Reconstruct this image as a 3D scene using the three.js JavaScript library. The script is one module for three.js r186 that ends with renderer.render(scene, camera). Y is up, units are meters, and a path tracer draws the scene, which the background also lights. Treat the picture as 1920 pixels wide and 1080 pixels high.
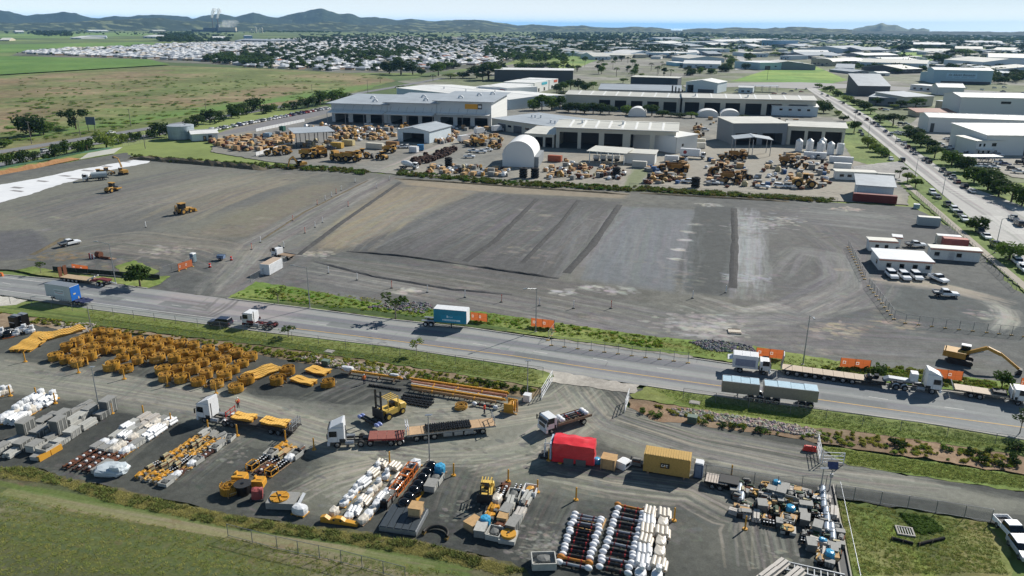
import*as THREE from 'three';
import{mergeGeometries}from 'three/addons/utils/BufferGeometryUtils.js';
import{MarchingCubes}from 'three/addons/objects/MarchingCubes.js';

// ---------- camera, sky, sun, exposure ----------
const EYE=58,LENS=1430,PITCH=19.02*Math.PI / 180,ROLL=0.45*Math.PI / 180;
const scene=new THREE.Scene();
const camera=new THREE.PerspectiveCamera(2*Math.atan(540 / LENS)*180 / Math.PI,16 / 9,1,90000);
camera.position.set(0,EYE,0);camera.rotation.order='YXZ';camera.rotation.set(-PITCH,0,ROLL);camera.updateMatrixWorld();
const renderer=new THREE.WebGLRenderer();
renderer.toneMapping=THREE.LinearToneMapping;renderer.toneMappingExposure=1.3;
renderer.shadowMap.enabled=true;
const SUN=new THREE.Vector3(0.606,0.574,-0.549).normalize();
const sun=new THREE.DirectionalLight(new THREE.Color().setRGB(1,0.95,0.87),4.9);
sun.position.copy(SUN).multiplyScalar(600).add(new THREE.Vector3(0,0,-250));sun.target.position.set(0,0,-250);
sun.castShadow=true;sun.shadow.radius=1;
Object.assign(sun.shadow.camera,{left:-420,right:420,top:420,bottom:-420,near:1,far:1500});
scene.add(sun,sun.target);

// ---------- random numbers and noise ----------
let seed=7;
const rnd=()=>{seed=(seed + 0x6d2b79f5)|0;let t=Math.imul(seed ^ (seed>>>15),1|seed);t=(t + Math.imul(t ^ (t>>>7),61|t)) ^ t;return ((t ^ (t>>>14))>>>0) / 4294967296;};
const rr=(a,b)=>a + (b - a)*rnd(),pick=(a)=>a[Math.floor(rnd()*a.length)];
const hash=(x,y)=>{let h=Math.imul(x,374761393) + Math.imul(y,668265263)|0;h=Math.imul(h ^ (h>>>13),1274126177);return ((h ^ (h>>>16))>>>0) / 4294967296;};
const vnoise=(x,y)=>{const i=Math.floor(x),j=Math.floor(y),a=x - i,b=y - j,s=a*a*(3 - 2*a),t=b*b*(3 - 2*b);return (hash(i,j)*(1 - s) + hash(i + 1,j)*s)*(1 - t) + (hash(i,j + 1)*(1 - s) + hash(i + 1,j + 1)*s)*t;};
const fbm=(x,y,o=4)=>{let s=0,a=0.5,n=0;for (let i=0;i<o;i++){s +=a*vnoise(x,y);n +=a;x=x*2.03 + 17.1;y=y*2.03 + 9.7;a*=0.5;}return s / n;};

// sky: pale at the horizon, blue above, thin streaks of high cloud all round
{
const W=1024,Hh=512,d=new Float32Array(W*Hh*4);
for (let j=0;j<Hh;j++) for (let i=0;i<W;i++){
const el=((j + 0.5) / Hh - 0.5)*Math.PI,az=((i + 0.5) / W)*2*Math.PI,e=Math.max(0,el);
const k=Math.exp(-e / 0.13),k2=Math.exp(-e / 0.6);
const cs=Math.cos(az),sn=Math.sin(az),cl=Math.max(0,fbm(cs*2.6 + 9 + e*2,sn*2.6 + 4 + e*26,5) - 0.42)*2.2*Math.min(1,0.35 + k);
const c=[0.03 + 0.05*k2 + 0.66*k,0.07 + 0.09*k2 + 0.70*k,0.13 + 0.17*k2 + 0.60*k].map((v,n)=>v + [0.36,0.34,0.24][n]*Math.exp(-e*e / 0.00036));
const q=(j*W + i)*4;
for (let n=0;n<3;n++) d[q + n]=c[n]*(1 - cl*0.5) + [0.9,0.93,0.95][n]*cl*0.5*(0.35 + 0.65*k);
d[q + 3]=1;
}
const t=new THREE.DataTexture(d,W,Hh,THREE.RGBAFormat,THREE.FloatType);
t.mapping=THREE.EquirectangularReflectionMapping;t.minFilter=t.magFilter=THREE.LinearFilter;t.needsUpdate=true;
scene.background=t;scene.environment=t;
}
scene.fog=new THREE.FogExp2(new THREE.Color().setRGB(0.28,0.58,1.0),4.6e-5);

// ---------- photograph measurements to ground points ----------
const RM=camera.matrixWorld.clone().setPosition(0,0,0);
function G(px,py,h=0){
const d=new THREE.Vector3((px - 960) / LENS,(540 - py) / LENS,-1).applyMatrix4(RM),t=(h - EYE) / d.y;
return new THREE.Vector3(d.x*t,h,d.z*t);
}
const zoomed=(x0,y0,s)=>(x,y,h=0)=>G(x0 + x / s,y0 + y / s,h);// readings taken on an enlarged crop
const A4=zoomed(0,160,4),A5=zoomed(480,130,4),A6=zoomed(960,130,4),A7=zoomed(1440,130,4),B1=zoomed(0,400,4),B2=zoomed(480,400,4),B3=zoomed(960,400,4),B4=zoomed(1440,360,4);
const B5=zoomed(0,580,4.8),B6=zoomed(320,600,4.8),B7=zoomed(640,620,4),B8=zoomed(1300,600,3.097),C1=zoomed(0,720,4.8),C2=zoomed(240,780,4.8),C3=zoomed(560,840,4.8),C4=zoomed(840,860,4.8),C5=zoomed(960,740,4),C6=zoomed(1300,860,4.8),C7=zoomed(1520,860,4.8);
const T1=zoomed(0,0,3),T2=zoomed(640,0,3),T3=zoomed(1280,0,3);
const SDIR=G(1920,815).sub(G(0,515)).normalize(),NDIR=new THREE.Vector3(SDIR.z,0,-SDIR.x);// along the main street, and away across it
const yawOf=(v)=>Math.atan2(-v.z,v.x),GRID=yawOf(SDIR);
const mid=(a,b,t=0.5)=>a.clone().lerp(b,t);
const UPV=new THREE.Vector3(0,1,0);

// ---------- materials ----------
const lin=(r,g,b)=>new THREE.Color().setRGB(r / 255,g / 255,b / 255,THREE.SRGBColorSpace);
function canvasTexture(W,Hh,paint,srgb=true){
const c=document.createElement('canvas');c.width=W;c.height=Hh;paint(c.getContext('2d'),W,Hh);
const t=new THREE.CanvasTexture(c);if (srgb) t.colorSpace=THREE.SRGBColorSpace;t.wrapS=t.wrapT=THREE.RepeatWrapping;return t;
}
function pixelTexture(W,Hh,f){// f(u, v) -> [r, g, b] in 0..255, sRGB
return canvasTexture(W,Hh,(ctx)=>{
const im=ctx.createImageData(W,Hh),d=im.data;
for (let j=0,q=0;j<Hh;j++) for (let i=0;i<W;i++,q +=4){const c=f(i,j);d[q]=c[0];d[q + 1]=c[1];d[q + 2]=c[2];d[q + 3]=255;}
ctx.putImageData(im,0,0);
});
}
const wrapN=(x,y,P,o)=>{const a=x / P,b=y / P;return fbm(x,y,o)*(1 - a)*(1 - b) + fbm(x - P,y,o)*a*(1 - b) + fbm(x,y - P,o)*(1 - a)*b + fbm(x - P,y - P,o)*a*b;};
const WEAR=pixelTexture(256,256,(i,j)=>{const n=wrapN(i / 16,j / 16,16,5),s=wrapN(i / 5,j / 60*4,256 / 5,2),v=236 + 44*(n - 0.5) + 22*(s - 0.5) + (hash(i,j) - 0.5)*14;return [v,v,v];});
const ROOFT=pixelTexture(256,256,(i,j)=>{const n=wrapN(i / 24,j / 24,256 / 24,4),st=wrapN(i / 3,j / 120,256 / 3,2),seam=i % 16<1?-16:0,v=236 + 44*(n - 0.5) + 34*(st - 0.5) + seam;return [v,v,v - 2];});
const mats={};
function M(name,r,g,b,o={}){// r g b are sRGB values of the paint itself
const key=name + r + ',' + g + ',' + b;
if (mats[key]) return mats[key];
const m=new (o.clearcoat||o.transmission?THREE.MeshPhysicalMaterial:THREE.MeshStandardMaterial)({roughness:0.7,map:WEAR,...o,color:lin(r,g,b)});
m.name=name;if (o.map===null) m.map=null;
return (mats[key]=m);
}
const GLASS=M('dark glass',22,27,32,{roughness:0.06,map:null}),RUBBER=M('rubber',30,30,31,{roughness:0.9}),STEEL=M('grey steel',128,131,134,{roughness:0.5,metalness:0.4});
const DARK=M('dark steel',44,45,47),WHITE=M('white paint',236,238,240,{roughness:0.45}),CREAM=M('cream paint',226,219,200),YELLOW=M('yellow paint',216,158,52,{roughness:0.5}),ORANGE=M('track yellow',200,146,52,{roughness:0.55});
const WOOD=M('raw timber',196,160,112,{roughness:0.9}),OLDWOOD=M('weathered timber',150,128,106,{roughness:0.95}),GALV=M('galvanised steel',168,173,178,{roughness:0.4,metalness:0.5}),CONC=M('concrete',172,168,160,{roughness:0.95}),CHROME=M('bright rim',190,193,197,{roughness:0.25,metalness:0.8});
const RED=M('red paint',178,36,34,{roughness:0.5}),BLACK=M('black paint',22,22,24,{roughness:0.3}),LAMP=M('clear lamp',240,240,235,{roughness:0.1}),TAIL=M('red lamp',150,12,10,{roughness:0.2}),RUST=M('rusty steel',112,68,44,{roughness:0.9});

// ---------- geometry ----------
function tidy(g){const n=g.index?g.toNonIndexed():g;for (const k of Object.keys(n.attributes)) if (!['position','normal','uv'].includes(k)) n.deleteAttribute(k);if (!n.attributes.normal) n.computeVertexNormals();if (!n.attributes.uv) n.setAttribute('uv',new THREE.BufferAttribute(new Float32Array(n.attributes.position.count*2),2));n.clearGroups();return n;}
const join=(...a)=>{const l=a.flat(9).filter(Boolean).map(tidy);return l.length===1?l[0]:mergeGeometries(l);};
const at=(g,x,y,z,rx=0,ry=0,rz=0)=>{if (rx||ry||rz) g.applyMatrix4(new THREE.Matrix4().makeRotationFromEuler(new THREE.Euler(rx,ry,rz,'YXZ')));return g.translate(x,y,z);};
function bx(w,h,d,x=0,y=0,z=0,rx=0,ry=0,rz=0){// y is the underside
const g=new THREE.BoxGeometry(w,h,d),u=g.attributes.uv,s=[[d,h],[d,h],[w,d],[w,d],[w,h],[w,h]];
for (let i=0;i<24;i++) u.setXY(i,u.getX(i)*s[i>>2][0] / 4,u.getY(i)*s[i>>2][1] / 4);
return at(g.translate(0,h / 2,0),x,y,z,rx,ry,rz);
}
function cyl(r1,r2,h,x=0,y=0,z=0,ax='y',n=12){const g=new THREE.CylinderGeometry(r1,r2,h,n);if (ax==='x') g.rotateZ(Math.PI / 2);else if (ax==='z') g.rotateX(Math.PI / 2);else g.translate(0,h / 2,0);return g.translate(x,y,z);}
function bar(a,b,r,n=6){const A=new THREE.Vector3(...a),B=new THREE.Vector3(...b),d=B.clone().sub(A),g=new THREE.CylinderGeometry(r,r,d.length(),n);g.applyQuaternion(new THREE.Quaternion().setFromUnitVectors(UPV,d.normalize()));return g.translate((A.x + B.x) / 2,(A.y + B.y) / 2,(A.z + B.z) / 2);}
function beam(a,b,w,h){const A=new THREE.Vector3(...a),B=new THREE.Vector3(...b),d=B.clone().sub(A),L=d.length(),g=new THREE.BoxGeometry(L,h,w);g.rotateZ(Math.asin(d.y / L));g.rotateY(Math.atan2(-d.z,d.x));return g.translate((A.x + B.x) / 2,(A.y + B.y) / 2,(A.z + B.z) / 2);}
function prof(pts,w,bev=0,z=0){// side outline in x, y, width w across z
const s=new THREE.Shape(pts.map((p)=>new THREE.Vector2(...p))),g=new THREE.ExtrudeGeometry(s,{depth:w - 2*bev,bevelEnabled:bev>0,bevelSize:bev,bevelThickness:bev,bevelOffset:-bev,bevelSegments:1,curveSegments:6});
return g.translate(0,0,z - w / 2 + bev);
}
const ball=(r,x,y,z,sx=1,sy=1,sz=1,n=10)=>new THREE.SphereGeometry(r,n,Math.max(4,n*0.6|0)).scale(sx,sy,sz).translate(x,y,z);
function flat(pts,y,ragged=0,uvb){// a sheet on the ground, corners given as points
let p=pts.map((q)=>[q.x,q.z]);
if (ragged){const o=[];p.forEach((a,i)=>{const b=p[(i + 1) % p.length],L=Math.hypot(b[0] - a[0],b[1] - a[1]),n=Math.max(1,Math.min(160,Math.round(L / (ragged*3))));for (let k=0;k<n;k++){const t=k / n,x=a[0] + (b[0] - a[0])*t,z=a[1] + (b[1] - a[1])*t,w=k?ragged*2:0;o.push([x + (fbm(x*0.35 / ragged,z*0.35 / ragged,3) - 0.5)*w*2,z + (fbm(x*0.35 / ragged + 50,z*0.35 / ragged,3) - 0.5)*w*2]);}});p=o;}
const s=new THREE.Shape(p.map((a)=>new THREE.Vector2(a[0],-a[1]))),g=new THREE.ShapeGeometry(s).rotateX(-Math.PI / 2).translate(0,y,0),u=g.attributes.uv,q=g.attributes.position;
for (let i=0;i<u.count;i++) uvb?u.setXY(i,(q.getX(i) - uvb[0]) / (uvb[1] - uvb[0]),1 - (q.getZ(i) - uvb[2]) / (uvb[3] - uvb[2])):u.setXY(i,q.getX(i) / 40,q.getZ(i) / 40);
return g;
}
function ribbon(pts,w,y,h=0){// a strip of width w along points; h > 0 makes it a raised kerb
const L=[],Rr=[];pts.forEach((p,i)=>{const d=(pts[Math.min(i + 1,pts.length - 1)].clone().sub(pts[Math.max(i - 1,0)])).setY(0).normalize(),n=new THREE.Vector3(-d.z,0,d.x).multiplyScalar(w / 2);L.push(p.clone().sub(n));Rr.push(p.clone().add(n));});
const v=[],quad=(a,b,c,e)=>{for (const p of [a,b,c,a,c,e]) v.push(p.x,p.y,p.z);},up=(p,k)=>new THREE.Vector3(p.x,y + k,p.z);
for (let i=0;i + 1<pts.length;i++){quad(up(L[i],h),up(Rr[i],h),up(Rr[i + 1],h),up(L[i + 1],h));if (h){quad(up(Rr[i],h),up(Rr[i],0),up(Rr[i + 1],0),up(Rr[i + 1],h));quad(up(L[i],0),up(L[i],h),up(L[i + 1],h),up(L[i + 1],0));}}
const g=new THREE.BufferGeometry();g.setAttribute('position',new THREE.BufferAttribute(new Float32Array(v),3));g.computeVertexNormals();
const u=new Float32Array(v.length / 3*2);for (let i=0;i<v.length / 3;i++){u[i*2]=v[i*3] / 6;u[i*2 + 1]=v[i*3 + 2] / 6;}g.setAttribute('uv',new THREE.BufferAttribute(u,2));
const nn=g.attributes.normal;if (!h) for (let i=0;i<nn.count;i++) nn.setXYZ(i,0,1,0);
return g;
}
function line(pts,step){// points every «step» metres along a polyline
const o=[];for (let i=0;i + 1<pts.length;i++){const L=pts[i].distanceTo(pts[i + 1]),n=Math.max(1,Math.round(L / step));for (let k=0;k<n;k++) o.push(mid(pts[i],pts[i + 1],k / n));}o.push(pts[pts.length - 1].clone());return o;
}

// ---------- objects ----------
const taken={};
const numbered=(n)=>{const k=taken[n]=(taken[n]??-1) + 1;return k?n + '_' + String(k).padStart(3,'0'):n;};
function tag(o,label,category,group,kind){if (label) o.userData.label=label;if (category) o.userData.category=category;if (group) o.userData.group=group;if (kind) o.userData.kind=kind;return o;}
function thing(name,p,yaw,label,category,group){const o=new THREE.Group();o.name=numbered(name);o.position.copy(p);o.rotation.y=yaw||0;scene.add(o);return tag(o,label,category,group);}
function add(parent,name,m,...gs){const o=new THREE.Mesh(join(gs),m);o.name=parent===scene?numbered(name):name;o.castShadow=o.receiveShadow=true;parent.add(o);return o;}
function solo(name,m,p,yaw,label,category,group,...gs){const o=add(scene,name,m,...gs);o.position.copy(p);o.rotation.y=yaw;return tag(o,label,category,group);}
function copy(src,p,yaw,label,group,name){const o=src.clone();o.name=numbered(name||src.name.replace(/_\d{3}$/,''));o.position.copy(p);o.rotation.y=yaw;o.userData={...src.userData};scene.add(o);return tag(o,label,null,group);}
function struct(name,m,g,label){return tag(add(scene,name,m,g),label,null,null,'structure');}
const ORD='first second third fourth fifth sixth seventh eighth ninth tenth eleventh twelfth thirteenth fourteenth fifteenth sixteenth seventeenth eighteenth nineteenth twentieth'.split(' ');
const TENS=['','','twenty','thirty','forty','fifty','sixty','seventy','eighty','ninety'],TENTH=['','','','thirtieth','fortieth','fiftieth','sixtieth','seventieth','eightieth','ninetieth'];
const ord=(i)=>i<20?ORD[i]:(i + 1) % 10===0?TENTH[(i + 1) / 10]:TENS[Math.floor((i + 1) / 10)] + '-' + ORD[i % 10];
// ---------- ground ----------
const px=(...a)=>{const o=[];for (let i=0;i<a.length;i +=2) o.push(G(a[i],a[i + 1]));return o;};
const mean=(p)=>p.reduce((s,q)=>s.add(q),new THREE.Vector3()).multiplyScalar(1 / p.length);
const rgba=(c,a)=>`rgba(${c[0]|0},${c[1]|0},${c[2]|0},${a})`;
// a sheet of ground with its own plan drawing: base tone, grain, then whatever was driven, spread or grown on it
function groundSheet(name,pts,y,ragged,W,base,grain,o={}){
const x0=Math.min(...pts.map((p)=>p.x)) - 2,x1=Math.max(...pts.map((p)=>p.x)) + 2,z0=Math.min(...pts.map((p)=>p.z)) - 2,z1=Math.max(...pts.map((p)=>p.z)) + 2;
const Hh=Math.min(2048,Math.max(64,Math.round(W*(z1 - z0) / (x1 - x0)))),sc=W / (x1 - x0);
const t=pixelTexture(W,Hh,(i,j)=>{
const x=x0 + i / sc,z=z0 + j / Hh*(z1 - z0),n=fbm(x / grain[0],z / grain[0],4) - 0.5,f=fbm(x / grain[1] + 40,z / grain[1],3) - 0.5,h=hash(i + 7,j) - 0.5,k=grain[2];
const s=n*k*1.3 + f*k + h*k*0.55,m=base[1]&&fbm(x / grain[0]*0.6 + 90,z / grain[0]*0.6,4),w=m?Math.min(1,Math.max(0,(m - 0.5)*4 + 0.5)):0,a=base[0],b=base[1]||a;
return [a[0] + (b[0] - a[0])*w + s,a[1] + (b[1] - a[1])*w + s,a[2] + (b[2] - a[2])*w + s*0.9];
});
const c=t.image,ctx=c.getContext('2d');
if (o.paint){ctx.setTransform(sc,0,0,Hh / (z1 - z0),-x0*sc,-z0*Hh / (z1 - z0));ctx.lineCap=ctx.lineJoin='round';o.paint(brushes(ctx));ctx.setTransform(1,0,0,1,0,0);}
if (o.speck){const im=ctx.getImageData(0,0,W,Hh),d=im.data;for (let q=0,i=0;q<d.length;q +=4,i++){const v=(hash(i,i>>7) - 0.5)*o.speck + (fbm((i % W) / 7,(i / W|0) / 7,2) - 0.5)*o.speck;d[q] +=v;d[q + 1] +=v;d[q + 2] +=v;}ctx.putImageData(im,0,0);}
t.wrapS=t.wrapT=THREE.ClampToEdgeWrapping;t.needsUpdate=true;
const m=new THREE.MeshStandardMaterial({map:t,roughness:o.rough??0.97});m.name=name;
return struct(name,m,o.geo?o.geo([x0,x1,z0,z1]):flat(pts,y,ragged,[x0,x1,z0,z1]),o.label);
}
function brushes(ctx){
const trace=(p)=>{ctx.beginPath();p.forEach((q,i)=>i?ctx.lineTo(q[0],q[1]):ctx.moveTo(q[0],q[1]));};
const wob=(p,w,f,s)=>p.map((q)=>[q[0] + (fbm(q[0] / f + s,q[1] / f,3) - 0.5)*w*2,q[1] + (fbm(q[0] / f + s + 31,q[1] / f,3) - 0.5)*w*2]);
return{
ctx,
patch(pts,c,a,soft=4,n=7){const p=line([...pts,pts[0]],3).map((q)=>[q.x,q.z]),m=mean(pts);for (let k=0;k<n;k++){const r=(k / (n - 1) - 0.5)*soft;trace(wob(p.map((q)=>{const dx=q[0] - m.x,dz=q[1] - m.z,L=Math.hypot(dx,dz)||1;return [q[0] + dx / L*r,q[1] + dz / L*r];}),soft*0.7,9,k*3.1));ctx.closePath();ctx.fillStyle=rgba(c,1 - Math.pow(1 - a,1 / n));ctx.fill();}},
tracks(pts,w,c,a,n,lw=0.35,wander=0.5){const L=line(pts,3);for (let k=0;k<n;k++){const off=(rnd() - 0.5)*w,s=rnd()*90,i0=Math.floor(rnd()*L.length*0.4),i1=Math.ceil(L.length*(0.6 + 0.4*rnd()));const p=[];for (let i=i0;i<i1;i++){const d=L[Math.min(i + 1,L.length - 1)].clone().sub(L[Math.max(i - 1,0)]).normalize();p.push([L[i].x - d.z*off,L[i].z + d.x*off]);}if (p.length<2) continue;trace(wob(p,wander,14,s));ctx.lineWidth=lw*(0.5 + rnd());ctx.strokeStyle=rgba(c.map((v)=>v + (rnd() - 0.5)*14),a*(0.4 + 0.8*rnd()));ctx.stroke();}},
dabs(p,r,c,a,n,size=0.5){for (let k=0;k<n;k++){const t=rnd()*6.283,q=Math.sqrt(rnd())*r*(0.6 + 0.8*rnd());ctx.beginPath();ctx.ellipse(p.x + Math.cos(t)*q,p.z + Math.sin(t)*q*0.7,size*(0.3 + rnd()*1.2),size*(0.2 + rnd()*0.6),-GRID + rr(-0.4,0.4),0,6.3);ctx.fillStyle=rgba(c.map((v)=>v + (rnd() - 0.5)*20),a*(0.3 + rnd()));ctx.fill();}},
rows(pts,c,a,step,lw){const p=pts.map((q)=>[q.x,q.z]);ctx.save();trace(p);ctx.closePath();ctx.clip();const m=mean(pts);ctx.strokeStyle=rgba(c,a);ctx.lineWidth=lw;for (let k=-120;k<120;k++){const q=m.clone().addScaledVector(NDIR,k*step);ctx.beginPath();ctx.moveTo(q.x - SDIR.x*900,q.z - SDIR.z*900);ctx.lineTo(q.x + SDIR.x*900,q.z + SDIR.z*900);ctx.stroke();}ctx.restore();},
};
}
// the plain, out to the horizon
{
const t=pixelTexture(1024,1024,(i,j)=>{
const n=wrapN(i / 64,j / 64,16,5),f=wrapN(i / 12,j / 12,1024 / 12,3),w=Math.max(0,Math.min(1,(n - 0.42)*5)),h=(hash(i,j) - 0.5)*10 + (f - 0.5)*40;
return [72 + 48*w + h,92 + 42*w + h,46 + 24*w + h*0.7];
});
const rings=[0,300,900,2500,5000,9800],pos=[],uv=[],N=48;
for (let r=0;r + 1<rings.length;r++) for (let k=0;k<N;k++){const a=k / N*6.28319,b=(k + 1) / N*6.28319,P=(q,t2)=>[Math.cos(t2)*rings[q],-0.35,Math.sin(t2)*rings[q] - 200];for (const v of r?[P(r,a),P(r,b),P(r + 1,b),P(r,a),P(r + 1,b),P(r + 1,a)]:[P(0,a),P(1,b),P(1,a)]){pos.push(...v);uv.push(v[0] / 2600,v[2] / 2600);}}
const g=new THREE.BufferGeometry();g.setAttribute('position',new THREE.BufferAttribute(new Float32Array(pos),3));g.setAttribute('uv',new THREE.BufferAttribute(new Float32Array(uv),2));
const ia=g.attributes.position.array;g.computeVertexNormals();const nn=g.attributes.normal;for (let i=0;i<nn.count;i++) nn.setXYZ(i,0,1,0);
struct('ground',new THREE.MeshStandardMaterial({map:t,roughness:1}),g,'flat green plain reaching to the hills');
}
const GRN=[84,104,40],DRY=[118,108,70];
groundSheet('paddock',px(-60,152,90,137,320,123,480,128,560,132,700,140,745,150,620,187,300,238,-60,300),-0.2,2,1536,[[126,112,80],[100,110,56]],[46,5,40],{speck:16,paint(b){
for (let k=0;k<90;k++) b.dabs(G(rr(0,720),rr(142,240)),rr(8,26),pick([[72,92,38],[90,112,46],[140,116,84]]),0.5,40,3);
b.tracks(px(-20,262,300,216,620,172,760,150),26,[92,122,50],0.4,60,3,3);
}});
groundSheet('cane_field',px(-80,106,60,107,280,112,318,122,-80,146),0.9,0,1024,[[84,120,38],[96,126,46]],[60,8,26],{speck:14,paint(b){b.rows(px(-80,100,330,100,330,130,-80,150),[64,96,24],0.35,4,1.4);}});
groundSheet('grass_field',px(-60,84,270,79,300,82,200,96,40,98,-60,99),-0.2,0,512,[[88,122,44],[110,136,60]],[90,14,20]);
groundSheet('grass_field',px(-60,63,250,61,300,66,60,72,-60,70),-0.2,0,512,[[96,126,56],[118,142,72]],[140,24,16]);
groundSheet('grass_field',px(1370,152,1440,130,1500,122,1530,124,1590,150,1560,156),-0.2,1,512,[[92,132,40],[122,148,56]],[30,5,30],{speck:12});
groundSheet('grass_field',px(1680,98,1720,98,1750,112,1740,116,1690,106),-0.2,1,256,[[112,142,56],[120,150,60]],[30,5,20]);
groundSheet('grass_field',px(1020,108,1060,96,1130,96,1130,108,1080,128,1040,130),-0.2,1,256,[[104,132,58],[124,140,70]],[40,8,20]);
groundSheet('grass_field',px(1020,76,1130,76,1120,82,1030,81),-0.2,0,256,[[120,146,74],[130,150,80]],[90,20,16]);
// roads beyond the paddock
const HWY=px(-120,306,0,284,140,262,280,240,460,211,620,183,740,163,830,146),HWY2=px(-120,332,0,309,90,285,160,271,250,258,340,243);
groundSheet('grass_strip',[...HWY.map((p)=>p.clone().addScaledVector(NDIR,22)),...HWY.slice().reverse().map((p)=>p.clone().addScaledVector(NDIR,-34))],-0.17,2,1024,[[84,112,44],[104,124,58]],[22,3,30],{speck:14});
const ASPH=pixelTexture(512,512,(i,j)=>{const n=wrapN(i / 40,j / 40,512 / 40,5),v=118 + 26*(n - 0.5) + (hash(i,j) - 0.5)*16;return [v,v + 1,v + 3];});
const asphalt=new THREE.MeshStandardMaterial({map:ASPH,roughness:0.95});asphalt.name='asphalt';
struct('highway',asphalt,ribbon(HWY,9,-0.13));struct('highway',asphalt,ribbon(HWY2,8,-0.12));
// general industrial estate ground: mown grass, hardstand
groundSheet('suburb_ground',px(20,104,36,98,330,80,640,68,900,74,1010,96,940,122,800,136,640,136,380,119,60,105),-0.3,3,1024,[[84,88,72],[108,106,96]],[40,8,40]);
groundSheet('estate_ground',px(745,152,960,120,1390,96,1960,92,2400,130,2400,330,1700,345,1560,250,1000,200),-0.25,3,1024,[[96,104,72],[126,124,116]],[60,9,44],{speck:14});
groundSheet('hardstand',px(400,270,386,256,470,229,612,198,634,210,960,188,1330,206,1560,222,1620,300,1700,340,1705,384,1600,378,1440,369,1200,356,940,338,740,326,640,316,500,302,395,284),-0.1,0.6,2048,[[118,118,112],[132,128,118]],[24,2.5,24],{speck:16,paint(b){
b.patch(px(960,300,1200,290,1420,250,1600,300,1690,380,1400,366,1130,350,960,335),[156,147,133],0.7,8);
b.patch(px(1168,352,1186,318,1206,316,1216,324,1192,352),[92,110,60],0.6,3);b.patch(px(386,256,612,200,626,210,480,244),[112,114,116],0.8,2);
b.patch(px(400,270,620,215,700,240,560,280),[104,106,110],0.6,6);
b.tracks(px(700,328,790,290,900,245),7,[156,150,140],0.5,40,0.8);
for (let k=0;k<60;k++) b.dabs(G(rr(500,1650),rr(240,365)),rr(3,9),pick([[96,92,88],[150,140,126],[84,80,76]]),0.35,30,0.8);
}});
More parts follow.
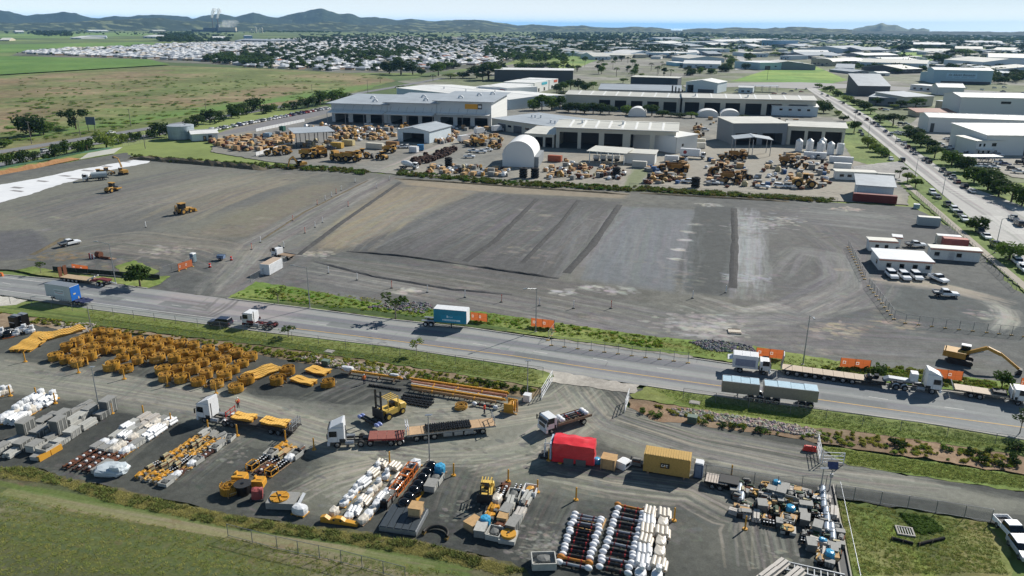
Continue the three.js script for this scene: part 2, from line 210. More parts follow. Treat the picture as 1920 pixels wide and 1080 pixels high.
// ---- the earthworks site ----
const SITE=px(-60,338,0,328,140,302,236,286,250,293,500,309,640,319,745,328,960,343,1180,359,1440,372,1600,381,1715,388,1790,432,1862,500,1930,566,1930,752,1620,722,1300,668,1040,632,860,606,700,577,520,548,440,560,277,545,110,512,-60,502);
const LIGHT=[160,157,149],DUST=[138,128,108],DK=[64,65,64];
function sitePaint(b){
const P=(...a)=>px(...a);
b.patch(P(-60,350,240,300,520,330,640,345,480,440,250,420,60,480,-60,480),[116,112,100],0.75,14);
b.patch(P(60,400,160,372,420,350,560,350,430,395,250,430,130,440),[90,90,90],0.65,10);
b.patch(P(-60,440,60,430,100,455,70,480,-60,490),[78,78,80],0.7,5);
b.patch(P(360,440,560,350,640,345,480,445),[114,106,90],0.6,9);
b.patch(P(470,455,690,335,745,338,560,470,440,560,400,550),[116,113,108],0.75,6);
b.patch(P(590,468,720,352,790,345,900,358,690,450,640,470),[132,122,100],0.7,8);
b.patch(P(745,334,960,346,1180,362,1170,372,950,362,760,346),[158,138,112],0.6,3);
b.patch(P(650,470,900,362,1165,380,1060,500,1040,520,870,495),[78,78,78],0.85,4);
b.patch(P(1170,388,1305,394,1290,470,1262,545,1090,522,1130,440),[104,107,110],0.85,3);
b.patch(P(1308,388,1378,388,1378,520,1370,555,1290,545,1268,520,1290,450),[70,71,72],0.9,2);
b.patch(P(1390,385,1700,395,1800,440,1640,470,1600,560,1390,560),[90,92,94],0.6,8);
b.patch(P(1640,520,1920,560,1920,640,1700,620),[72,74,76],0.7,6);
b.patch(P(560,500,1040,560,1280,620,1280,655,860,600,620,560),[110,108,104],0.6,8);
for (const [pts,w,c,n] of [
[P(400,552,480,460,600,395,720,332),12,LIGHT,60],[P(400,552,480,460,600,395,720,332),12,[92,90,88],50],[P(270,420,420,360,560,320),26,DUST,60],[P(0,440,200,380,420,330,520,315),40,[132,128,116],70],[P(0,410,160,370,330,330,420,312),22,[84,84,84],50],
[P(620,470,720,400,800,352),22,[146,136,112],60],[P(660,468,850,380,900,360),40,[118,117,115],60],[P(860,490,1000,400,1050,372),60,[114,113,112],90],[P(860,490,1000,400,1050,372),60,[84,84,84],80],[P(560,495,800,530,1040,572,1260,620),20,LIGHT,90],[P(560,500,800,540,1040,580,1260,632),22,[80,79,78],80],[P(620,480,860,510,1040,535,1200,560),8,[86,85,84],50],[P(440,560,560,478,600,470),14,[100,98,96],40],
[P(1200,395,1180,460,1150,540),40,[124,126,128],50],[P(1280,560,1400,600,1600,560,1640,520),12,LIGHT,60],[P(1040,600,1280,640,1500,640,1900,660),30,[124,124,124],70],[P(1040,600,1280,640,1500,640,1900,660),34,[86,86,87],60],[P(1400,560,1500,580,1590,540,1600,480,1530,420),12,[134,133,128],44],[P(1400,560,1500,590,1600,540,1600,470,1520,420,1430,400),18,[78,78,79],60],[P(1400,390,1405,470,1400,560),9,[150,152,155],50],[P(1450,520,1500,470,1560,480,1580,520,1530,550,1460,545),9,[128,128,127],20],
[P(1640,525,1760,535,1900,570),5,[158,148,132],40],[P(1850,565,1880,580,1890,600,1870,620),4,LIGHT,24],[P(1480,400,1600,410,1700,420),26,[128,128,128],50],[P(100,470,240,450,380,470,460,500),20,[136,130,118],60],[P(60,490,200,460,420,480),24,[86,84,80],40],
]) b.tracks(pts,w,c,0.16,n,1.5,2.2),b.tracks(pts,w,c,0.22,n,0.4,1.2);
for (const [x,y,r,c,n] of [[1330,384,4,[176,172,165],40],[1285,450,1.6,[166,165,162],26],[1272,468,1.8,[172,170,165],28],[1268,486,1.5,[166,164,160],22],[1300,420,2,[150,148,144],24],[1290,435,1.7,[155,153,150],24],[1420,425,9,[160,162,165],90],[1440,410,10,[150,152,155],90],[1470,415,8,[165,160,150],60],[1590,392,5,[190,176,160],50],[1310,605,9,[165,162,156],120],[1340,620,7,[170,167,162],110],[1575,618,6,[165,150,132],80],[1690,608,5,[150,135,118],50],[1400,520,6,[150,152,158],80],[1160,545,4,[160,160,158],40],[1105,540,3,[170,168,164],30],[1060,548,3,[170,168,164],30],[760,545,3,[175,170,160],40],[320,470,8,[160,155,145],80],[240,500,8,[120,108,88],80],[120,480,7,[128,104,72],80],[590,475,5,[168,162,152],50],[1560,440,7,[80,80,82],50],[1850,590,5,[150,146,140],40]]) b.dabs(G(x,y),r,c,0.4,n,1.1);
for (let k=0;k<160;k++) b.dabs(G(rr(0,1900),rr(320,690)),rr(2,10),pick([[84,83,82],[126,124,120],[140,134,122],[94,93,92]]),0.22,26,1.2);
}
groundSheet('gravel_site',SITE,-0.02,0.8,2048,[[84,86,84],[96,96,90]],[26,2.2,22],{speck:16,paint:sitePaint,label:'graded gravel earthworks site'});
// raised pads and windrows of gravel on the site
function gravelMat(c){const t=pixelTexture(256,256,(i,j)=>{const n=wrapN(i / 20,j / 20,256 / 20,4),v=(n - 0.5)*34 + (hash(i,j) - 0.5)*30;return [c[0] + v,c[1] + v,c[2] + v];});const m=new THREE.MeshStandardMaterial({map:t,roughness:1});m.name='gravel';return m;}
const GRAV=gravelMat([80,80,80]),GRAVD=gravelMat([66,66,66]),SOIL=gravelMat([92,84,66]);
function ridge(name,pts,w,h,m){// a long heap with an uneven crest
const L=line(pts,2.2),pos=[],row=L.map((p,i)=>{const d=L[Math.min(i + 1,L.length - 1)].clone().sub(L[Math.max(i - 1,0)]).normalize(),e=Math.min(1,Math.min(i,L.length - 1 - i) / 3),k=0.75 + 0.5*fbm(p.x*0.3,p.z*0.3,2);return [-1,-0.55,0,0.5,1].map((s,q)=>[p.x - d.z*s*w / 2*k,[0,0.7,1,0.62,0][q]*h*e*(0.7 + 0.6*vnoise(p.x*0.8 + q*3,p.z*0.8)),p.z + d.x*s*w / 2*k]);});
for (let i=0;i + 1<row.length;i++) for (let q=0;q<4;q++) pos.push(...row[i][q],...row[i][q + 1],...row[i + 1][q + 1],...row[i][q],...row[i + 1][q + 1],...row[i + 1][q]);
const g=new THREE.BufferGeometry();g.setAttribute('position',new THREE.BufferAttribute(new Float32Array(pos),3));g.computeVertexNormals();
const u=new Float32Array(pos.length / 3*2);for (let i=0;i<u.length / 2;i++){u[i*2]=pos[i*3] / 8;u[i*2 + 1]=pos[i*3 + 2] / 8;}g.setAttribute('uv',new THREE.BufferAttribute(u,2));
m.side=THREE.DoubleSide;return struct(name,m,g);
}
ridge('gravel_ridge',px(872,490,930,450,1008,372),1.8,0.3,GRAVD);ridge('gravel_ridge',px(980,492,1050,420,1085,375),1.5,0.3,GRAVD);ridge('gravel_ridge',px(1062,512,1110,460,1162,384),2.2,0.35,GRAVD);ridge('gravel_ridge',px(1376,390,1378,450,1374,540),2.0,0.35,GRAVD);
ridge('gravel_ridge',px(650,471,760,481,870,496),1.0,0.32,GRAVD);ridge('gravel_ridge',px(870,496,960,510,1048,522),1.2,0.35,GRAVD);ridge('gravel_ridge',px(590,490,700,518,850,543,960,552),1.2,0.25,GRAV);ridge('gravel_ridge',px(560,478,640,418,750,342),1.6,0.4,GRAVD);ridge('gravel_ridge',px(490,450,570,398,690,338),0.8,0.2,SOIL);
ridge('soil_bank',px(245,297,360,306,500,318),5,1.7,SOIL);ridge('soil_bank',px(740,335,860,343,1000,353,1180,365),1.6,0.4,SOIL);ridge('soil_bank',px(60,478,100,458,118,446),1.6,0.4,SOIL);ridge('soil_bank',px(1200,362,1330,370,1480,378),2,0.5,SOIL);
// the cut edge along the highway: clay face, green shade cloth and white sheeting
const cut=px(-40,336,0,327,60,316,105,306,150,297);
ridge('clay_bank',cut,2.4,1.5,gravelMat([150,112,76]));
{
const cloth=M('white geotextile',232,232,228,{roughness:0.95,side:THREE.DoubleSide}),green=M('green shade cloth',96,140,112,{roughness:0.95,side:THREE.DoubleSide});
const drape=(pts,w,h0,h1)=>{const L=line(pts,2),pos=[];const row=L.map((p)=>[0,0.5,1].map((s)=>{const q=p.clone().addScaledVector(NDIR,s*w);return [q.x,h0 + (h1 - h0)*s + 0.25*fbm(q.x*0.5,q.z*0.5 + s*9,2),q.z];}));for (let i=0;i + 1<row.length;i++) for (let q=0;q<2;q++) pos.push(...row[i][q],...row[i + 1][q],...row[i + 1][q + 1],...row[i][q],...row[i + 1][q + 1],...row[i][q + 1]);const g=new THREE.BufferGeometry();g.setAttribute('position',new THREE.BufferAttribute(new Float32Array(pos),3));g.computeVertexNormals();return g;};
tag(add(scene,'shade_cloth',green,drape(px(-40,331,0,323,80,308,150,294,205,285),3.4,1.2,2)),'green shade cloth laid along the top of the clay bank','shade cloth');
tag(add(scene,'ground_sheeting',cloth,drape(px(148,300,180,294,214,288),5.5,0.1,2.2)),'white sheeting draped over the bank corner beside the hedge','sheeting');
const strip=px(-40,386,-40,354,60,336,160,316,250,300,284,299,276,306,200,320,150,336,105,348,60,364,0,380);
groundSheet('geotextile_sheet',strip,0.02,0.7,1024,[[214,216,218]],[12,2,12],{paint(b){for (const [x,y] of [[80,340],[125,330],[30,358],[32,352],[165,320],[140,335],[200,312],[235,303]]) b.patch([[-3,-1],[3,-1],[3,1],[-3,1]].map(([u,v])=>G(x,y).addScaledVector(SDIR,u*rr(0.6,1.3)).addScaledVector(NDIR,v*rr(0.6,1.2))),[112,110,108],0.8,0.6,4);}});
groundSheet('geotextile_sheet',px(340,302,380,303,480,313,470,317,420,311),0.02,0.4,256,[[206,204,198]],[8,1.5,16]);
}
// ---- storage yard ----
groundSheet('hardstand',px(1722,218,1800,236,1990,262,1990,340,1900,332,1800,296,1700,240),-0.05,0.6,512,[[146,142,132],[130,128,120]],[20,2.5,24],{speck:14});
const YARD=px(-40,640,60,608,150,626,300,630,480,665,640,692,770,712,952,740,1000,748,1032,704,1210,728,1172,762,1230,790,1300,795,1507,824,1545,842,1590,872,1930,922,1930,1000,1860,980,1640,945,1563,932,1596,1092,1020,1092,986,1068,923,1045,841,1029,785,1014,690,996,560,985,428,965,260,925,108,892,62,876,-40,874);
const DUSTY=[158,154,140],LANE=[142,139,126];
function yardPaint(b){
const P=(...a)=>px(...a);
b.patch(P(-40,668,150,690,340,716,520,748,660,772,760,742,900,760,1000,762,1090,715,1130,760,1100,815,1010,852,860,862,640,878,560,830,380,795,200,762,-40,728),LANE,0.72,6);
b.patch(P(590,880,700,860,740,900,640,960,580,950,560,920),LANE,0.6,5);
b.patch(P(860,868,1010,858,1180,898,1330,905,1420,960,1300,945,1100,935,900,900),LANE,0.6,5);
b.patch(P(1100,780,1260,835,1480,872,1700,895,1930,940,1930,965,1700,930,1500,895,1240,868,1120,830),[140,138,130],0.7,4);
b.patch(P(1280,950,1400,1000,1440,1080,1300,1080),[104,104,100],0.6,6);
for (const [pts,w,c,n] of [
[P(-20,690,200,722,420,760,620,820,800,850,1000,845),8,DUSTY,90],[P(-20,700,200,730,420,768,620,828,800,856),10,[110,109,103],60],[P(700,780,900,770,1040,750,1090,712),12,DUSTY,70],[P(1080,718,1110,770,1000,850,880,880),9,DUSTY,60],[P(1090,720,1140,780,1300,830,1500,868,1800,905),9,DUSTY,90],[P(1090,720,1160,790,1320,840,1500,876,1800,915),12,[98,98,96],60],
[P(1000,862,1150,892,1300,910,1420,970,1440,1070),10,DUSTY,60],[P(1000,862,1150,892,1300,910,1420,970,1440,1070),12,[88,88,86],40],[P(560,930,620,900,690,880,720,910,640,950),8,DUSTY,50],[P(40,840,120,790,220,740),6,[98,98,94],30],[P(160,900,280,800,330,770),6,[98,98,94],30],[P(110,720,200,660,250,640),6,[96,96,92],24],[P(240,740,320,680),5,[104,104,98],24],[P(340,900,430,830,480,800),6,[104,103,98],40],[P(860,960,880,900,900,870),9,[104,103,98],40],[P(1000,1040,1040,960,1060,920),8,[96,96,92],40],[P(590,760,680,720,760,716),9,[110,109,104],40],[P(20,660,80,640,150,628),6,[98,98,94],24],
]) b.tracks(pts,w,c,0.3,n,0.35,0.8);
for (const [x,y,r] of [[1015,1005,4],[1030,1020,3],[1000,1030,3],[640,920,6],[420,850,5],[880,960,4],[1480,1060,4]]) b.dabs(G(x,y),r,[150,147,138],0.35,70,0.4);
for (let k=0;k<140;k++) b.dabs(G(rr(0,1560),rr(690,1060)),rr(1,5),pick([[62,63,62],[112,111,106],[84,84,82]]),0.25,22,0.6);
}
groundSheet('asphalt_yard',YARD,0.0,0.5,2048,[[58,61,58],[70,72,67]],[16,1.5,16],{speck:15,paint:yardPaint,label:'dark asphalt storage yard with dusty wheel lanes'});
// ---- main street with its markings ----
const FAR_K=px(-40,506,0,515,220,534,425,560,580,579,730,599,880,615,1030,637,1300,672,1465,697,1765,733,2000,762),NEAR_K=px(-40,548,0,553,165,579,325,600,505,624,730,650,1002,691,1200,722,1300,737,1526,766,1720,791,2000,838);
groundSheet('main_street',[...FAR_K,...NEAR_K.slice().reverse()],0.03,0,2048,[[122,126,126],[130,133,132]],[20,2,8],{speck:9,rough:0.9,paint(b){
const c=FAR_K.map((p,i)=>mid(p,NEAR_K[i])),q=(t)=>FAR_K.map((p,i)=>mid(p,NEAR_K[i],t));
for (const t of [0.22,0.34,0.6,0.72]) b.tracks(q(t),1.6,[112,114,117],0.3,40,0.5,0.3);
for (const t of [0.14,0.5,0.9]) b.tracks(q(t),2,[146,146,144],0.22,40,0.5,0.3);
b.patch(px(430,556,330,545,280,570,380,590,520,600,580,582),[160,156,146],0.4,4);b.tracks(px(420,560,390,585,300,572),8,[96,95,93],0.3,30,0.5,1);
b.patch(px(1010,700,1190,724,1240,715,1120,690),[150,148,142],0.3,4);
for (const [x,y,w,d] of [[640,610,3,1.2],[1010,672,5,1.4],[1420,712,3,1.6],[330,572,4,1.3],[1600,752,5,1.2],[210,560,2.4,1.4],[800,634,2,1]]) b.patch([[-w,-d],[w,-d],[w,d],[-w,d]].map(([u,v])=>G(x,y).addScaledVector(SDIR,u).addScaledVector(NDIR,v)),[98,101,103],0.6,0.3,4);
for (let k=0;k<46;k++){const i=Math.floor(rr(0,10)),p=mid(FAR_K[i],NEAR_K[i],rr(0.1,0.9));b.tracks([p,p.clone().addScaledVector(rnd()<0.5?SDIR:NDIR,rr(2,9))],0.3,[84,86,88],0.6,1,0.08,1.2);}
b.dabs(G(700,640),3,[92,94,97],0.4,30,0.5);b.dabs(G(900,650),6,[108,110,113],0.3,40,0.8);
}});
{
const paint=M('road paint white',214,214,208,{roughness:0.8}),py=M('road paint yellow',205,168,92,{roughness:0.8});
struct('road_marking',py,ribbon(px(537,614,700,634,960,667,1115,691,1300,717,1526,748,1720,775,1930,803),0.22,0.036));
struct('road_marking',paint,ribbon(px(0,543.5,175,567.5,300,584,445,602),0.16,0.036));struct('road_marking',paint,ribbon(px(0,519.5,80,529),0.16,0.036));
for (const d of [[5,530,20,533],[157,551,175,553.5],[237,562,256,565],[322,572,340,574.5],[593,607,612,610],[688,618.5,708,621.5],[887,644.5,912,648],[1000,659,1026,663],[1112,672,1138,676.5],[1232,690,1260,694],[1629,744,1665,749.5],[1771,763.5,1808,768.5]]) struct('road_dash',paint,ribbon(px(...d),0.14,0.036));
const kerbM=M('kerb concrete',176,173,166,{roughness:0.95});
struct('kerb',kerbM,ribbon(FAR_K.slice(0,3).concat(px(277,541)),0.3,0.02,0.13));struct('kerb',kerbM,ribbon(px(425,560,580,579,730,599,880,615,1030,637),0.3,0.02,0.13));struct('kerb',kerbM,ribbon(px(1290,671,1465,697,1765,733,2000,762),0.3,0.02,0.13));
struct('kerb',kerbM,ribbon(NEAR_K.slice(2,7).concat(px(1008,693)),0.4,0.02,0.13));struct('kerb',kerbM,ribbon(px(1215,724,1300,737,1526,766,1720,791,2000,838),0.4,0.02,0.13));
}
// verges
const vg=(name,pts,o={})=>groundSheet(name,pts,o.y??0.05,o.ragged??0.35,o.W??1024,o.base??[[96,116,46],[120,126,68]],[7,0.9,34],{speck:22,...o});
vg('grass_verge',px(165,579,325,600,505,624,730,650,1002,691,1037,702,1016,728,840,698,640,668,480,646,325,628,175,609,0,586,-40,578,-40,560,60,566),{W:2048,paint(b){b.tracks(px(-20,570,200,596,480,634,720,665,1010,712),5,[116,124,62],0.3,90,0.5);b.tracks(px(-20,578,200,606,480,642,720,675,1010,722),3,[62,78,28],0.35,60,0.5);}});
vg('grass_verge',px(1215,724,1300,737,1526,766,1720,791,2000,838,2000,868,1720,824,1545,802,1507,806,1300,766,1190,748,1180,740),{W:2048,paint(b){b.tracks(px(1220,736,1500,785,1900,840),5,[112,126,56],0.3,90,0.5);}});
vg('concrete_driveway',px(1002,691,1037,702,1030,716,1160,734,1190,738,1200,722,1100,706),{y:0.06,base:[[176,170,160],[160,155,146]],W:512});
vg('concrete_driveway',px(-40,550,0,555,52,563,30,572,-40,576),{y:0.06,base:[[186,182,172],[176,172,164]],W:256});
vg('grass_verge',px(425,560,480,528,560,540,700,568,830,582,900,584,1040,605,1230,632,1400,648,1640,688,1930,722,2000,735,2000,758,1765,730,1465,694,1300,669,1040,634,880,613,730,597,580,577),{W:2048,y:0.06,base:[[92,118,42],[112,126,58]],paint(b){b.tracks(px(440,556,600,574,900,612,1000,628),2.5,[56,74,26],0.5,40,0.5);b.patch(px(500,545,600,560,640,570,560,572),[108,94,62],0.5,3);b.patch(px(1040,612,1230,640,1300,655,1250,650),[118,84,46],0.4,2);b.patch(px(1640,690,1780,700,1760,722),[98,96,56],0.5,3);}});
vg('grass_verge',px(28,507,60,500,110,508,220,520,320,518,300,533,277,541,220,532,100,520),{W:512,y:0.06});
vg('grass_patch',px(215,500,250,488,300,508,280,520,230,516),{W:256,y:0.04});
vg('footpath',px(1040,636,1300,669,1290,672,1030,638),{W:512,y:0.07,base:[[140,136,128],[150,146,138]]});
const MULCH=[[134,116,94],[110,96,72]];
vg('mulch_bed',px(-40,578,0,587,175,610,325,629,480,647,640,669,840,699,1016,729,1000,748,952,740,770,712,640,692,480,665,300,630,180,616,150,627,60,608,-40,640),{W:2048,y:0.02,base:MULCH,paint(b){b.patch(px(570,664,700,684,780,700,760,712,640,692),[176,168,156],0.7,2);b.patch(px(100,600,180,612,165,626,110,618),[160,156,150],0.6,2);}});
vg('mulch_bed',px(1180,748,1300,766,1507,806,1545,802,1720,824,2000,868,2000,902,1720,858,1542,832,1507,824,1300,796,1230,790,1180,764),{W:2048,y:0.03,base:[[136,112,88],[120,104,82]]});
vg('grass_verge',px(1545,836,1720,862,2000,906,2000,932,1720,893,1590,872,1560,856),{W:1024,y:0.03,paint(b){b.patch(px(1720,872,1780,880,1770,892,1710,884),[128,150,44],0.5,3);}});
vg('grass_lawn',px(1565,938,1640,948,1850,980,1890,1020,1900,1100,1602,1100),{W:1024,y:0.03,base:[[92,108,44],[120,114,68]],paint(b){b.patch(px(1665,965,1735,975,1760,1000,1800,1090,1760,1090,1720,1020,1690,990),[52,62,28],0.55,4);b.patch(px(1660,968,1690,1000,1760,1085,1740,1090,1670,1000),[120,150,40],0.55,2);b.patch(px(1700,1020,1760,1080,1700,1090,1660,1040),[126,116,72],0.4,4);}});
vg('brush_bank',px(-40,874,62,876,108,892,260,925,428,965,560,985,690,996,785,1014,841,1029,923,1045,986,1068,1020,1100,-40,1100),{W:2048,y:0.03,base:[[100,90,70],[84,84,54]],paint(b){b.patch(px(-20,918,108,905,428,985,620,1022,860,1062,900,1100,-20,1100),[70,80,42],0.8,3);b.tracks(px(-20,915,150,945,400,998,620,1030,880,1070),3,[84,100,46],0.45,120,0.5);b.patch(px(-20,948,200,985,428,1012,640,1045,900,1092,760,1092,600,1062,400,1030,-20,965),[120,112,82],0.55,2);b.tracks(px(-20,940,150,975,400,1022,620,1052,800,1085),6,[130,122,94],0.35,90,0.5);b.tracks(px(-20,980,200,1020,420,1060,560,1085),8,[78,88,46],0.4,120,0.6),b.dabs(G(200,1000),40,[110,96,70],0.3,260,0.6),b.dabs(G(520,1060),22,[112,100,72],0.3,160,0.5);}});
// the second street, its footpath and verges
const ST2=[[1512,166],[1560,198],[1600,226],[1640,258],[1690,300],[1745,345],[1815,405],[1880,462],[1960,532]],ST2R=[[1530,166],[1585,193],[1632,220],[1688,262],[1745,302],[1812,348],[1915,385],[1985,425],[2060,480]];
const ST2L=ST2.map((a)=>G(...a)),ST2Q=ST2R.map((a)=>G(...a));
groundSheet('side_street',[...ST2L,...ST2Q.slice().reverse()],-0.01,0,1024,[[172,171,167],[182,180,175]],[30,3,9],{speck:8,paint(b){b.tracks(ST2L.map((p,i)=>mid(p,ST2Q[i],0.3)),3,[128,128,127],0.3,40,0.6);b.tracks(ST2L.map((p,i)=>mid(p,ST2Q[i],0.7)),3,[128,128,127],0.3,40,0.6);}});
vg('roadside_grass',px(1560,232,1600,226,1690,300,1815,405,1960,532,1960,580,1900,528,1790,432,1715,372,1660,318,1600,300),{y:-0.06,W:1024,base:[[88,110,42],[104,120,54]]});
vg('roadside_grass',px(1520,162,1560,160,1680,235,1830,320,2000,400,1985,425,1915,385,1812,348,1688,262,1585,193),{y:-0.06,W:1024,base:[[84,108,42],[104,120,54]]});
vg('site_access_road',px(1598,312,1655,305,1690,302,1722,330,1690,342,1610,330),{y:0.0,W:256,base:[[146,145,142],[150,148,144]]});
struct('footpath',M('path concrete',172,164,150,{roughness:0.95}),ribbon(px(1700,346,1728,370,1790,424,1858,484,1935,548),2.2,0.0));
groundSheet('cross_street',px(1280,160,1300,156,1500,154,1600,158,1600,165,1515,167,1400,162,1290,166),-0.04,0,256,[[150,150,148],[154,152,150]],[20,3,8]);
groundSheet('straight_road',px(1378,131,1386,83,1396,83,1396,131),-0.04,0,128,[[168,168,166],[164,164,162]],[20,3,8]);
groundSheet('cross_street',px(1600,158,1600,165,1960,186,1960,176),-0.04,0,256,[[140,140,138],[144,142,140]],[20,3,8]);
{
const paint=M('road paint white',214,214,208);
const c=ST2L.map((p,i)=>mid(p,ST2Q[i],0.52));for (const p of line(c,11)){const k=c.findIndex((q,i)=>i + 1<c.length&&q.distanceTo(p) + p.distanceTo(c[i + 1])<q.distanceTo(c[i + 1]) + 0.5);if (k>=0) struct('road_dash',paint,ribbon([p,p.clone().add(c[k + 1].clone().sub(c[k]).normalize().multiplyScalar(3))],0.2,0.004));}
for (let k=0;k<15;k++){const a=G(1838 + k*4.0,404 + k*2.35),d=new THREE.Vector3(1,0,0.25).normalize();struct('crossing_bar',paint,ribbon([a,a.clone().addScaledVector(d,6.5 - k*0.12)],0.55,0.004));}
for (let k=0;k<9;k++){const a=G(1748 + k*7,340 + k*4.2);struct('hatch_bar',paint,ribbon([a,a.clone().add(new THREE.Vector3(3.4 + k*0.25,0,0.4))],0.4,0.004));}
}
// ---------- buildings ----------
function heightAt(p,px0,py){// height of the point seen at row py straight above ground point p
let lo=0,hi=400;const c=new THREE.Vector3();
for (let k=0;k<40;k++){const m=(lo + hi) / 2;c.set(p.x,m,p.z).project(camera);if ((1 - c.y)*540>py) lo=m;else hi=m;}
return lo;
}
const roofM=(r,g,b,extra={})=>M('roof sheet',r,g,b,{map:ROOFT,roughness:0.5,...extra}),wallM=(r,g,b)=>M('wall sheet',r,g,b,{map:ROOFT,roughness:0.75});
const RW=roofM(247,247,245),RG=roofM(180,188,196),RC=roofM(228,226,217),RD=roofM(140,148,156),WB=wallM(212,226,236),WW=wallM(236,238,238),WC=wallM(206,204,192),WG=wallM(140,146,152),WK=wallM(86,88,90),WT=wallM(196,186,166),SLAB=M('roller door grey',96,100,104),FRAME=M('window frame',210,212,214);
// a shed: a, b near base corners; D depth; h eaves; roof: sk (slopes up or down to the back), gx (ridge along the front), gz (gable to the front), fl, bv (barrel)
function shed(o){
const a=o.a.clone(),b=o.b.clone(),W=a.distanceTo(b),yaw=yawOf(b.clone().sub(a)),g=thing(o.name??'industrial_shed',mid(a,b),yaw,o.label,o.cat??'shed',o.group);
const h=o.h,D=o.D,h2=o.h2??h,rise=o.rise??0.12*(o.roof==='gz'?W:D) / 2,wm=o.wall??WB,rm=o.rm??RW,th=0.3,ov=o.over??0.6,x0=-W / 2,x1=W / 2;
const bays=(o.bays??[]).map(([u,v,d])=>[x0 + u*W,x0 + v*W,d]);
const out=[[x0,0]];for (const [u,v,d] of bays) out.push([u,0],[u,d],[v,d],[v,0]);out.push([x1,0],[x1,h]);if (o.roof==='gz') out.push([0,h + rise]);if (o.roof==='bv') for (let k=1;k<12;k++) out.push([Math.cos(k / 12*Math.PI)*W / 2,h + Math.sin(k / 12*Math.PI)*rise]);out.push([x0,h]);
const front=prof(out,th,0,-th / 2),back=prof(o.roof==='gz'?[[x0,0],[x1,0],[x1,h],[0,h + rise],[x0,h]]:[[x0,0],[x1,0],[x1,h2],[x0,h2]],th,0,-D + th / 2);
const sidePts=o.roof==='gx'?[[0.01,0],[D - 0.01,0],[D - 0.01,h2],[D / 2,h + rise],[0.01,h]]:[[0.01,0],[D - 0.01,0],[D - 0.01,h2],[0.01,h]];
const side=(x)=>prof(sidePts,th).rotateY(Math.PI / 2).translate(x,0,0);
if (o.open){for (let i=0;i<=o.open;i++) for (const z of [-0.2,-D + 0.2]) add(g,'post',wm,bx(0.3,z>-1?h:h2,0.3,x0 + 0.2 + (W - 0.4)*i / o.open,0,z));if (o.backWall) add(g,'wall',wm,back);}
else add(g,'wall',wm,front,back,side(x0 + th / 2),side(x1 - th / 2));
if (bays.length){add(g,'inner_partition',M('workshop inner wall',78,78,78),bx(W - 1,Math.min(h,h2) - 0.6,0.1,0,0.05,-D*0.55));add(g,'inner_floor',M('workshop floor',84,84,82),bx(W - 0.8,0.04,D*0.55,0,0.02,-D*0.28));}  // dark panel and floor added to deepen the shade inside open bays
const slope=(za,ya,zb,yb,xa=x0 - ov,xb=x1 + ov)=>beam([0,ya,za],[0,yb,zb],xb - xa,0.22);
const rj=0.13;
if (o.roof==='gx'){const m=-D / 2;add(g,'roof',rm,slope(ov,h + rj - ov*rise / (D / 2),m,h + rise + rj),slope(-D - ov,h2 + rj - ov*rise / (D / 2),m,h + rise + rj));add(g,'ridge_cap',rm,bx(W + ov*2,0.12,0.9,0,h + rise + rj + 0.1,m));if (W>30&&o.bays) for (let i=1;i<9;i++) add(g,'skylight',M('skylight',250,250,246),beam([0,h + rj + 0.16,-0.4],[0,h + rise + rj + 0.13,m + 0.6],1.1,0.1).translate(x0 + i / 9*W,0,0));}
else if (o.roof==='gz'){const s=(k)=>{const gm=beam([0,h + rise + rj,0],[k*(W / 2 + ov),h + rj - ov*rise / (W / 2),0],D + ov*2,0.22);return gm.translate(0,0,-D / 2);};add(g,'roof',rm,s(1),s(-1));add(g,'ridge_cap',rm,bx(0.9,0.12,D + ov*2,0,h + rise + rj + 0.1,-D / 2));}
else if (o.roof==='bv'){const p=[];for (let k=0;k<=16;k++) p.push([Math.cos(k / 16*Math.PI)*(W / 2 + 0.1),h + Math.sin(k / 16*Math.PI)*(rise + 0.1)]);for (let k=16;k>=0;k--) p.push([Math.cos(k / 16*Math.PI)*(W / 2 - 0.15),h + Math.sin(k / 16*Math.PI)*(rise - 0.15)]);add(g,'roof',rm,prof(p,D + 0.4,0,-D / 2));}
else add(g,'roof',rm,slope(ov,h + rj - (h2 - h)*ov / D,-D - ov,h2 + rj + (h2 - h)*ov / D));
if (o.gutter) add(g,'gutter',o.gutter,bx(W + ov*2,0.3,0.25,0,h - 0.2,ov + 0.14));
for (const [u,v,d,m] of o.doors??[]){const dr=add(g,'roller_door',m??SLAB,bx((v - u)*W,d,0.1,x0 + (u + v) / 2*W,0.02,0.06));add(dr,'door_frame',FRAME,bx((v - u)*W + 0.4,0.25,0.2,x0 + (u + v) / 2*W,d + 0.02,0.1));}
for (const [u,y,w,hh,face] of o.wins??[]){const p=face==='r'?bx(0.08,hh,w,x1 + 0.04,y,-u*D):face==='l'?bx(0.08,hh,w,x0 - 0.04,y,-u*D):bx(w,hh,0.08,x0 + u*W,y,0.04),fr=face==='r'?bx(0.14,0.14,w + 0.2,x1 + 0.07,y - 0.14,-u*D):face==='l'?bx(0.14,0.14,w + 0.2,x0 - 0.07,y - 0.14,-u*D):bx(w + 0.2,0.14,0.16,x0 + u*W,y - 0.14,0.08);const wn=add(g,'window',GLASS,p);add(wn,'sill',FRAME,fr);}
for (const [u,v,y,out2,m] of o.awn??[]){const aw=add(g,'awning',m??rm,beam([0,y,0.02],[0,y - out2*0.12,out2],(v - u)*W,0.2).translate(x0 + (u + v) / 2*W,0,0));const n=Math.max(2,Math.round((v - u)*W / 14));for (let i=0;i<=n;i++) add(aw,'post',GALV,bx(0.25,y - out2*0.12,0.25,x0 + (u + (v - u)*i / n)*W,0,out2 - 0.3));}
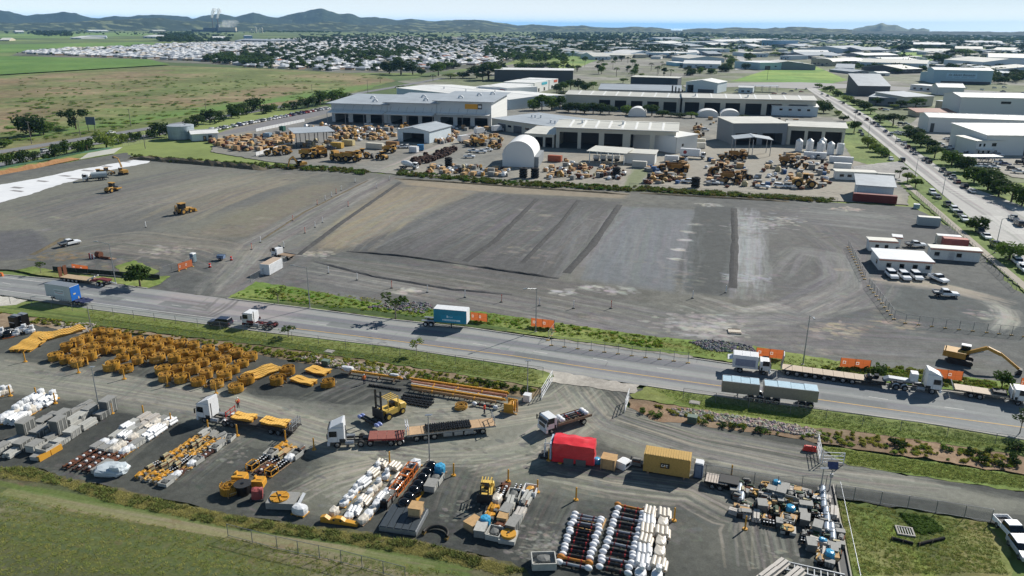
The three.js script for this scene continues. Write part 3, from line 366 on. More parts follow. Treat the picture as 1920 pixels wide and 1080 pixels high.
for (const [u,w] of o.vents??[]){const hr=o.roof==='gx'?h + rise*(w<0.5?w*2:2 - w*2):h + (h2 - h)*w;add(g,'roof_vent',WHITE,cyl(0.55,0.55,1.6,x0 + u*W,hr,-w*D),cyl(0.9,0.5,0.5,x0 + u*W,hr + 1.5,-w*D));}
g.userData.size=[W,h,D];return g;
}
const depthTo=(a,b,topPx,topPy,h)=>{const n=b.clone().sub(a).normalize(),away=new THREE.Vector3(n.z,0,-n.x),q=G(topPx,topPy,h);return Math.max(4,Math.abs(q.sub(a).dot(away)));};
// dealer's large warehouse in three steps of roof
{
const a=G(623,228),b=G(921,238),q=(t)=>mid(a,b,t);
const D=46,parts=[[0,0.36,11.4,'lowest stepped bay of the long grey-roofed warehouse beside the car park'],[0.36,0.67,12.9,'middle stepped bay of the long grey-roofed warehouse'],[0.67,1,14.6,'tallest bay of the long grey-roofed warehouse, with a yellow sign on it']];
parts.forEach(([s,t,h,label],i)=>{
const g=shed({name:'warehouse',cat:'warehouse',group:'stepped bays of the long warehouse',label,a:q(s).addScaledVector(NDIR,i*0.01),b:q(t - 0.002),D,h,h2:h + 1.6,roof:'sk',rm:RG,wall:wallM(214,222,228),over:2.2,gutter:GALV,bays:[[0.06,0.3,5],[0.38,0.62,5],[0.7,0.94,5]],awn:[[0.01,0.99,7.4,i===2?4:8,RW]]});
const W=g.userData.size[0];for (let k=0;k<6;k++) add(g,'strut',GALV,bar([-W / 2 + (k + 0.5) / 6*W,7.5,3.5],[-W / 2 + (k + 0.5) / 6*W,10.4,0.1],0.08));
const duct=(x,z)=>{const y=h + 1.6*(-z / D) + 0.3,d=add(g,'roof_cowl',WHITE,new THREE.TorusGeometry(1.3,0.55,8,10,Math.PI).rotateY(0.5).translate(x,y,z));return d;};
if (i===2){duct(-W*0.15,-12);duct(W*0.1,-26);duct(W*0.3,-34);}else{duct(W*0.2,-9);duct(W*0.0,-24);}
if (i===2){
const sg=add(g,'sign_board',M('sign yellow',232,168,30,{roughness:0.5}),bx(10.5,2.9,0.12,W*0.18,10.2,0.08));
add(sg,'sign_end',M('sign black',24,24,24),bx(2.6,2.9,0.12,W*0.18 + 4.0,10.2,0.15));
add(sg,'lettering',WHITE,bx(1.9,1.5,0.06,W*0.18 + 4.0,10.9,0.24));
}
if (i===2) add(g,'side_cladding',WW,bx(0.2,h - 0.4,D - 0.2,W / 2 + 0.12,0,-D / 2));
});
// low wing joining the warehouse to the workshop
const w1=G(922,242),w2=G(1050,262);
shed({name:'warehouse_wing',cat:'warehouse',label:'low grey-roofed wing with roof plant joining the warehouse to the five-bay workshop',a:w1,b:w2,D:38,h:6.2,h2:6.8,roof:'sk',rm:RG,wall:WC,vents:[[0.25,0.5],[0.3,0.5],[0.35,0.55],[0.7,0.25],[0.76,0.25],[0.82,0.25],[0.88,0.28]],doors:[[0.1,0.22,4],[0.34,0.46,4],[0.6,0.72,4]],wins:[[0.28,2.5,3,1.2],[0.54,2.5,3,1.2]]});
}
const frontShed=(name,label,cat,a,b,h,back,o={})=>shed({name,label,cat,a,b,h,D:o.D??depthTo(a,b,back[0],back[1],(o.h2??h)),...o});
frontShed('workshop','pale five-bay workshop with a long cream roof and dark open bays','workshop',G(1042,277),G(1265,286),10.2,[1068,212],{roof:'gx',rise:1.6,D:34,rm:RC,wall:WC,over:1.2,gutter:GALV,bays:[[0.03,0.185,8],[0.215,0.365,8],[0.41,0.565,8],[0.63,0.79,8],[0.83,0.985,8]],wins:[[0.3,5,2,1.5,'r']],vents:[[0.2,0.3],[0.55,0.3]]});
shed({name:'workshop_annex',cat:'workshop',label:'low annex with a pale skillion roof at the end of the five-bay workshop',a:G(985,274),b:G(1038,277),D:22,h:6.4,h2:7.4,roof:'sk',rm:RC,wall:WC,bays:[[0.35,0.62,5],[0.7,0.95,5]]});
shed({name:'workshop_extension',cat:'workshop',label:'white lean-to on the sunny end of the five-bay workshop',a:G(1267,288),b:G(1306,281),D:26,h:7.6,h2:8.4,roof:'sk',rm:RW,wall:WW,wins:[[0.3,3,1.4,1.2]]});
{
const dm=shed({name:'dome_shelter',cat:'shelter',label:'tall white fabric dome shelter standing on containers in the dealer yard',a:G(942,312),b:G(1001,314),D:21,h:4.6,roof:'bv',rise:6.4,rm:M('white fabric',240,241,240,{roughness:0.8}),wall:M('white fabric',240,241,240)});
add(dm,'side_container',WG,bx(2.4,4.4,20,7.6,0,-10.8));
}
shed({name:'fuel_canopy',cat:'canopy',label:'open canopy with a pale flat roof and tanks under it beside the white tank house',a:G(1104,305),b:G(1170,310),D:12,h:5.2,h2:5.6,roof:'sk',rm:RC,open:3,over:1});
shed({name:'tank_house',cat:'shed',label:'low white-walled tank house joined to the open fuel canopy',a:G(1171,306),b:G(1227,309),D:9,h:4.6,h2:5,roof:'sk',rm:RC,wall:WW});
{
for (let k=0;k<4;k++){const tk=thing('fuel_tank',G(1118 + k*13,301),GRID,`white horizontal fuel tank under the open canopy, ${ORD[k]} from the dome side`,'tank','fuel tanks under the canopy');add(tk,'shell',WHITE,cyl(1,1,2.6,0,1.5,0,'x'));add(tk,'cradle',DARK,bx(2,0.6,1.4));}
}
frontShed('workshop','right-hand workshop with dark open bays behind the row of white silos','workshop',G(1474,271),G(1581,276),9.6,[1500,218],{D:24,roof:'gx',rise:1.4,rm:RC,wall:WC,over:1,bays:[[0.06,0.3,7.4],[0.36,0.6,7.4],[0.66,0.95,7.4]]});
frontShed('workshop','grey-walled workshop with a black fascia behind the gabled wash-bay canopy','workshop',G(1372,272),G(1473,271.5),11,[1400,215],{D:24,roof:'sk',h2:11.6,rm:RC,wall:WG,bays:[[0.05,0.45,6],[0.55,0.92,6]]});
shed({name:'wash_bay',cat:'canopy',label:'open wash bay with a grey gabled roof and tall legs',a:G(1376,291),b:G(1444,293),D:11,h:7.6,roof:'gz',rise:1.1,rm:RG,wall:GALV,open:2});
shed({name:'office_block',cat:'building',label:'white two-storey block behind the silo workshop',a:G(1446,216),b:G(1532,219),D:14,h:6.4,h2:7.2,roof:'sk',rm:RW,wall:WB,wins:[[0.2,3.6,2,1.2],[0.4,3.6,2,1.2],[0.6,3.6,2,1.2],[0.8,3.6,2,1.2]]});
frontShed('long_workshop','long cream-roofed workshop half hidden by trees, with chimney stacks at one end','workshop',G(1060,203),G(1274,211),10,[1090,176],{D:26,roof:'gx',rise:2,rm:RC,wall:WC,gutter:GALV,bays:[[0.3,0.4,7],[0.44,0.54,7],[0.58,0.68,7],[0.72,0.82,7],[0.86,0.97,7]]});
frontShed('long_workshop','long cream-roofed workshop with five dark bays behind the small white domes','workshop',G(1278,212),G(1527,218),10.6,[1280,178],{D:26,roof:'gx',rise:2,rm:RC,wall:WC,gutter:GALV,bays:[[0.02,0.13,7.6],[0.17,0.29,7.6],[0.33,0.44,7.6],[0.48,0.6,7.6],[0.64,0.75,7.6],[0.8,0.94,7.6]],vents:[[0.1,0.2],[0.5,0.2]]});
for (let k=0;k<4;k++){const st=thing('chimney_stack',G(1258 + k*6.2,205),0,`dark steel flue ${ORD[k]} in the group between the two long workshops`,'chimney','flues between the workshops');add(st,'flue',DARK,cyl(0.55,0.55,17 - k,0,0,0));add(st,'cap',GALV,cyl(0.8,0.6,0.5,0,17 - k,0));}
frontShed('grey_roof_hall','broad hall with a grey hipped roof behind the long workshop','building',G(1122,186),G(1275,190),8,[1160,158],{D:44,roof:'gx',rise:3,rm:RG,wall:WG});
shed({name:'roof_annex',cat:'building',label:'white flat-roofed annex at the end of the tree-hidden workshop',a:G(1062,192),b:G(1124,196),D:20,h:6,roof:'fl',rm:RW,wall:WC});
[[1178,218,1211,219,'beside the tree-hidden workshop'],[1309,219,1347,220,'in front of the long five-bay workshop'],[1351,219,1387,220,'nearest the silo workshop']].forEach(([x,y,x2,y2,w],i)=>shed({name:'dome_shelter',cat:'shelter',label:`small white fabric dome ${w}`,a:G(x,y),b:G(x2,y2),D:12,h:1.2,roof:'bv',rise:i?3.4:4.6,rm:M('white fabric',240,241,240),wall:M('white fabric',240,241,240)}));
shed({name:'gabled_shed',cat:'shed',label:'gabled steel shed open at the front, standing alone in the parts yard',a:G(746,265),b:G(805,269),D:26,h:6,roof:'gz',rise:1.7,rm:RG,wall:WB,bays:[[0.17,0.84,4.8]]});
shed({name:'machine_shelter',cat:'shelter',label:'open-sided shelter with a grey roof over parts racks in the parts yard',a:G(556,277),b:G(626,273),D:15,h:7,h2:7.6,roof:'sk',rm:RG,wall:DARK,open:4,over:1});
shed({name:'pump_shed',cat:'shed',label:'small white gabled shed beside the steel water tank',a:G(361,265),b:G(409,262),D:9,h:3.6,roof:'gx',rise:1.3,rm:RW,wall:WB,doors:[[0.42,0.55,2.4]]});
{
const t=thing('water_tank',G(341,259),0,'large round corrugated steel water tank beside the small white shed','water tank');
const pr=[];for (let k=0;k<=14;k++) pr.push(new THREE.Vector2(6.6 + (k % 2)*0.1,k / 14*6.8));add(t,'shell',M('tank steel',170,184,194,{roughness:0.5,metalness:0.3,map:ROOFT}),new THREE.LatheGeometry(pr,40));add(t,'lid',RG,cyl(0.4,6.75,0.7,0,6.8,0,'y',40));add(t,'hatch',GALV,bx(1,0.3,1,3,7.1,1));
}
for (const [i,[x,y]] of [[1497,283],[1517,283],[1537,287],[1541,281],[1556,289],[1574,289]].entries()){const s=thing('silo',G(x,y),0,i===5?'flat-topped white tank at the end of the silo row':`white cone-topped silo, ${ORD[i]} in the row before the open-bay workshop`,'silo','white silos in the dealer yard');add(s,'shell',WHITE,cyl(1.7,1.7,5,0,0,0,'y',20));add(s,'cone',i===5?RG:RW,cyl(i===5?1.5:0.25,1.75,i===5?0.2:1.2,0,5,0,'y',20));}
// the white showrooms and warehouses beyond
frontShed('showroom','wide white-roofed warehouse with a pale blue wall beyond the stepped warehouse','building',G(744,181),G(955,206),7,[820,150],{D:60,roof:'gx',rise:1.2,rm:RW,wall:WB,over:0.4,vents:[[0.3,0.3],[0.5,0.3],[0.7,0.4],[0.4,0.7]]});
[[918,183,950,188,[198,60,50]],[951,187,972,184,[236,170,40]],[973,184,1000,178,[60,170,190]],[1002,175,1028,169,[60,180,200]],[1030,168,1046,165,[214,90,50]]].forEach(([x,y,x2,y2,c],i)=>{const g=shed({name:'showroom',cat:'building',group:'white showrooms along the far car park',label:`white flat-roofed showroom, ${ORD[i]} from the stepped warehouse in the far row`,a:G(x,y),b:G(x2,y2),D:30,h:9.5 - i*0.2,roof:'fl',rm:RW,wall:WW,over:0.1,wins:[[0.3,0.6,4,3],[0.7,0.6,4,3]]});const W=g.userData.size[0];add(g,'fascia',M('fascia paint',...c),bx(W*0.4,2.2,0.2,W*0.2,6,0.12));});
frontShed('distribution_hall','long dark-walled hall with a brilliant white roof before the trees','building',G(927,152),G(1074,154),12,[960,128],{D:40,roof:'fl',rm:RW,wall:WK});
shed({name:'dark_shed',cat:'shed',label:'dark-walled shed with a white roof edge before the palms',a:G(1182,159),b:G(1270,162),D:24,h:8,roof:'fl',rm:RC,wall:wallM(70,78,88),over:0.6});
shed({name:'blue_shed',cat:'shed',label:'pale blue gabled shed with a dark doorway beside the cross street',a:G(1285,172),b:G(1344,175),D:30,h:9,roof:'gz',rise:2.2,rm:RW,wall:WB,bays:[[0.05,0.25,6.5]],doors:[[0.4,0.9,3,WK]]});
shed({name:'service_office',cat:'building',label:'small pale office with a hipped roof beside the cross street forecourt',a:G(1384,174),b:G(1411,175),D:12,h:5,roof:'gx',rise:1.4,rm:RW,wall:WB,wins:[[0.3,1,2.4,1.4],[0.7,1,2.4,1.4]]});
shed({name:'forecourt_canopy',cat:'canopy',label:'flat fuel forecourt canopy on posts by the cross street',a:G(1415,172),b:G(1458,173),D:10,h:5.4,roof:'fl',rm:RG,open:3,wall:GALV});
// sheds on the far side of the second street
shed({name:'grey_hall',cat:'building',label:'dark grey windowless hall with a steep pale skillion roof by the cross street',a:G(1607,179),b:G(1667,180),D:34,h:8.5,h2:17,roof:'sk',rm:RG,wall:wallM(104,104,106),over:0.5});
shed({name:'trade_unit',cat:'building',label:'low grey trade unit with a metal roof below the dark grey hall',a:G(1627,196),b:G(1692,200),D:26,h:6,h2:7.4,roof:'sk',rm:RG,wall:WG,wins:[[0.3,1.4,4,1.6],[0.65,1.4,4,1.6]]});
shed({name:'trade_unit',cat:'building',label:'cream trade unit with a ribbed grey roof beside the low grey one',a:G(1694,201),b:G(1748,199),D:30,h:7.6,h2:9,roof:'sk',rm:RG,wall:WC,wins:[[0.4,4,5,1.2],[0.7,1,3,2]]});
shed({name:'tall_white_shed',cat:'shed',label:'tall white shed with a dark name board high on its wall',a:G(1796,218),b:G(1990,222),D:30,h:13,roof:'gx',rise:2,rm:RW,wall:WW,wins:[[0.44,9,6.5,1.6]]});
shed({name:'stone_annex',cat:'shed',label:'plain grey block against the end of the tall white shed',a:G(1752,207),b:G(1781,210),D:14,h:7,roof:'fl',rm:RG,wall:WT});
shed({name:'long_white_shed',cat:'shed',label:'long low white shed with one dark roller door facing the second street',a:G(1738,247),b:G(1980,256),D:24,h:8.4,roof:'gx',rise:1.4,rm:RW,wall:WW,bays:[[0.28,0.38,5.4]],doors:[[0.02,0.05,5,WK]]});
shed({name:'office_warehouse',cat:'building',label:'white warehouse with a big grey roof behind a two-storey office',a:G(1845,291),b:G(1990,292),D:32,h:9.5,h2:11.4,roof:'sk',rm:RW,wall:WW,doors:[[0.5,0.8,5,WK]]});
shed({name:'two_storey_office',cat:'building',label:'white two-storey office with small dark windows in front of the big-roofed warehouse',a:G(1826,292),b:G(1878,291),D:14,h:7,h2:7.6,roof:'sk',rm:RC,wall:WW,wins:[[0.15,4.4,1,1.3],[0.3,4.4,1,1.3],[0.65,4.4,2.4,1.5],[0.15,1,1,1.3],[0.3,1,1,1.3],[0.5,1,1,1.3],[0.75,1,1.4,1.3]],awn:[[0.05,0.6,3.3,2.5,RW]]});
shed({name:'entry_pavilion',cat:'building',label:'low white entrance pavilion in front of the two-storey office',a:G(1800,281),b:G(1828,285),D:9,h:3.6,roof:'fl',rm:RW,wall:WW,wins:[[0.3,0.8,2,1.6],[0.7,0.8,2,1.6]]});
shed({name:'carport',cat:'carport',label:'long flat white carport over parked utes beside the white office',a:G(1806,306),b:G(1876,306),D:6,h:2.8,roof:'fl',rm:RW,open:6,wall:GALV});
shed({name:'red_roof_shed',cat:'shed',label:'low rusty red-roofed shed between the grey trade units and the long white shed',a:G(1718,219),b:G(1790,220),D:14,h:3,h2:4.4,roof:'sk',rm:roofM(150,92,70),wall:WT});
{
const g=shed({name:'lettered_warehouse',cat:'warehouse',label:'pale blue warehouse with dark script lettering across its long wall',a:G(1748,156),b:G(1858,158.5),D:30,h:14.5,roof:'gx',rise:2,rm:RW,wall:wallM(176,206,222),doors:[[0.14,0.98,2.6,WK]]});
const W=g.userData.size[0],tx=canvasTexture(1024,192,(c)=>{c.fillStyle='#b0cede';c.fillRect(0,0,1024,192);c.fillStyle='#2c2f3c';c.font='italic bold 108px serif';c.fillText('As Above Bananas',60,108,900);c.fillStyle='#7ea0b2';for (let k=0;k<4;k++) c.fillRect(20 + k*250,146,190,16);});
add(g,'lettering',new THREE.MeshStandardMaterial({map:tx,roughness:0.7}),new THREE.PlaneGeometry(W*0.52,W*0.0975).translate(-W*0.02,8.6,0.03));
shed({name:'blue_annex',cat:'shed',label:'smaller blue shed at the end of the lettered warehouse',a:G(1724,151),b:G(1744,154),D:22,h:9.5,roof:'gz',rise:1.4,rm:RW,wall:wallM(176,206,222)});
const bt=shed({name:'barrel_shed',cat:'shed',label:'white barrel-roofed store across the road from the lettered warehouse',a:G(1757,178),b:G(1806,179),D:16,h:7,roof:'gx',rise:3,rm:RW,wall:WW});
shed({name:'office_unit',cat:'building',label:'low white units beside the barrel-roofed store',a:G(1706,168),b:G(1748,172),D:16,h:5,roof:'fl',rm:RW,wall:WW,wins:[[0.2,1,3,1.6],[0.5,1,3,1.6],[0.8,1,3,1.6]]});
}
// sheds further out: near-base corners, wall height and roof depth in pixels of the photograph
const far=[
[1280,127,1350,128.5,8,4,WB,RW,'gx'],[1291,117,1358,117,7,4,WB,RC,'gz'],[1322,98,1368,98,6,3,WB,RW,'fl'],[1288,104,1320,104,4,3,WB,RW,'gx'],[1328,105,1354,105,4,2.5,WG,RG,'gx'],[1284,91,1320,90,4,3,WG,RG,'gx'],[1300,84,1326,84,5,3,WB,RW,'fl'],[1333,84,1364,83,5,3,wallM(120,150,180),RG,'fl'],[1335,87,1368,87,3,2,WG,RW,'gx'],
[1424,131,1505,130,13,4,wallM(186,214,224),RW,'fl'],[1408,126,1424,130,9,5,WG,RC,'gx'],[1411,107,1440,107,7,4,WB,RC,'fl'],[1462,111,1482,112,7,2,WB,RG,'fl'],[1412,92,1430,92,5,2,WW,RW,'gx'],[1428,86,1448,87,11,1,wallM(140,176,204),RG,'fl'],[1446,87,1430,80,4,2,WG,RW,'fl'],[1350,81,1450,78,3,2,wallM(70,96,130),RW,'gx'],[1403,82,1427,82,3,2,WW,RW,'gx'],
[1490,104,1556,105,5,4,WB,RW,'gx'],[1510,110,1580,110,6,3,WG,RG,'gx'],[1520,122,1560,124,8,5,WT,RC,'bv'],[1580,100,1632,98,8,2,WB,RG,'gx'],[1615,101,1668,101,7,3,WG,RG,'gx'],[1620,113,1684,112,9,2,WG,RW,'gx'],[1610,127,1736,131,11,4,WB,RC,'gx'],[1660,119,1722,119,6,3,WB,RW,'gx'],[1582,119,1610,123,6,4,WG,RG,'gx'],[1565,133,1600,134,6,5,WB,RG,'gx'],[1598,139,1640,139,4,5,WG,RG,'gz'],[1646,142,1668,142,5,2,WW,RW,'gx'],[1692,138,1728,137,8,5,WK,RC,'gx'],
[1768,124,1842,130,13,4,WB,RC,'gx'],[1850,122,2000,126,15,6,WB,RC,'gx'],[1868,139,1980,142,9,6,WB,RC,'gz'],[1830,132,1845,132,9,3,WW,RW,'fl'],[1710,98,1730,98,3,2,WW,RW,'gx'],[1732,101,1780,102,5,3,WT,RC,'gx'],[1712,88,1772,89,5,3,WG,RW,'gx'],[1750,84,1775,84,4,2,WB,RW,'fl'],[1772,88,1794,88,4,2,WB,RW,'fl'],[1790,96,1842,97,5,3,WT,RC,'gx'],[1860,96,1900,97,3,2,WG,RC,'gx'],[1460,84,1500,83,3,3,WT,RC,'gx'],[1500,90,1530,89,3,3,WG,RG,'gx'],[1495,73,1530,73,3,2,WG,RW,'fl'],[1810,82,1880,83,3,2,WG,RG,'gx'],
[1210,107,1269,109,9,4,wallM(200,222,236),RW,'fl'],[1160,96,1204,96,6,3,wallM(110,140,160),RG,'fl'],[1112,112,1145,112,6,4,WB,RC,'gx'],[1135,105,1180,107,6,4,WB,RW,'gx'],[1172,110,1200,107,6,5,WC,RC,'fl'],[1268,124,1290,124,6,3,wallM(170,220,240),RW,'fl'],[1218,87,1250,87,5,3,WK,RG,'fl'],[1250,86,1284,84,4,2,WB,RW,'gx'],[1238,76,1285,75,3,2,WB,RG,'gx'],[1140,87,1166,88,3,3,WT,RC,'gx'],
[460,77,474,77,10,1,wallM(150,190,216),RW,'fl'],[30,62.5,46,62.5,3,1.5,WW,RW,'gx'],[70,57,100,57,2.5,1.5,WT,RC,'gx'],[268,71,298,72,3,2,WW,RW,'gx'],[162,72,200,72,2.5,2,WB,RG,'gx'],[132,72.5,152,73,2,2,WW,RW,'gx'],[0,77,18,77,2,1.5,WT,RC,'gx'],[168,60,204,60,2,1.5,WW,RW,'gx'],[288,61,312,61,3,2,WT,RC,'gx'],[400,74,424,74,2.5,2,WW,RW,'gx'],[440,79,480,80,3,2,WB,RG,'gx'],[500,81,560,79,5,1.5,wallM(96,110,124),RG,'fl'],
];
const AREA=(x,y)=>x<700?'on the cane plain':x<1290?'beyond the showrooms':x<1400?'left of the long straight road':x<1600?(y>100?'behind the green paddock':'right of the straight road'):x<1750?'beyond the dark grey hall':'behind the lettered warehouse';
const tone=(m)=>{const c=m.color,a=Math.max(c.r,c.g,c.b);return a<0.12?'dark':c.b>c.r*1.12?'pale blue':a>0.7?'white':a>0.45?'cream':'grey';};
const areaCount={};
far.forEach(([x,y,x2,y2,hp,rp,wm,rm,rt])=>{
const a=G(Math.min(x,x2),x<x2?y:y2),b=G(Math.max(x,x2),x<x2?y2:y),c=mid(a,b),cx=(x + x2) / 2,cy0=(y + y2) / 2,h=heightAt(c,cx,cy0 - hp);
const D=Math.min(90,Math.max(8,Math.abs(c.distanceTo(G(cx,cy0 - hp - rp,h).setY(0))))*0.8);
const w=AREA(cx,cy0),n=areaCount[w]=(areaCount[w]??-1) + 1,W=a.distanceTo(b);
shed({name:'industrial_shed',cat:'shed',group:'sheds across the industrial estate',label:`${tone(rm)}-roofed ${tone(wm)} shed ${w}, § from the left`,a,b,D,h,roof:rt,rm,wall:wm,rise:rt==='bv'?h*0.7:undefined,over:0.3,doors:W>20?[[0.12,0.24,h*0.55,WK],[0.5,0.6,h*0.5,SLAB]]:[[0.3,0.6,h*0.5,WK]],wins:W>20?[[0.36,h*0.4,3,1.5],[0.75,h*0.4,3,1.5]]:[]});
});
// ---- hills ----
function hills(name,dist,ridge,depth,base,label){
const cols=[],N=14,M2=new THREE.Vector3();
for (let x=ridge[0][0];x<=ridge[ridge.length - 1][0];x +=3){
let i=0;while (i + 2<ridge.length&&ridge[i + 1][0]<x) i++;
const t=(x - ridge[i][0]) / (ridge[i + 1][0] - ridge[i][0]),s=t*t*(3 - 2*t)*0.5 + t*0.5,y=ridge[i][1] + (ridge[i + 1][1] - ridge[i][1])*s;
const d=M2.set((x - 960) / LENS,(540 - y) / LENS,-1).applyMatrix4(RM),hl=Math.hypot(d.x,d.z),top=Math.max(1,EYE + d.y / hl*dist),ux=d.x / hl,uz=d.z / hl,col=[];
for (let k=0;k<=N;k++){const q=k / N*2 - 1,r=dist + q*depth,wx=ux*r,wz=uz*r,low=dist>9650?-40:-2,f=Math.pow(Math.cos(q*Math.PI / 2),1.3),n=fbm(wx / 420,wz / 420,4),n2=fbm(wx / 90 + 7,wz / 90,3);col.push([wx,low + (top - low*(dist>9650?1:0))*f*(1 - Math.abs(q)*0.9*(n - 0.2)) + (n2 - 0.5)*16*(0.3 + f)*Math.min(1,top / 60),wz]);}
cols.push(col);
}
const pos=[],uv=[];for (let i=0;i + 1<cols.length;i++) for (let k=0;k<N;k++) for (const [a,b] of [[0,0],[1,0],[1,1],[0,0],[1,1],[0,1]]){const p=cols[i + a][k + b];pos.push(...p);uv.push(p[0] / 700 + p[1] / 300,p[2] / 700);}
const g=new THREE.BufferGeometry();g.setAttribute('position',new THREE.BufferAttribute(new Float32Array(pos),3));g.setAttribute('uv',new THREE.BufferAttribute(new Float32Array(uv),2));g.computeVertexNormals();
base.side=THREE.DoubleSide;return struct(name,base,g,label);
}
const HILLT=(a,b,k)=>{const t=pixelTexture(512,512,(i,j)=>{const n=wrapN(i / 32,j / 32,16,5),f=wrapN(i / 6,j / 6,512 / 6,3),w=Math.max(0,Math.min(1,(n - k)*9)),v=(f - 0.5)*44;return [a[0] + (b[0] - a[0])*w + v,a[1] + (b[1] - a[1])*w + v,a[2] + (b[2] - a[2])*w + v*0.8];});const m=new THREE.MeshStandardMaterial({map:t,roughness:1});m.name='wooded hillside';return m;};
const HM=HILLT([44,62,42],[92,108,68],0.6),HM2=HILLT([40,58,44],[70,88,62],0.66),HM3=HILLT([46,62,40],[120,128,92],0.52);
hills('hills',9600,[[-80,22],[-20,19],[0,18],[14,20],[30,25],[48,28],[70,26],[100,25],[122,22],[140,24],[160,30],[185,34],[200,31],[215,29],[240,31],[262,28],[300,27],[330,29],[352,32],[370,38]],700,HM2);
hills('hills',8800,[[340,40],[358,34],[380,30],[398,27],[410,24],[424,27],[440,31],[460,27],[474,23],[484,25],[500,29],[520,32],[545,27],[565,22],[585,18],[603,16],[620,21],[636,26],[650,25],[658,26],[676,33],[700,32],[720,34],[745,37],[770,35],[800,39],[830,40],[850,42]],800,HM);
hills('hills',8200,[[760,42],[800,40],[830,39],[862,38],[890,36],[905,38],[930,41],[950,43],[970,47],[1000,45],[1020,47],[1060,49],[1090,47],[1110,50],[1150,52],[1190,50],[1220,51],[1260,54]],800,HM3);
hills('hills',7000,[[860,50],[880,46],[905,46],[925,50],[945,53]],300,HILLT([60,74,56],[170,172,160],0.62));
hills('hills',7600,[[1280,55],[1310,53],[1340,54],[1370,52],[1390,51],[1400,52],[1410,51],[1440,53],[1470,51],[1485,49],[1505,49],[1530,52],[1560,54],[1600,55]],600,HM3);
hills('hills',9700,[[1590,57],[1610,52],[1630,48],[1642,46],[1654,42],[1664,46],[1680,47],[1695,52],[1704,55],[1712,52],[1720,55],[1732,53],[1745,56]],400,HILLT([120,134,120],[140,150,132],0.5));  // far mountain: distance haze painted into its pale colour
hills('hills',6500,[[-100,44],[-20,42],[60,42],[150,40],[200,37],[240,36],[280,33],[300,33],[330,36],[370,38],[430,42],[480,43],[560,44],[590,42],[615,41],[640,43],[700,46],[800,48],[900,50]],420,HM3);
hills('wooded_rise',8600,[[1150,55],[1300,57],[1500,57],[1700,58.5],[1850,59],[2000,60]],700,HM2);
// ---- the sugar mill on the plain with steam ----
{
const p=G(430,60),sc=p.distanceTo(G(430,60).add(new THREE.Vector3(1,0,0))) ,m=thing('sugar_mill',p,0,'grey-brown mill with two tall smoking chimneys on the plain below the hills','mill');
const unit=G(431,60).distanceTo(p);// metres per pixel there
const B=(x0,x1,h,d,z,mt,nm)=>add(m,nm,mt,bx((x1 - x0)*unit,h*unit,d*unit,((x0 + x1) / 2 - 430)*unit,0,z*unit));
B(384,408,7,6,0,WK,'mill_hall');B(406,412,13,5,-2,WG,'boiler_house');B(411,443,8,8,0,WT,'mill_hall');B(412,444,2,9,2,WK,'side_shed');B(362,384,4,5,0,WK,'conveyor_shed');
for (const x of [400.5,410]){const c=add(m,'chimney',M('chimney brown',120,98,84),cyl(0.55*unit,0.75*unit,24*unit,(x - 430)*unit,0,-2*unit));add(c,'chimney_band',WHITE,cyl(0.6*unit,0.6*unit,0.8*unit,(x - 430)*unit,24.6*unit,-2*unit));}
for (const [x,h,r] of [[480,9,1.4],[488,6,1.2],[492,8,1.2],[472,5,1.5]]){const s=thing('storage_silo',G(x,62),0,`pale silo beside the mill, ${h} pixels tall`.replace(/, .*$/,h>8?', the tallest of four':h>7?', second tallest of four':h>5?', third tallest of four':', the shortest of four'),'silo','silos beside the mill');add(s,'shell',CREAM,cyl(r*unit,r*unit,h*unit));add(s,'dome_cap',WHITE,cyl(0.2*unit,r*unit,1.2*unit,0,h*unit,0));}
const puff=new THREE.MeshPhysicalMaterial({color:lin(252,252,252),roughness:1,transmission:0.5,thickness:0,transparent:true,opacity:0.3});puff.name='steam';const gs=[];
for (let k=0;k<30;k++){const t=k / 30,left=k % 2;gs.push(ball(unit*rr(1,2.2)*(1 + t*1.2),(left?400.5:410)*unit - 430*unit + unit*(t*7 + rr(-1.5,1.5)),unit*(24 + t*15 + rr(-1,1)),unit*rr(-2,2),rr(0.8,1.3),rr(0.6,1.1),1,8));}
const st=add(scene,'smoke',puff,gs);st.position.copy(p);tag(st,'white steam rising from the mill chimneys','smoke',null,'stuff');
const thin=puff.clone();thin.opacity=0.1;thin.name='thin steam';const g2=[];for (let k=0;k<22;k++) g2.push(ball(unit*rr(2.5,5),unit*(rr(-14,14)),unit*(8 + rr(0,11)),unit*rr(-3,3),1.3,1,1,8));const s2=add(scene,'smoke',thin,g2);s2.position.copy(p);tag(s2,'thin haze of steam drifting beside the mill chimneys','smoke',null,'stuff');
}
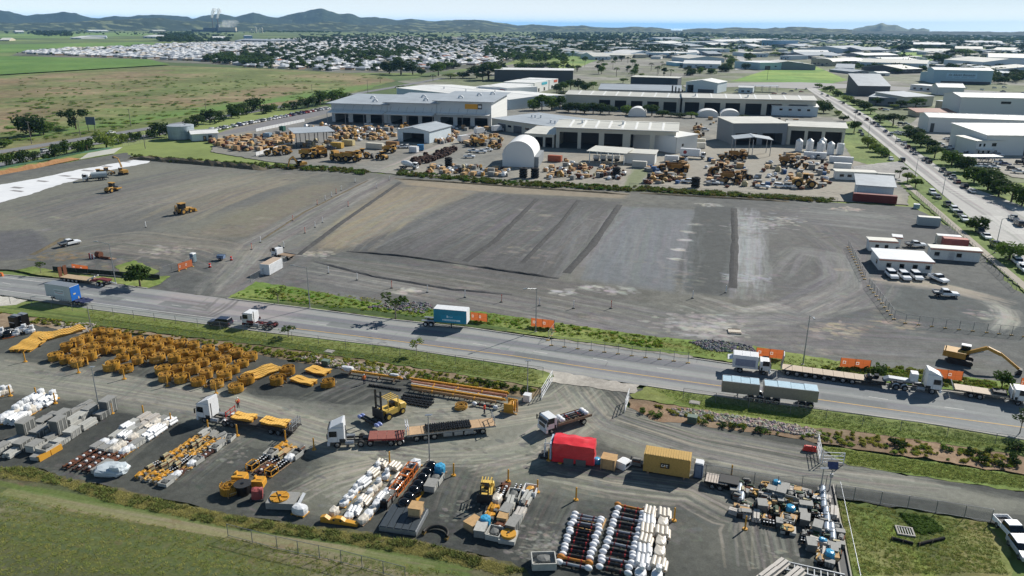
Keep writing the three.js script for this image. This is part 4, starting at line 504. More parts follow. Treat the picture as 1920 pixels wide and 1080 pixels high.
// ---------- trees ----------
const leafMats=[[46,62,26],[58,76,32],[70,88,40],[40,54,28],[84,96,48]].map((c,i)=>{const t=pixelTexture(64,64,(x,y)=>{const v=206 + (hash(x + i*9,y) - 0.5)*90;return [v,v,v*0.94];});const m=new THREE.MeshPhysicalMaterial({color:lin(...c.map((v)=>v*1.7)),map:t,roughness:1,transmission:0.4,thickness:0,specularIntensity:0.2,side:THREE.DoubleSide});m.name='foliage';return m;});
const BARK=M('bark',96,84,70,{roughness:1}),PALEBARK=M('pale bark',150,140,124,{roughness:1});
function leafCloud(blobs,n,size,droop=0.2){// small leaf sprays spread through several clumps
const pos=new Float32Array(n*18),uv=new Float32Array(n*12),v=new THREE.Vector3(),a=new THREE.Vector3(),b=new THREE.Vector3(),d=new THREE.Vector3();
const vol=blobs.map((q)=>q[3]*q[3]),tot=vol.reduce((x,y)=>x + y,0);
for (let i=0;i<n;i++){
let r=rnd()*tot,k=0;while (k<blobs.length - 1&&(r -=vol[k])>0) k++;
const [cx,cy,cz,R,fl=0.75]=blobs[k],u=rnd()*2 - 1,t=rnd()*6.283,q=Math.sqrt(1 - u*u),rad=R*(0.55 + 0.5*Math.sqrt(rnd()));
d.set(q*Math.cos(t),u,q*Math.sin(t));v.set(cx + d.x*rad,cy + d.y*rad*fl,cz + d.z*rad);
a.set(rr(-1,1),rr(-0.5,0.5) - droop,rr(-1,1)).normalize();b.crossVectors(a,d).normalize().multiplyScalar(size*rr(0.4,0.9));a.multiplyScalar(size*rr(0.6,1.3));
const P=[[-1,-0.6],[1,-0.7],[0.9,0.8],[-1,-0.6],[0.9,0.8],[-0.8,0.7]];
for (let j=0;j<6;j++){const o=i*18 + j*3;pos[o]=v.x + a.x*P[j][0] + b.x*P[j][1];pos[o + 1]=v.y + a.y*P[j][0] + b.y*P[j][1];pos[o + 2]=v.z + a.z*P[j][0] + b.z*P[j][1];uv[i*12 + j*2]=P[j][0]*0.5 + rnd()*0.1;uv[i*12 + j*2 + 1]=P[j][1]*0.5;}
}
const g=new THREE.BufferGeometry();g.setAttribute('position',new THREE.BufferAttribute(pos,3));g.setAttribute('uv',new THREE.BufferAttribute(uv,2));g.computeVertexNormals();return g;
}
// prototypes are one unit tall
const KINDS={};
function treeKind(name,variants,f){KINDS[name]=[];for (let k=0;k<variants;k++) KINDS[name].push(f(k));}
const limbs=(blobs,tr,h0)=>[cyl(tr*0.6,tr,h0 + 0.1,0,0,0,'y',6),...blobs.slice(0,4).map((q)=>bar([0,h0*0.8,0],[q[0]*0.8,q[1],q[2]*0.8],tr*0.4,5))];
treeKind('broad',5,(k)=>{const bl=[[0,0.68,0,0.27]];for (let i=0;i<7;i++){const t=i / 7*6.28 + rnd(),r=rr(0.2,0.34);bl.push([Math.cos(t)*r,rr(0.42,0.72),Math.sin(t)*r,rr(0.15,0.24)]);}return [leafCloud(bl,620,0.055),join(limbs(bl,0.035,0.35))];});
treeKind('umbrella',1,()=>{const bl=[];for (let i=0;i<11;i++){const t=i / 11*6.28 + rnd(),r=i<3?0.2:rr(0.45,0.75);bl.push([Math.cos(t)*r,rr(0.72,0.86),Math.sin(t)*r,rr(0.18,0.28),0.6]);}bl.push([0.1,0.4,0.3,0.28],[0.2,0.3,0.1,0.25]);return [leafCloud(bl,1500,0.05),join(limbs(bl,0.05,0.5))];});
treeKind('round',3,()=>{const bl=[[0,0.5,0,0.42,0.95]];for (let i=0;i<6;i++){const t=i + rnd();bl.push([Math.cos(t)*0.3,rr(0.3,0.7),Math.sin(t)*0.3,rr(0.16,0.26),0.9]);}return [leafCloud(bl,760,0.06),join(limbs(bl,0.04,0.25))];});
treeKind('hedge',4,()=>{const bl=[];for (let i=0;i<8;i++) bl.push([rr(-0.5,0.5),rr(0.25,0.7),rr(-0.35,0.35),rr(0.24,0.36),0.85]);return [leafCloud(bl,640,0.07),join(limbs(bl,0.05,0.3))];});
treeKind('sparse',4,()=>{const bl=[];for (let i=0;i<6;i++){const t=i*1.1 + rnd();bl.push([Math.cos(t)*rr(0.1,0.26),rr(0.5,0.9),Math.sin(t)*rr(0.1,0.26),rr(0.08,0.16)]);}return [leafCloud(bl,170,0.045),join(limbs(bl,0.02,0.45),...bl.map((q)=>bar([0,0.45,0],[q[0],q[1],q[2]],0.008,4)))];});
treeKind('tall',3,()=>{const bl=[];for (let i=0;i<8;i++){const h=rr(0.3,0.92);bl.push([rr(-0.14,0.14),h,rr(-0.14,0.14),rr(0.1,0.18)]);}return [leafCloud(bl,420,0.05),join(limbs(bl,0.03,0.3))];});
treeKind('shrub',4,()=>{const bl=[];for (let i=0;i<5;i++) bl.push([rr(-0.4,0.4),rr(0.2,0.6),rr(-0.4,0.4),rr(0.25,0.4)]);return [leafCloud(bl,120,0.13),join(bar([0,0,0],[0.1,0.5,0],0.04,4),bar([0,0,0],[-0.2,0.5,0.1],0.03,4))];});
treeKind('palm',2,()=>{const gs=[];for (let i=0;i<11;i++){const t=i / 11*6.28 + rnd()*0.4,c=Math.cos(t),s=Math.sin(t),q=[[0,0.86],[0.14,0.95],[0.27,0.88],[0.36,0.72]];for (let j=0;j<3;j++) gs.push(beam([c*q[j][0],q[j][1],s*q[j][0]],[c*q[j + 1][0],q[j + 1][1],s*q[j + 1][0]],0.09 - j*0.02,0.012));}return [join(gs),join(bar([0,0,0],[0.02,0.88,0],0.025,6))];});
const KNAME={broad:'broad_tree',umbrella:'spreading_tree',round:'round_tree',hedge:'hedge_bush',sparse:'street_tree',tall:'tall_tree',shrub:'shrub',palm:'palm_tree'};
function tree(kind,p,h,w,label,group,mi){
const [crown,trunk]=pick(KINDS[kind]),o=thing(KNAME[kind],p,rr(0,6.28),label,kind==='shrub'?'shrub':kind==='hedge'?'bush':'tree',group);
const m1=new THREE.Mesh(crown,leafMats[mi !==undefined&&rnd()<0.55?mi:Math.floor(rnd()*5)]),m2=new THREE.Mesh(trunk,kind==='sparse'?PALEBARK:BARK);m1.name=kind==='palm'?'frond':'crown';m2.name='trunk';o.add(m1,m2);m1.castShadow=m2.castShadow=m1.receiveShadow=true;
const base={broad:0.85,umbrella:1.8,round:0.95,hedge:1.4,sparse:0.6,tall:0.5,shrub:1.2,palm:0.75}[kind];o.scale.set(w / base*1.12,h*1.08,w / base*rr(1.0,1.22));return o;
}
// widths and heights in pixels of the photograph
const treePx=(kind,x,y,wpx,hpx,label,group,mi)=>{const p=G(x,y),w=Math.abs(G(x + wpx / 2,y).distanceTo(G(x - wpx / 2,y)));return tree(kind,p,heightAt(p,x,y - hpx),w,label,group,mi);};
treePx('round',58,255,44,42,'dense dark round tree, larger of two at the paddock edge',null,3);treePx('round',82,252,36,26,'lower bright-sided tree merging with the dense dark one at the paddock edge',null,1);
treePx('umbrella',143,242,46,36,'broad flat-topped tree beside the billboard at the paddock edge',null,3);treePx('shrub',8,276,26,15,'green bank of scrub at the frame edge beside the highway',null,2);
[[12,311,24,24],[38,308,30,26],[62,302,22,18],[82,300,22,14],[104,297,30,26],[126,289,28,30],[146,286,22,20],[164,284,32,27],[200,277,44,34],[228,268,28,18],[246,265,26,16],[262,262,24,16],[282,258,24,16],[300,255,40,26]].forEach(([x,y,w,h],i,a)=>treePx('hedge',x,y,w,h,`dark bushy shrub along the highway fence, ${ORD[i]} of the run before the tank`,'bushes along the highway',3 - (i % 3?0:2)));
[[356,240,20,16],[372,236,26,20],[394,231,34,26],[414,226,24,18],[434,220,36,30],[456,214,30,20],[476,208,34,24],[498,212,26,16],[516,208,26,15],[534,205,22,12],[556,204,22,14],[578,201,34,22],[600,197,34,26],[622,193,36,24],[648,190,28,16],[668,187,24,12],[690,184,26,11]].forEach(([x,y,w,h],i)=>treePx('hedge',x,y,w,h,`dark bush in the row behind the staff cars, § from the left`,'bushes behind the staff car park',i % 4?3:0));
[[713,156,10,7],[748,180,16,12],[756,176,14,10],[812,152,12,8]].forEach(([x,y,w,h],i)=>treePx('palm',x,y,w,h*1.5,`small palm by the highway near the white-roofed warehouse, ${ORD[i]} along`,'palms near the white-roofed warehouse',1));
// along the main street
treePx('broad',263,537,44,42,'leafy street tree with a leaning trunk beside the low loader',null,0);treePx('sparse',77,512,18,22,'bare young tree with pale trunk near the green fence cloth',null,3);treePx('sparse',522,569,26,32,'thin bare tree on the verge beside the first street lamp',null,3);
treePx('sparse',742,597,42,46,'wind-bent young tree beside the pile of grey rocks',null,3);treePx('sparse',541,632,30,24,'small leaning sapling beside the parked prime mover',null,3);treePx('sparse',781,665,20,32,'thin staked sapling on the near verge',null,0);treePx('broad',1876,735,34,42,'young leafy tree between the two flat-tray trucks and the excavator',null,0);treePx('sparse',1912,812,30,40,'dark thin sapling near the frame edge on the near verge',null,3);treePx('shrub',1640,697,30,20,'tangled brown-green shrub behind the long low loader',null,4);treePx('shrub',1905,846,26,18,'dark bushy shrub on the near verge at the frame edge',null,3);
// along the second street
[[1544,211,24,24,'round'],[1532,200,14,12,'broad'],[1570,216,14,9,'hedge'],[1582,226,16,10,'hedge'],[1601,249,22,24,'broad'],[1627,275,24,20,'round'],[1640,284,20,16,'round'],[1652,293,24,18,'round'],[1686,334,20,22,'sparse'],[1701,342,20,20,'broad'],[1716,352,22,18,'broad'],[1832,433,36,28,'round'],[1892,487,46,34,'round']].forEach(([x,y,w,h,k],i)=>treePx(k,x,y,w,h,`verge tree on the site side of the second street, ${ORD[i]} along it`,'trees on the site side of the second street'));
[[1536,164,18,8],[1556,172,24,11],[1572,180,22,10],[1588,190,20,12],[1606,197,22,12],[1620,206,24,17],[1632,214,18,12],[1650,229,22,16],[1674,236,30,24],[1702,246,16,12],[1712,264,30,26],[1726,274,30,26],[1738,284,34,26],[1752,296,30,24],[1784,309,34,28],[1808,322,32,30],[1826,342,34,30],[1852,356,46,42],[1872,368,36,34],[1896,378,40,36],[1916,386,36,38]].forEach(([x,y,w,h],i)=>treePx(i<4?'hedge':pick(['round','broad','round']),x,y,w,h,`dark tree on the car park side of the second street, ${ord(i)} along it`,'trees on the car park side of the second street',i % 3?0:3));
[[1642,197,20,16],[1688,203,18,16],[1716,204,30,22],[1676,204,14,9]].forEach(([x,y,w,h],i)=>treePx('broad',x,y,w,h,`leafy tree in front of the grey trade units, § from the left`,'trees before the trade units'));
// between the dealer's buildings
[[1000,207,22,22],[1016,206,26,30],[1034,206,26,26],[1050,206,20,28],[1066,210,22,18],[1080,211,24,20],[1096,212,26,20],[1112,213,24,22],[1126,213,24,20],[1142,214,22,18],[1174,215,20,18],[1222,217,26,22],[1242,218,22,12],[1258,219,20,8],[1276,220,22,9],[1296,221,20,12],[1395,222,22,7]].forEach(([x,y,w,h],i)=>treePx(i % 2?'broad':'round',x,y,w,h,`dark tree in the belt behind the five-bay workshop, ${ord(i)} along it`,'tree belt behind the five-bay workshop',i % 3?3:0));
[[1044,176,16,20],[1056,172,18,20],[1070,170,18,22],[1084,172,20,26],[1098,174,18,20],[1112,166,16,14],[1168,156,14,10],[1054,180,14,8],[1072,180,14,10]].forEach(([x,y,w,h],i)=>treePx('broad',x,y,w,h,`leafy tree by the showroom car park, § from the left`,'trees by the showroom car park'));
[[730,138,30,26],[752,140,36,32],[774,140,28,20],[790,140,16,12],[822,142,26,28],[838,130,20,16],[850,128,22,12],[894,146,34,24],[916,150,40,36],[934,140,28,26],[905,150,24,14],[845,147,26,10],[868,146,22,12],[976,134,22,18],[990,134,20,16],[1006,132,26,14],[1030,132,24,16],[1298,136,14,8],[1360,134,22,16],[1372,126,18,18],[1404,118,18,18],[1398,130,14,12],[1757,122,24,22],[1790,104,22,12],[1806,105,24,14],[1820,104,16,10],[1680,96,16,12],[1694,97,20,14],[1706,96,16,10],[1678,138,18,11],[1690,136,14,8],[1740,128,20,9],[1453,106,16,9],[1466,106,14,8],[1310,66,10,6],[1360,112,10,10],[1782,130,16,10],[1800,130,18,9],[1822,130,16,10]].forEach(([x,y,w,h],i)=>treePx(i % 3?'broad':'round',x,y,w,h,`${i % 3?'spreading':'rounded'} dark tree ${x<870?'at the end of the paddock':x<1050?'around the dark-walled hall':x<1500?'near the long straight road':'among the sheds past the cross street'}, § from the left`,'tall trees beyond the dealer yard',i % 2?3:0));
// random fill: [polygon of the photograph, how many, kinds, height range in metres, label, group]
function inPoly(P,x,y){let c=false;for (let i=0,j=P.length - 1;i<P.length;j=i++) if ((P[i][1]>y) !==(P[j][1]>y)&&x<(P[j][0] - P[i][0])*(y - P[i][1]) / (P[j][1] - P[i][1]) + P[i][0]) c=!c;return c;}
function scatter(P,n,f){const xs=P.map((q)=>q[0]),ys=P.map((q)=>q[1]);for (let i=0,tries=0;i<n&&tries<n*30;tries++){const x=rr(Math.min(...xs),Math.max(...xs)),y=rr(Math.min(...ys),Math.max(...ys));if (inPoly(P,x,y)){f(x,y,i);i++;}}}
scatter([[940,125],[1010,96],[1150,112],[1290,132],[1290,148],[1160,150],[1090,142],[960,130]],60,(x,y,i)=>tree(pick(['broad','palm','tall','palm']),G(x,y),rr(7,12),rr(5,9),`palm or tree in the gardens behind the dark-walled hall, § from the left`,'palms and trees of the gardens'));
scatter([[1290,132],[1370,131],[1372,136],[1290,142]],14,(x,y,i)=>tree('hedge',G(x,y),rr(5,8),rr(8,12),`dark bush before the white-fronted shed, § from the left`,'bushes before the white-fronted shed',3));
scatter([[1396,84],[1404,84],[1412,128],[1398,128]],16,(x,y,i)=>tree('broad',G(x,y),rr(7,11),rr(7,10),`roadside tree along the long straight road, § from the left`,'trees along the straight road'));
scatter([[1370,84],[1380,84],[1376,128],[1364,128]],12,(x,y,i)=>tree('broad',G(x,y),rr(6,10),rr(6,9),`tree on the shed side of the long straight road, § from the left`,'trees along the straight road'));
// masses of trees far out on the plain
{
const ico=(k)=>{const bl=[];for (let i=0;i<5;i++) bl.push([rr(-0.4,0.4),rr(0.35,0.75),rr(-0.4,0.4),rr(0.25,0.4)]);return leafCloud(bl,70,0.16,0);};
const belts=[
[[[0,48],[380,44],[700,52],[900,56],[900,62],[600,60],[380,54],[0,50]],500,9],[[[60,62],[135,60],[135,69],[60,68]],60,13],[[[297,66],[362,62],[362,80],[300,80]],120,13],[[[360,64],[440,66],[430,80],[370,82]],60,9],[[[490,55],[640,57],[640,62],[490,61]],180,10],[[[560,66],[760,62],[1040,62],[1060,74],[960,84],[700,80],[580,82]],330,10],[[[640,82],[760,84],[800,100],[700,118],[600,110]],90,9],[[[1000,62],[1290,62],[1290,74],[1100,78],[1000,72]],420,11],[[[380,108],[480,104],[520,120],[470,124],[390,118]],60,9],[[[430,92],[560,84],[640,100],[560,118],[450,110]],90,8],
[[[1290,60],[1960,61],[1960,80],[1700,78],[1450,74],[1290,70]],1500,11],[[[1600,78],[1960,80],[1960,96],[1740,94],[1620,86]],260,9],[[[1290,74],[1460,76],[1500,100],[1300,90]],90,8],[[[1740,100],[1960,100],[1960,150],[1860,160],[1760,126]],170,8],[[[1500,84],[1680,86],[1740,140],[1560,130]],200,7],[[[1040,78],[1290,76],[1290,110],[1150,104],[1060,96]],260,9],[[[900,84],[1050,80],[1060,120],[960,116],[900,100]],110,9],[[[0,58],[300,56],[500,62],[300,66],[0,64]],120,7],
];
belts.forEach(([P,n,h],bi)=>{
const im=new THREE.InstancedMesh(ico(bi),leafMats[bi % 2?3:0],Math.round(n*1.7)),m=new THREE.Matrix4(),q=new THREE.Quaternion();im.name=numbered('woodland');let c=0;
const xs=P.map((v)=>v[0]),ys=P.map((v)=>v[1]);
scatter(P,im.instanceMatrix.count,(x,y)=>{const s=h*rr(0.6,1.3);im.setMatrixAt(c,m.compose(G(x,y),q.setFromAxisAngle(UPV,rr(0,6.28)),new THREE.Vector3(s*1.25,s,s*1.25)));im.setColorAt(c++,new THREE.Color().setScalar(rr(0.7,1.25)));});
im.count=c;im.castShadow=true;scene.add(im);tag(im,'distant belt of dark trees ' + ['below the hills','among the cane fields','beside the mill','near the mill road','past the mill','behind the suburb','inside the suburb','on the middle plain','at the suburb corner','along the paddock houses','over the far town','past the long sheds','by the straight road','behind the lettered warehouse','between the estate sheds','before the showroom gardens','behind the showrooms','on the cane plain'][bi],'woodland',null,'stuff');
});
}
// ---------- the suburb ----------
const HR=[[244,244,244],[238,240,242],[228,230,232],[206,212,218],[160,168,178],[216,206,190],[190,130,104],[250,250,248]].map((c)=>M('house roof',...c,{roughness:0.6})),HRN=['white','bright white','off-white','pale grey','grey','cream','terracotta','gleaming white'];
const HWALL=[M('render wall',214,206,192),M('brick wall',176,148,126),M('grey wall',178,180,182)];
function hip(w,d,h,y,o=0.6){const W=w / 2 + o,Dd=d / 2 + o,r=Math.max(0.2,W - Dd),P=[[-W,y,Dd],[W,y,Dd],[W,y,-Dd],[-W,y,-Dd],[-r,y + h,0],[r,y + h,0]],F=[[0,1,5],[0,5,4],[1,2,5],[2,3,4],[2,4,5],[3,0,4],[0,2,1],[0,3,2]],g=new THREE.BufferGeometry(),v=[];for (const f of F) for (const i of f) v.push(...P[i]);g.setAttribute('position',new THREE.BufferAttribute(new Float32Array(v),3));g.computeVertexNormals();return g;}
const houseGeo=[0,1,2,3].map((k)=>{const w=[17,15,19,14][k],d=[11,12,10,12][k];const wing=k<3?[w*0.28*(k % 2?1:-1),d*0.5,w*0.42,7]:null;return{wall:join(bx(w,2.7,d),wing&&bx(wing[2],2.7,wing[3],wing[0],0,wing[1])),roof:join(hip(w,d,2.3,2.7),wing&&hip(wing[3] + 3,wing[2],1.9,2.72).rotateY(Math.PI / 2).translate(wing[0],0,wing[1] - 0.5)),win:[-0.3,0.1,0.36].map((u,i)=>bx(1.8,1.2,0.1,u*w,0.9,wing&&Math.abs(u*w - wing[0])<wing[2] / 2?d*0.5 + 3.5:d / 2 + 0.02)),gar:bx(4.8,2.2,0.1,(wing?wing[0]:0),0,wing?wing[1] + 3.53:d / 2 + 0.03)};});
{
const SUB=[[36,99],[120,92],[230,88],[330,82],[440,80],[520,74],[640,70],[760,66],[850,84],[945,90],[1000,97],[930,118],[800,132],[700,134],[630,134],[500,128],[395,117],[300,112],[200,107],[60,103]],lots=[];
const c=Math.cos(0.5),s=Math.sin(0.5);
for (let i=-90;i<90;i++) for (let j=-110;j<40;j++){const u=i*21 + (j % 2)*5,v=-1400 + j*19 + Math.floor(j / 2)*13,x=u*c - v*s - 400,z=u*s + v*c;const q=new THREE.Vector3(x,0,z).project(camera);const X=960 + q.x*960,Y=540 - q.y*540;if (z<-300&&Y>60&&Y<140&&inPoly(SUB,X,Y)&&rnd()<(X<420?0.72:0.74)) lots.push([x + rr(-2,2),z + rr(-2,2),X,Y]);}
lots.sort((a,b)=>b[3] - a[3]);
const cnt={},mats2=[];
lots.slice(0,296).forEach(([x,z,X,Y],i)=>{
const g=houseGeo[Math.floor(rnd()*4)],ri=rnd()<0.8?Math.floor(rnd()*5) + (rnd()<0.15?3:0):Math.floor(rnd()*8),wh=X<250?'at the cane field end of the suburb':X<480?'in the suburb behind the cane field corner':X<660?'in the suburb behind the paddock':X<820?'in the suburb behind the tall paddock trees':'in the suburb behind the showrooms',key=HRN[ri] + wh,n=cnt[key]=(cnt[key]??-1) + 1;
const h=thing('house',new THREE.Vector3(x,-0.3,z),-0.5 + pick([0,0,Math.PI,Math.PI / 2]),`${HRN[ri]}-roofed house ${wh}, § from the left`,'house','houses of the suburb');
const mk=(nm,gg,m)=>{const q=new THREE.Mesh(gg,m);q.name=nm;q.castShadow=q.receiveShadow=true;h.add(q);return q;};
mk('wall',g.wall,pick(HWALL));mk('roof',g.roof,HR[ri]);if (i<110){for (const wn of g.win) mk('window',wn,GLASS);mk('garage_door',g.gar,CREAM);}
});
const rest=lots.slice(296);
for (let k=0;k<6;k++){const sel=rest.filter((_,i)=>i % 6===k),rf=new THREE.InstancedMesh(join(houseGeo[k % 4].roof),HR[k<4?k:k===4?3:5],sel.length),wl=new THREE.InstancedMesh(houseGeo[k % 4].wall,HWALL[k % 3],sel.length),m=new THREE.Matrix4(),q=new THREE.Quaternion();sel.forEach(([x,z],i)=>{m.compose(new THREE.Vector3(x,-0.3,z),q.setFromAxisAngle(UPV,-0.5 + (i % 3)*Math.PI / 2),new THREE.Vector3(1,1,1));rf.setMatrixAt(i,m);wl.setMatrixAt(i,m);});rf.name=numbered('far_roof_mass');wl.name=numbered('far_house_mass');scene.add(rf,wl);tag(rf,`${HRN[k]} roofs of the furthest houses, part ${k + 1}`.replace(/, part.*/,['',' of the suburb',' past the trees',' on the rise',' near the fields',' by the far road'][k]),'houses',null,'stuff');tag(wl,'walls of the furthest houses' + [' of the suburb',' behind the trees',' past the trees',' on the rise',' near the fields',' by the far road'][k],'houses',null,'stuff');}
// garden trees
const im=new THREE.InstancedMesh(leafCloud([[0,0.5,0,0.4],[0.3,0.45,0.1,0.3],[-0.2,0.6,0.2,0.3]],60,0.17,0),leafMats[0],2600),m=new THREE.Matrix4(),q=new THREE.Quaternion();let n=0;
for (let k=0;k<2000;k++){const l=pick(lots),h=rr(3,9)*(l[2]>500?1.15:0.7);if (l[2]<400&&rnd()<0.3) continue;im.setMatrixAt(n,m.compose(new THREE.Vector3(l[0] + rr(-14,14),-0.3,l[1] + rr(9,15)),q.identity(),new THREE.Vector3(h,h,h)));im.setColorAt(n++,new THREE.Color().setScalar(rr(0.6,1.2)));}im.count=n;im.name='garden_trees';scene.add(im);tag(im,'dark garden trees between the houses of the suburb','trees',null,'stuff');
// scattered far buildings along the right plain
const fm=new THREE.InstancedMesh(join(bx(1,0.8,1),hip(1,0.7,0.2,0.8,0.05)),M('far building',222,224,222),1200),Pq=[[1290,62],[1960,63],[1960,90],[1700,88],[1480,78],[1290,76]],Pc=[[820,70],[1290,68],[1290,112],[1120,108],[1000,98],[880,84]];let c2=0;for (const [Pa,na] of [[Pq,560],[Pc,420],[[[1300,76],[1700,84],[1760,128],[1560,120],[1420,100]],110],[[[1700,96],[1960,94],[1960,150],[1880,150]],90]]) scatter(Pa,na,(x,y)=>{fm.setMatrixAt(c2,m.compose(G(x,y),q.setFromAxisAngle(UPV,rr(-0.4,0.4)),new THREE.Vector3(rr(12,34)*(y<68?0.7:1),rr(4,8),rr(12,24))));fm.setColorAt(c2++,pick([new THREE.Color(1,1,1),new THREE.Color(0.6,0.7,0.8),new THREE.Color(0.8,0.75,0.65)]));});fm.count=c2;fm.name='far_town_mass';scene.add(fm);tag(fm,'mass of small pale buildings of the far town below the horizon','town',null,'stuff');
}
// ---------- vehicles (x forward, y up, z to the right-hand side) ----------
const WHEELS={};
function wheel(g,x,z,r,w,rim=CHROME,y=r){const k=r + '_' + w;WHEELS[k]??=[cyl(r,r,w,0,0,0,'z',16),cyl(r*0.58,r*0.58,w + 0.04,0,0,0,'z',12)];const t=new THREE.Mesh(WHEELS[k][0],RUBBER);t.name='wheel';t.position.set(x,y,z);const m=new THREE.Mesh(WHEELS[k][1],rim);m.name='rim';t.add(m);t.castShadow=true;g.add(t);return t;}
const PAINT={white:[240,242,244],silver:[176,180,184],grey:[96,100,104],black:[26,27,30],blue:[40,62,110],navy:[30,34,58],red:[150,34,32],maroon:[92,30,36],green:[60,100,80],tan:[176,160,128]};
const paintOf=(c)=>M('car paint ' + c,...PAINT[c],{roughness:0.28,clearcoat:0.6,map:null});
const CARS={};
function carProto(type,color){
const key=type + color;if (CARS[key]) return CARS[key];
const o=new THREE.Group(),pm=paintOf(color);o.name={sedan:'parked_car',suv:'parked_car',hatch:'parked_car',ute:'utility_truck',tray:'utility_truck',van:'van'}[type];
const S={sedan:[4.7,1.82],suv:[4.8,1.9],hatch:[4.2,1.78],ute:[5.3,1.88],tray:[5.4,1.9],van:[5.2,1.95]}[type],L=S[0] / 2,W=S[1];
const P={
sedan:[[[-L,0.35],[L,0.35],[L,0.68],[L - 0.15,0.78],[0.95,0.95],[-1.5,0.98],[-L,0.95]],[[-1.75,0.96],[1.05,0.92],[0.3,1.4],[-1.05,1.42]],[[0.25,1.38],[0.2,1.46],[-1.0,1.47],[-1.05,1.39]]],
hatch:[[[-L,0.35],[L,0.35],[L,0.7],[L - 0.2,0.82],[0.9,0.98],[-L,1.0]],[[-L + 0.1,0.98],[0.95,0.94],[0.25,1.44],[-1.7,1.46]],[[0.2,1.42],[0.15,1.5],[-1.65,1.52],[-1.75,1.42]]],
suv:[[[-L,0.4],[L,0.4],[L,0.85],[L - 0.15,0.98],[1.0,1.1],[-L,1.1]],[[-L + 0.08,1.08],[1.0,1.06],[0.35,1.66],[-2.15,1.68]],[[0.3,1.64],[0.25,1.74],[-2.05,1.77],[-2.2,1.64]]],
ute:[[[-L,0.5],[L,0.5],[L,0.9],[L - 0.15,1.02],[1.15,1.14],[-0.85,1.14],[-0.85,0.72],[-L,0.72]],[[-0.85,1.12],[1.15,1.1],[0.5,1.7],[-0.65,1.72]],[[0.45,1.68],[0.4,1.78],[-0.65,1.8],[-0.75,1.68]]],
tray:[[[-0.9,0.5],[L,0.5],[L,0.95],[L - 0.15,1.06],[1.15,1.16],[-0.9,1.16]],[[-0.9,1.14],[1.15,1.12],[0.5,1.72],[-0.75,1.74]],[[0.45,1.7],[0.4,1.8],[-0.75,1.82],[-0.85,1.7]]],
van:[[[-L,0.4],[L,0.4],[L,0.95],[L - 0.5,1.15],[L - 1.2,1.95],[-L,2.0]],[[L - 1.7,1.2],[L - 0.48,1.2],[L - 1.18,1.9],[L - 1.7,1.9]],[[L - 1.3,1.96],[L - 1.4,2.04],[-L + 0.1,2.08],[-L,1.96]]],
}[type];
add(o,'body',pm,prof(P[0],W,0.07));add(o,'window',GLASS,prof(P[1],type==='van'?W + 0.02:W - 0.16,0.03));add(o,'roof',pm,prof(P[2],W - 0.3,0.03));
for (const s of [-1,1]){wheel(o,L - 0.85,s*(W / 2 - 0.12),0.36,0.24);wheel(o,-L + (type==='tray'||type==='ute'?1.15:0.85),s*(W / 2 - 0.12),0.36,0.24);add(o,'headlight',LAMP,bx(0.1,0.16,0.36,L - 0.02,0.68,s*(W / 2 - 0.3)));add(o,'tail_light',TAIL,bx(0.08,0.2,0.2,-L + 0.0,type==='tray'?0.6:0.78,s*(W / 2 - 0.16)));}
if (type==='ute'){add(o,'tub',pm,bx(1.75,0.45,0.08,-L + 0.9,0.72,-W / 2 + 0.06),bx(1.75,0.45,0.08,-L + 0.9,0.72,W / 2 - 0.06),bx(0.08,0.45,W - 0.1,-L + 0.05,0.72));add(o,'tub_liner',DARK,bx(1.7,0.04,W - 0.2,-L + 0.9,0.73));}
if (type==='tray'){add(o,'tray',GALV,bx(2.0,0.1,W,-L + 0.95,0.95),bx(2.0,0.25,0.05,-L + 0.95,1.05,-W / 2 + 0.03),bx(2.0,0.25,0.05,-L + 0.95,1.05,W / 2 - 0.03),bx(0.05,0.25,W,-L,1.05));add(o,'headboard',GALV,bx(0.06,0.85,W - 0.2,-0.98 + 0.02,1.05));add(o,'chassis',DARK,bx(2.2,0.25,0.8,-L + 1.1,0.6));}
return (CARS[key]=o);
}
function car(type,color,p,yaw,label,group){const src=carProto(type,color),o=src.clone();o.name=numbered(src.name);o.position.copy(p);o.rotation.y=yaw;scene.add(o);return tag(o,label,type==='ute'||type==='tray'?'ute':type==='van'?'van':'car',group);}
const TYPES=['sedan','suv','hatch','ute','suv','ute'],COLS=['white','white','white','silver','white','grey','black','white','blue','red','silver'];
const TN={sedan:'sedan',suv:'wagon',hatch:'hatchback',ute:'ute',tray:'tray-back ute',van:'van'};
const ST2DIR=G(1800,400).sub(G(1560,205)).normalize(),ST2Y=yawOf(ST2DIR);
[[405,175],[445,190],[565,245],[690,460],[706,484],[760,515],[790,543],[822,576],[850,603],[890,636],[922,668],[1232,922],[1268,952],[1345,1012],[1395,1050],[1430,1085],[1470,1122],[1590,1215],[1636,1252],[1704,1318],[1872,1448],[1916,1500]].forEach(([x,y],i)=>{const t=TYPES[(i*5) % 6],c=['silver','grey','black','grey','black','white','white','silver','white','black','white','white','grey','black','white','grey','white','grey','white','black','white','white'][i];car(t,c,A7(x,y + 14),ST2Y,`${c} ${TN[t]} parked on the site side of the second street, ${ord(i)} along`,'cars on the site side of the second street');});
[[660,310],[684,328],[740,368],[790,396],[822,414],[880,456],[916,482],[976,526],[1020,552],[1046,577],[1088,600],[1106,624],[1180,670],[1208,688],[1310,752],[1346,780],[1386,806],[1418,838],[1472,872],[1530,908],[1838,1116],[1880,1156]].forEach(([x,y],i)=>{const t=TYPES[(i*7 + 1) % 6],c=['navy','black','maroon','navy','silver','blue','silver','white','white','maroon','grey','silver','grey','black','grey','black','silver','maroon','black','white','silver','black'][i];car(t,c,A7(x,y + 14),ST2Y + Math.PI,`${c} ${TN[t]} parked on the car park side of the second street, ${ord(i)} along`,'cars on the car park side of the second street');});
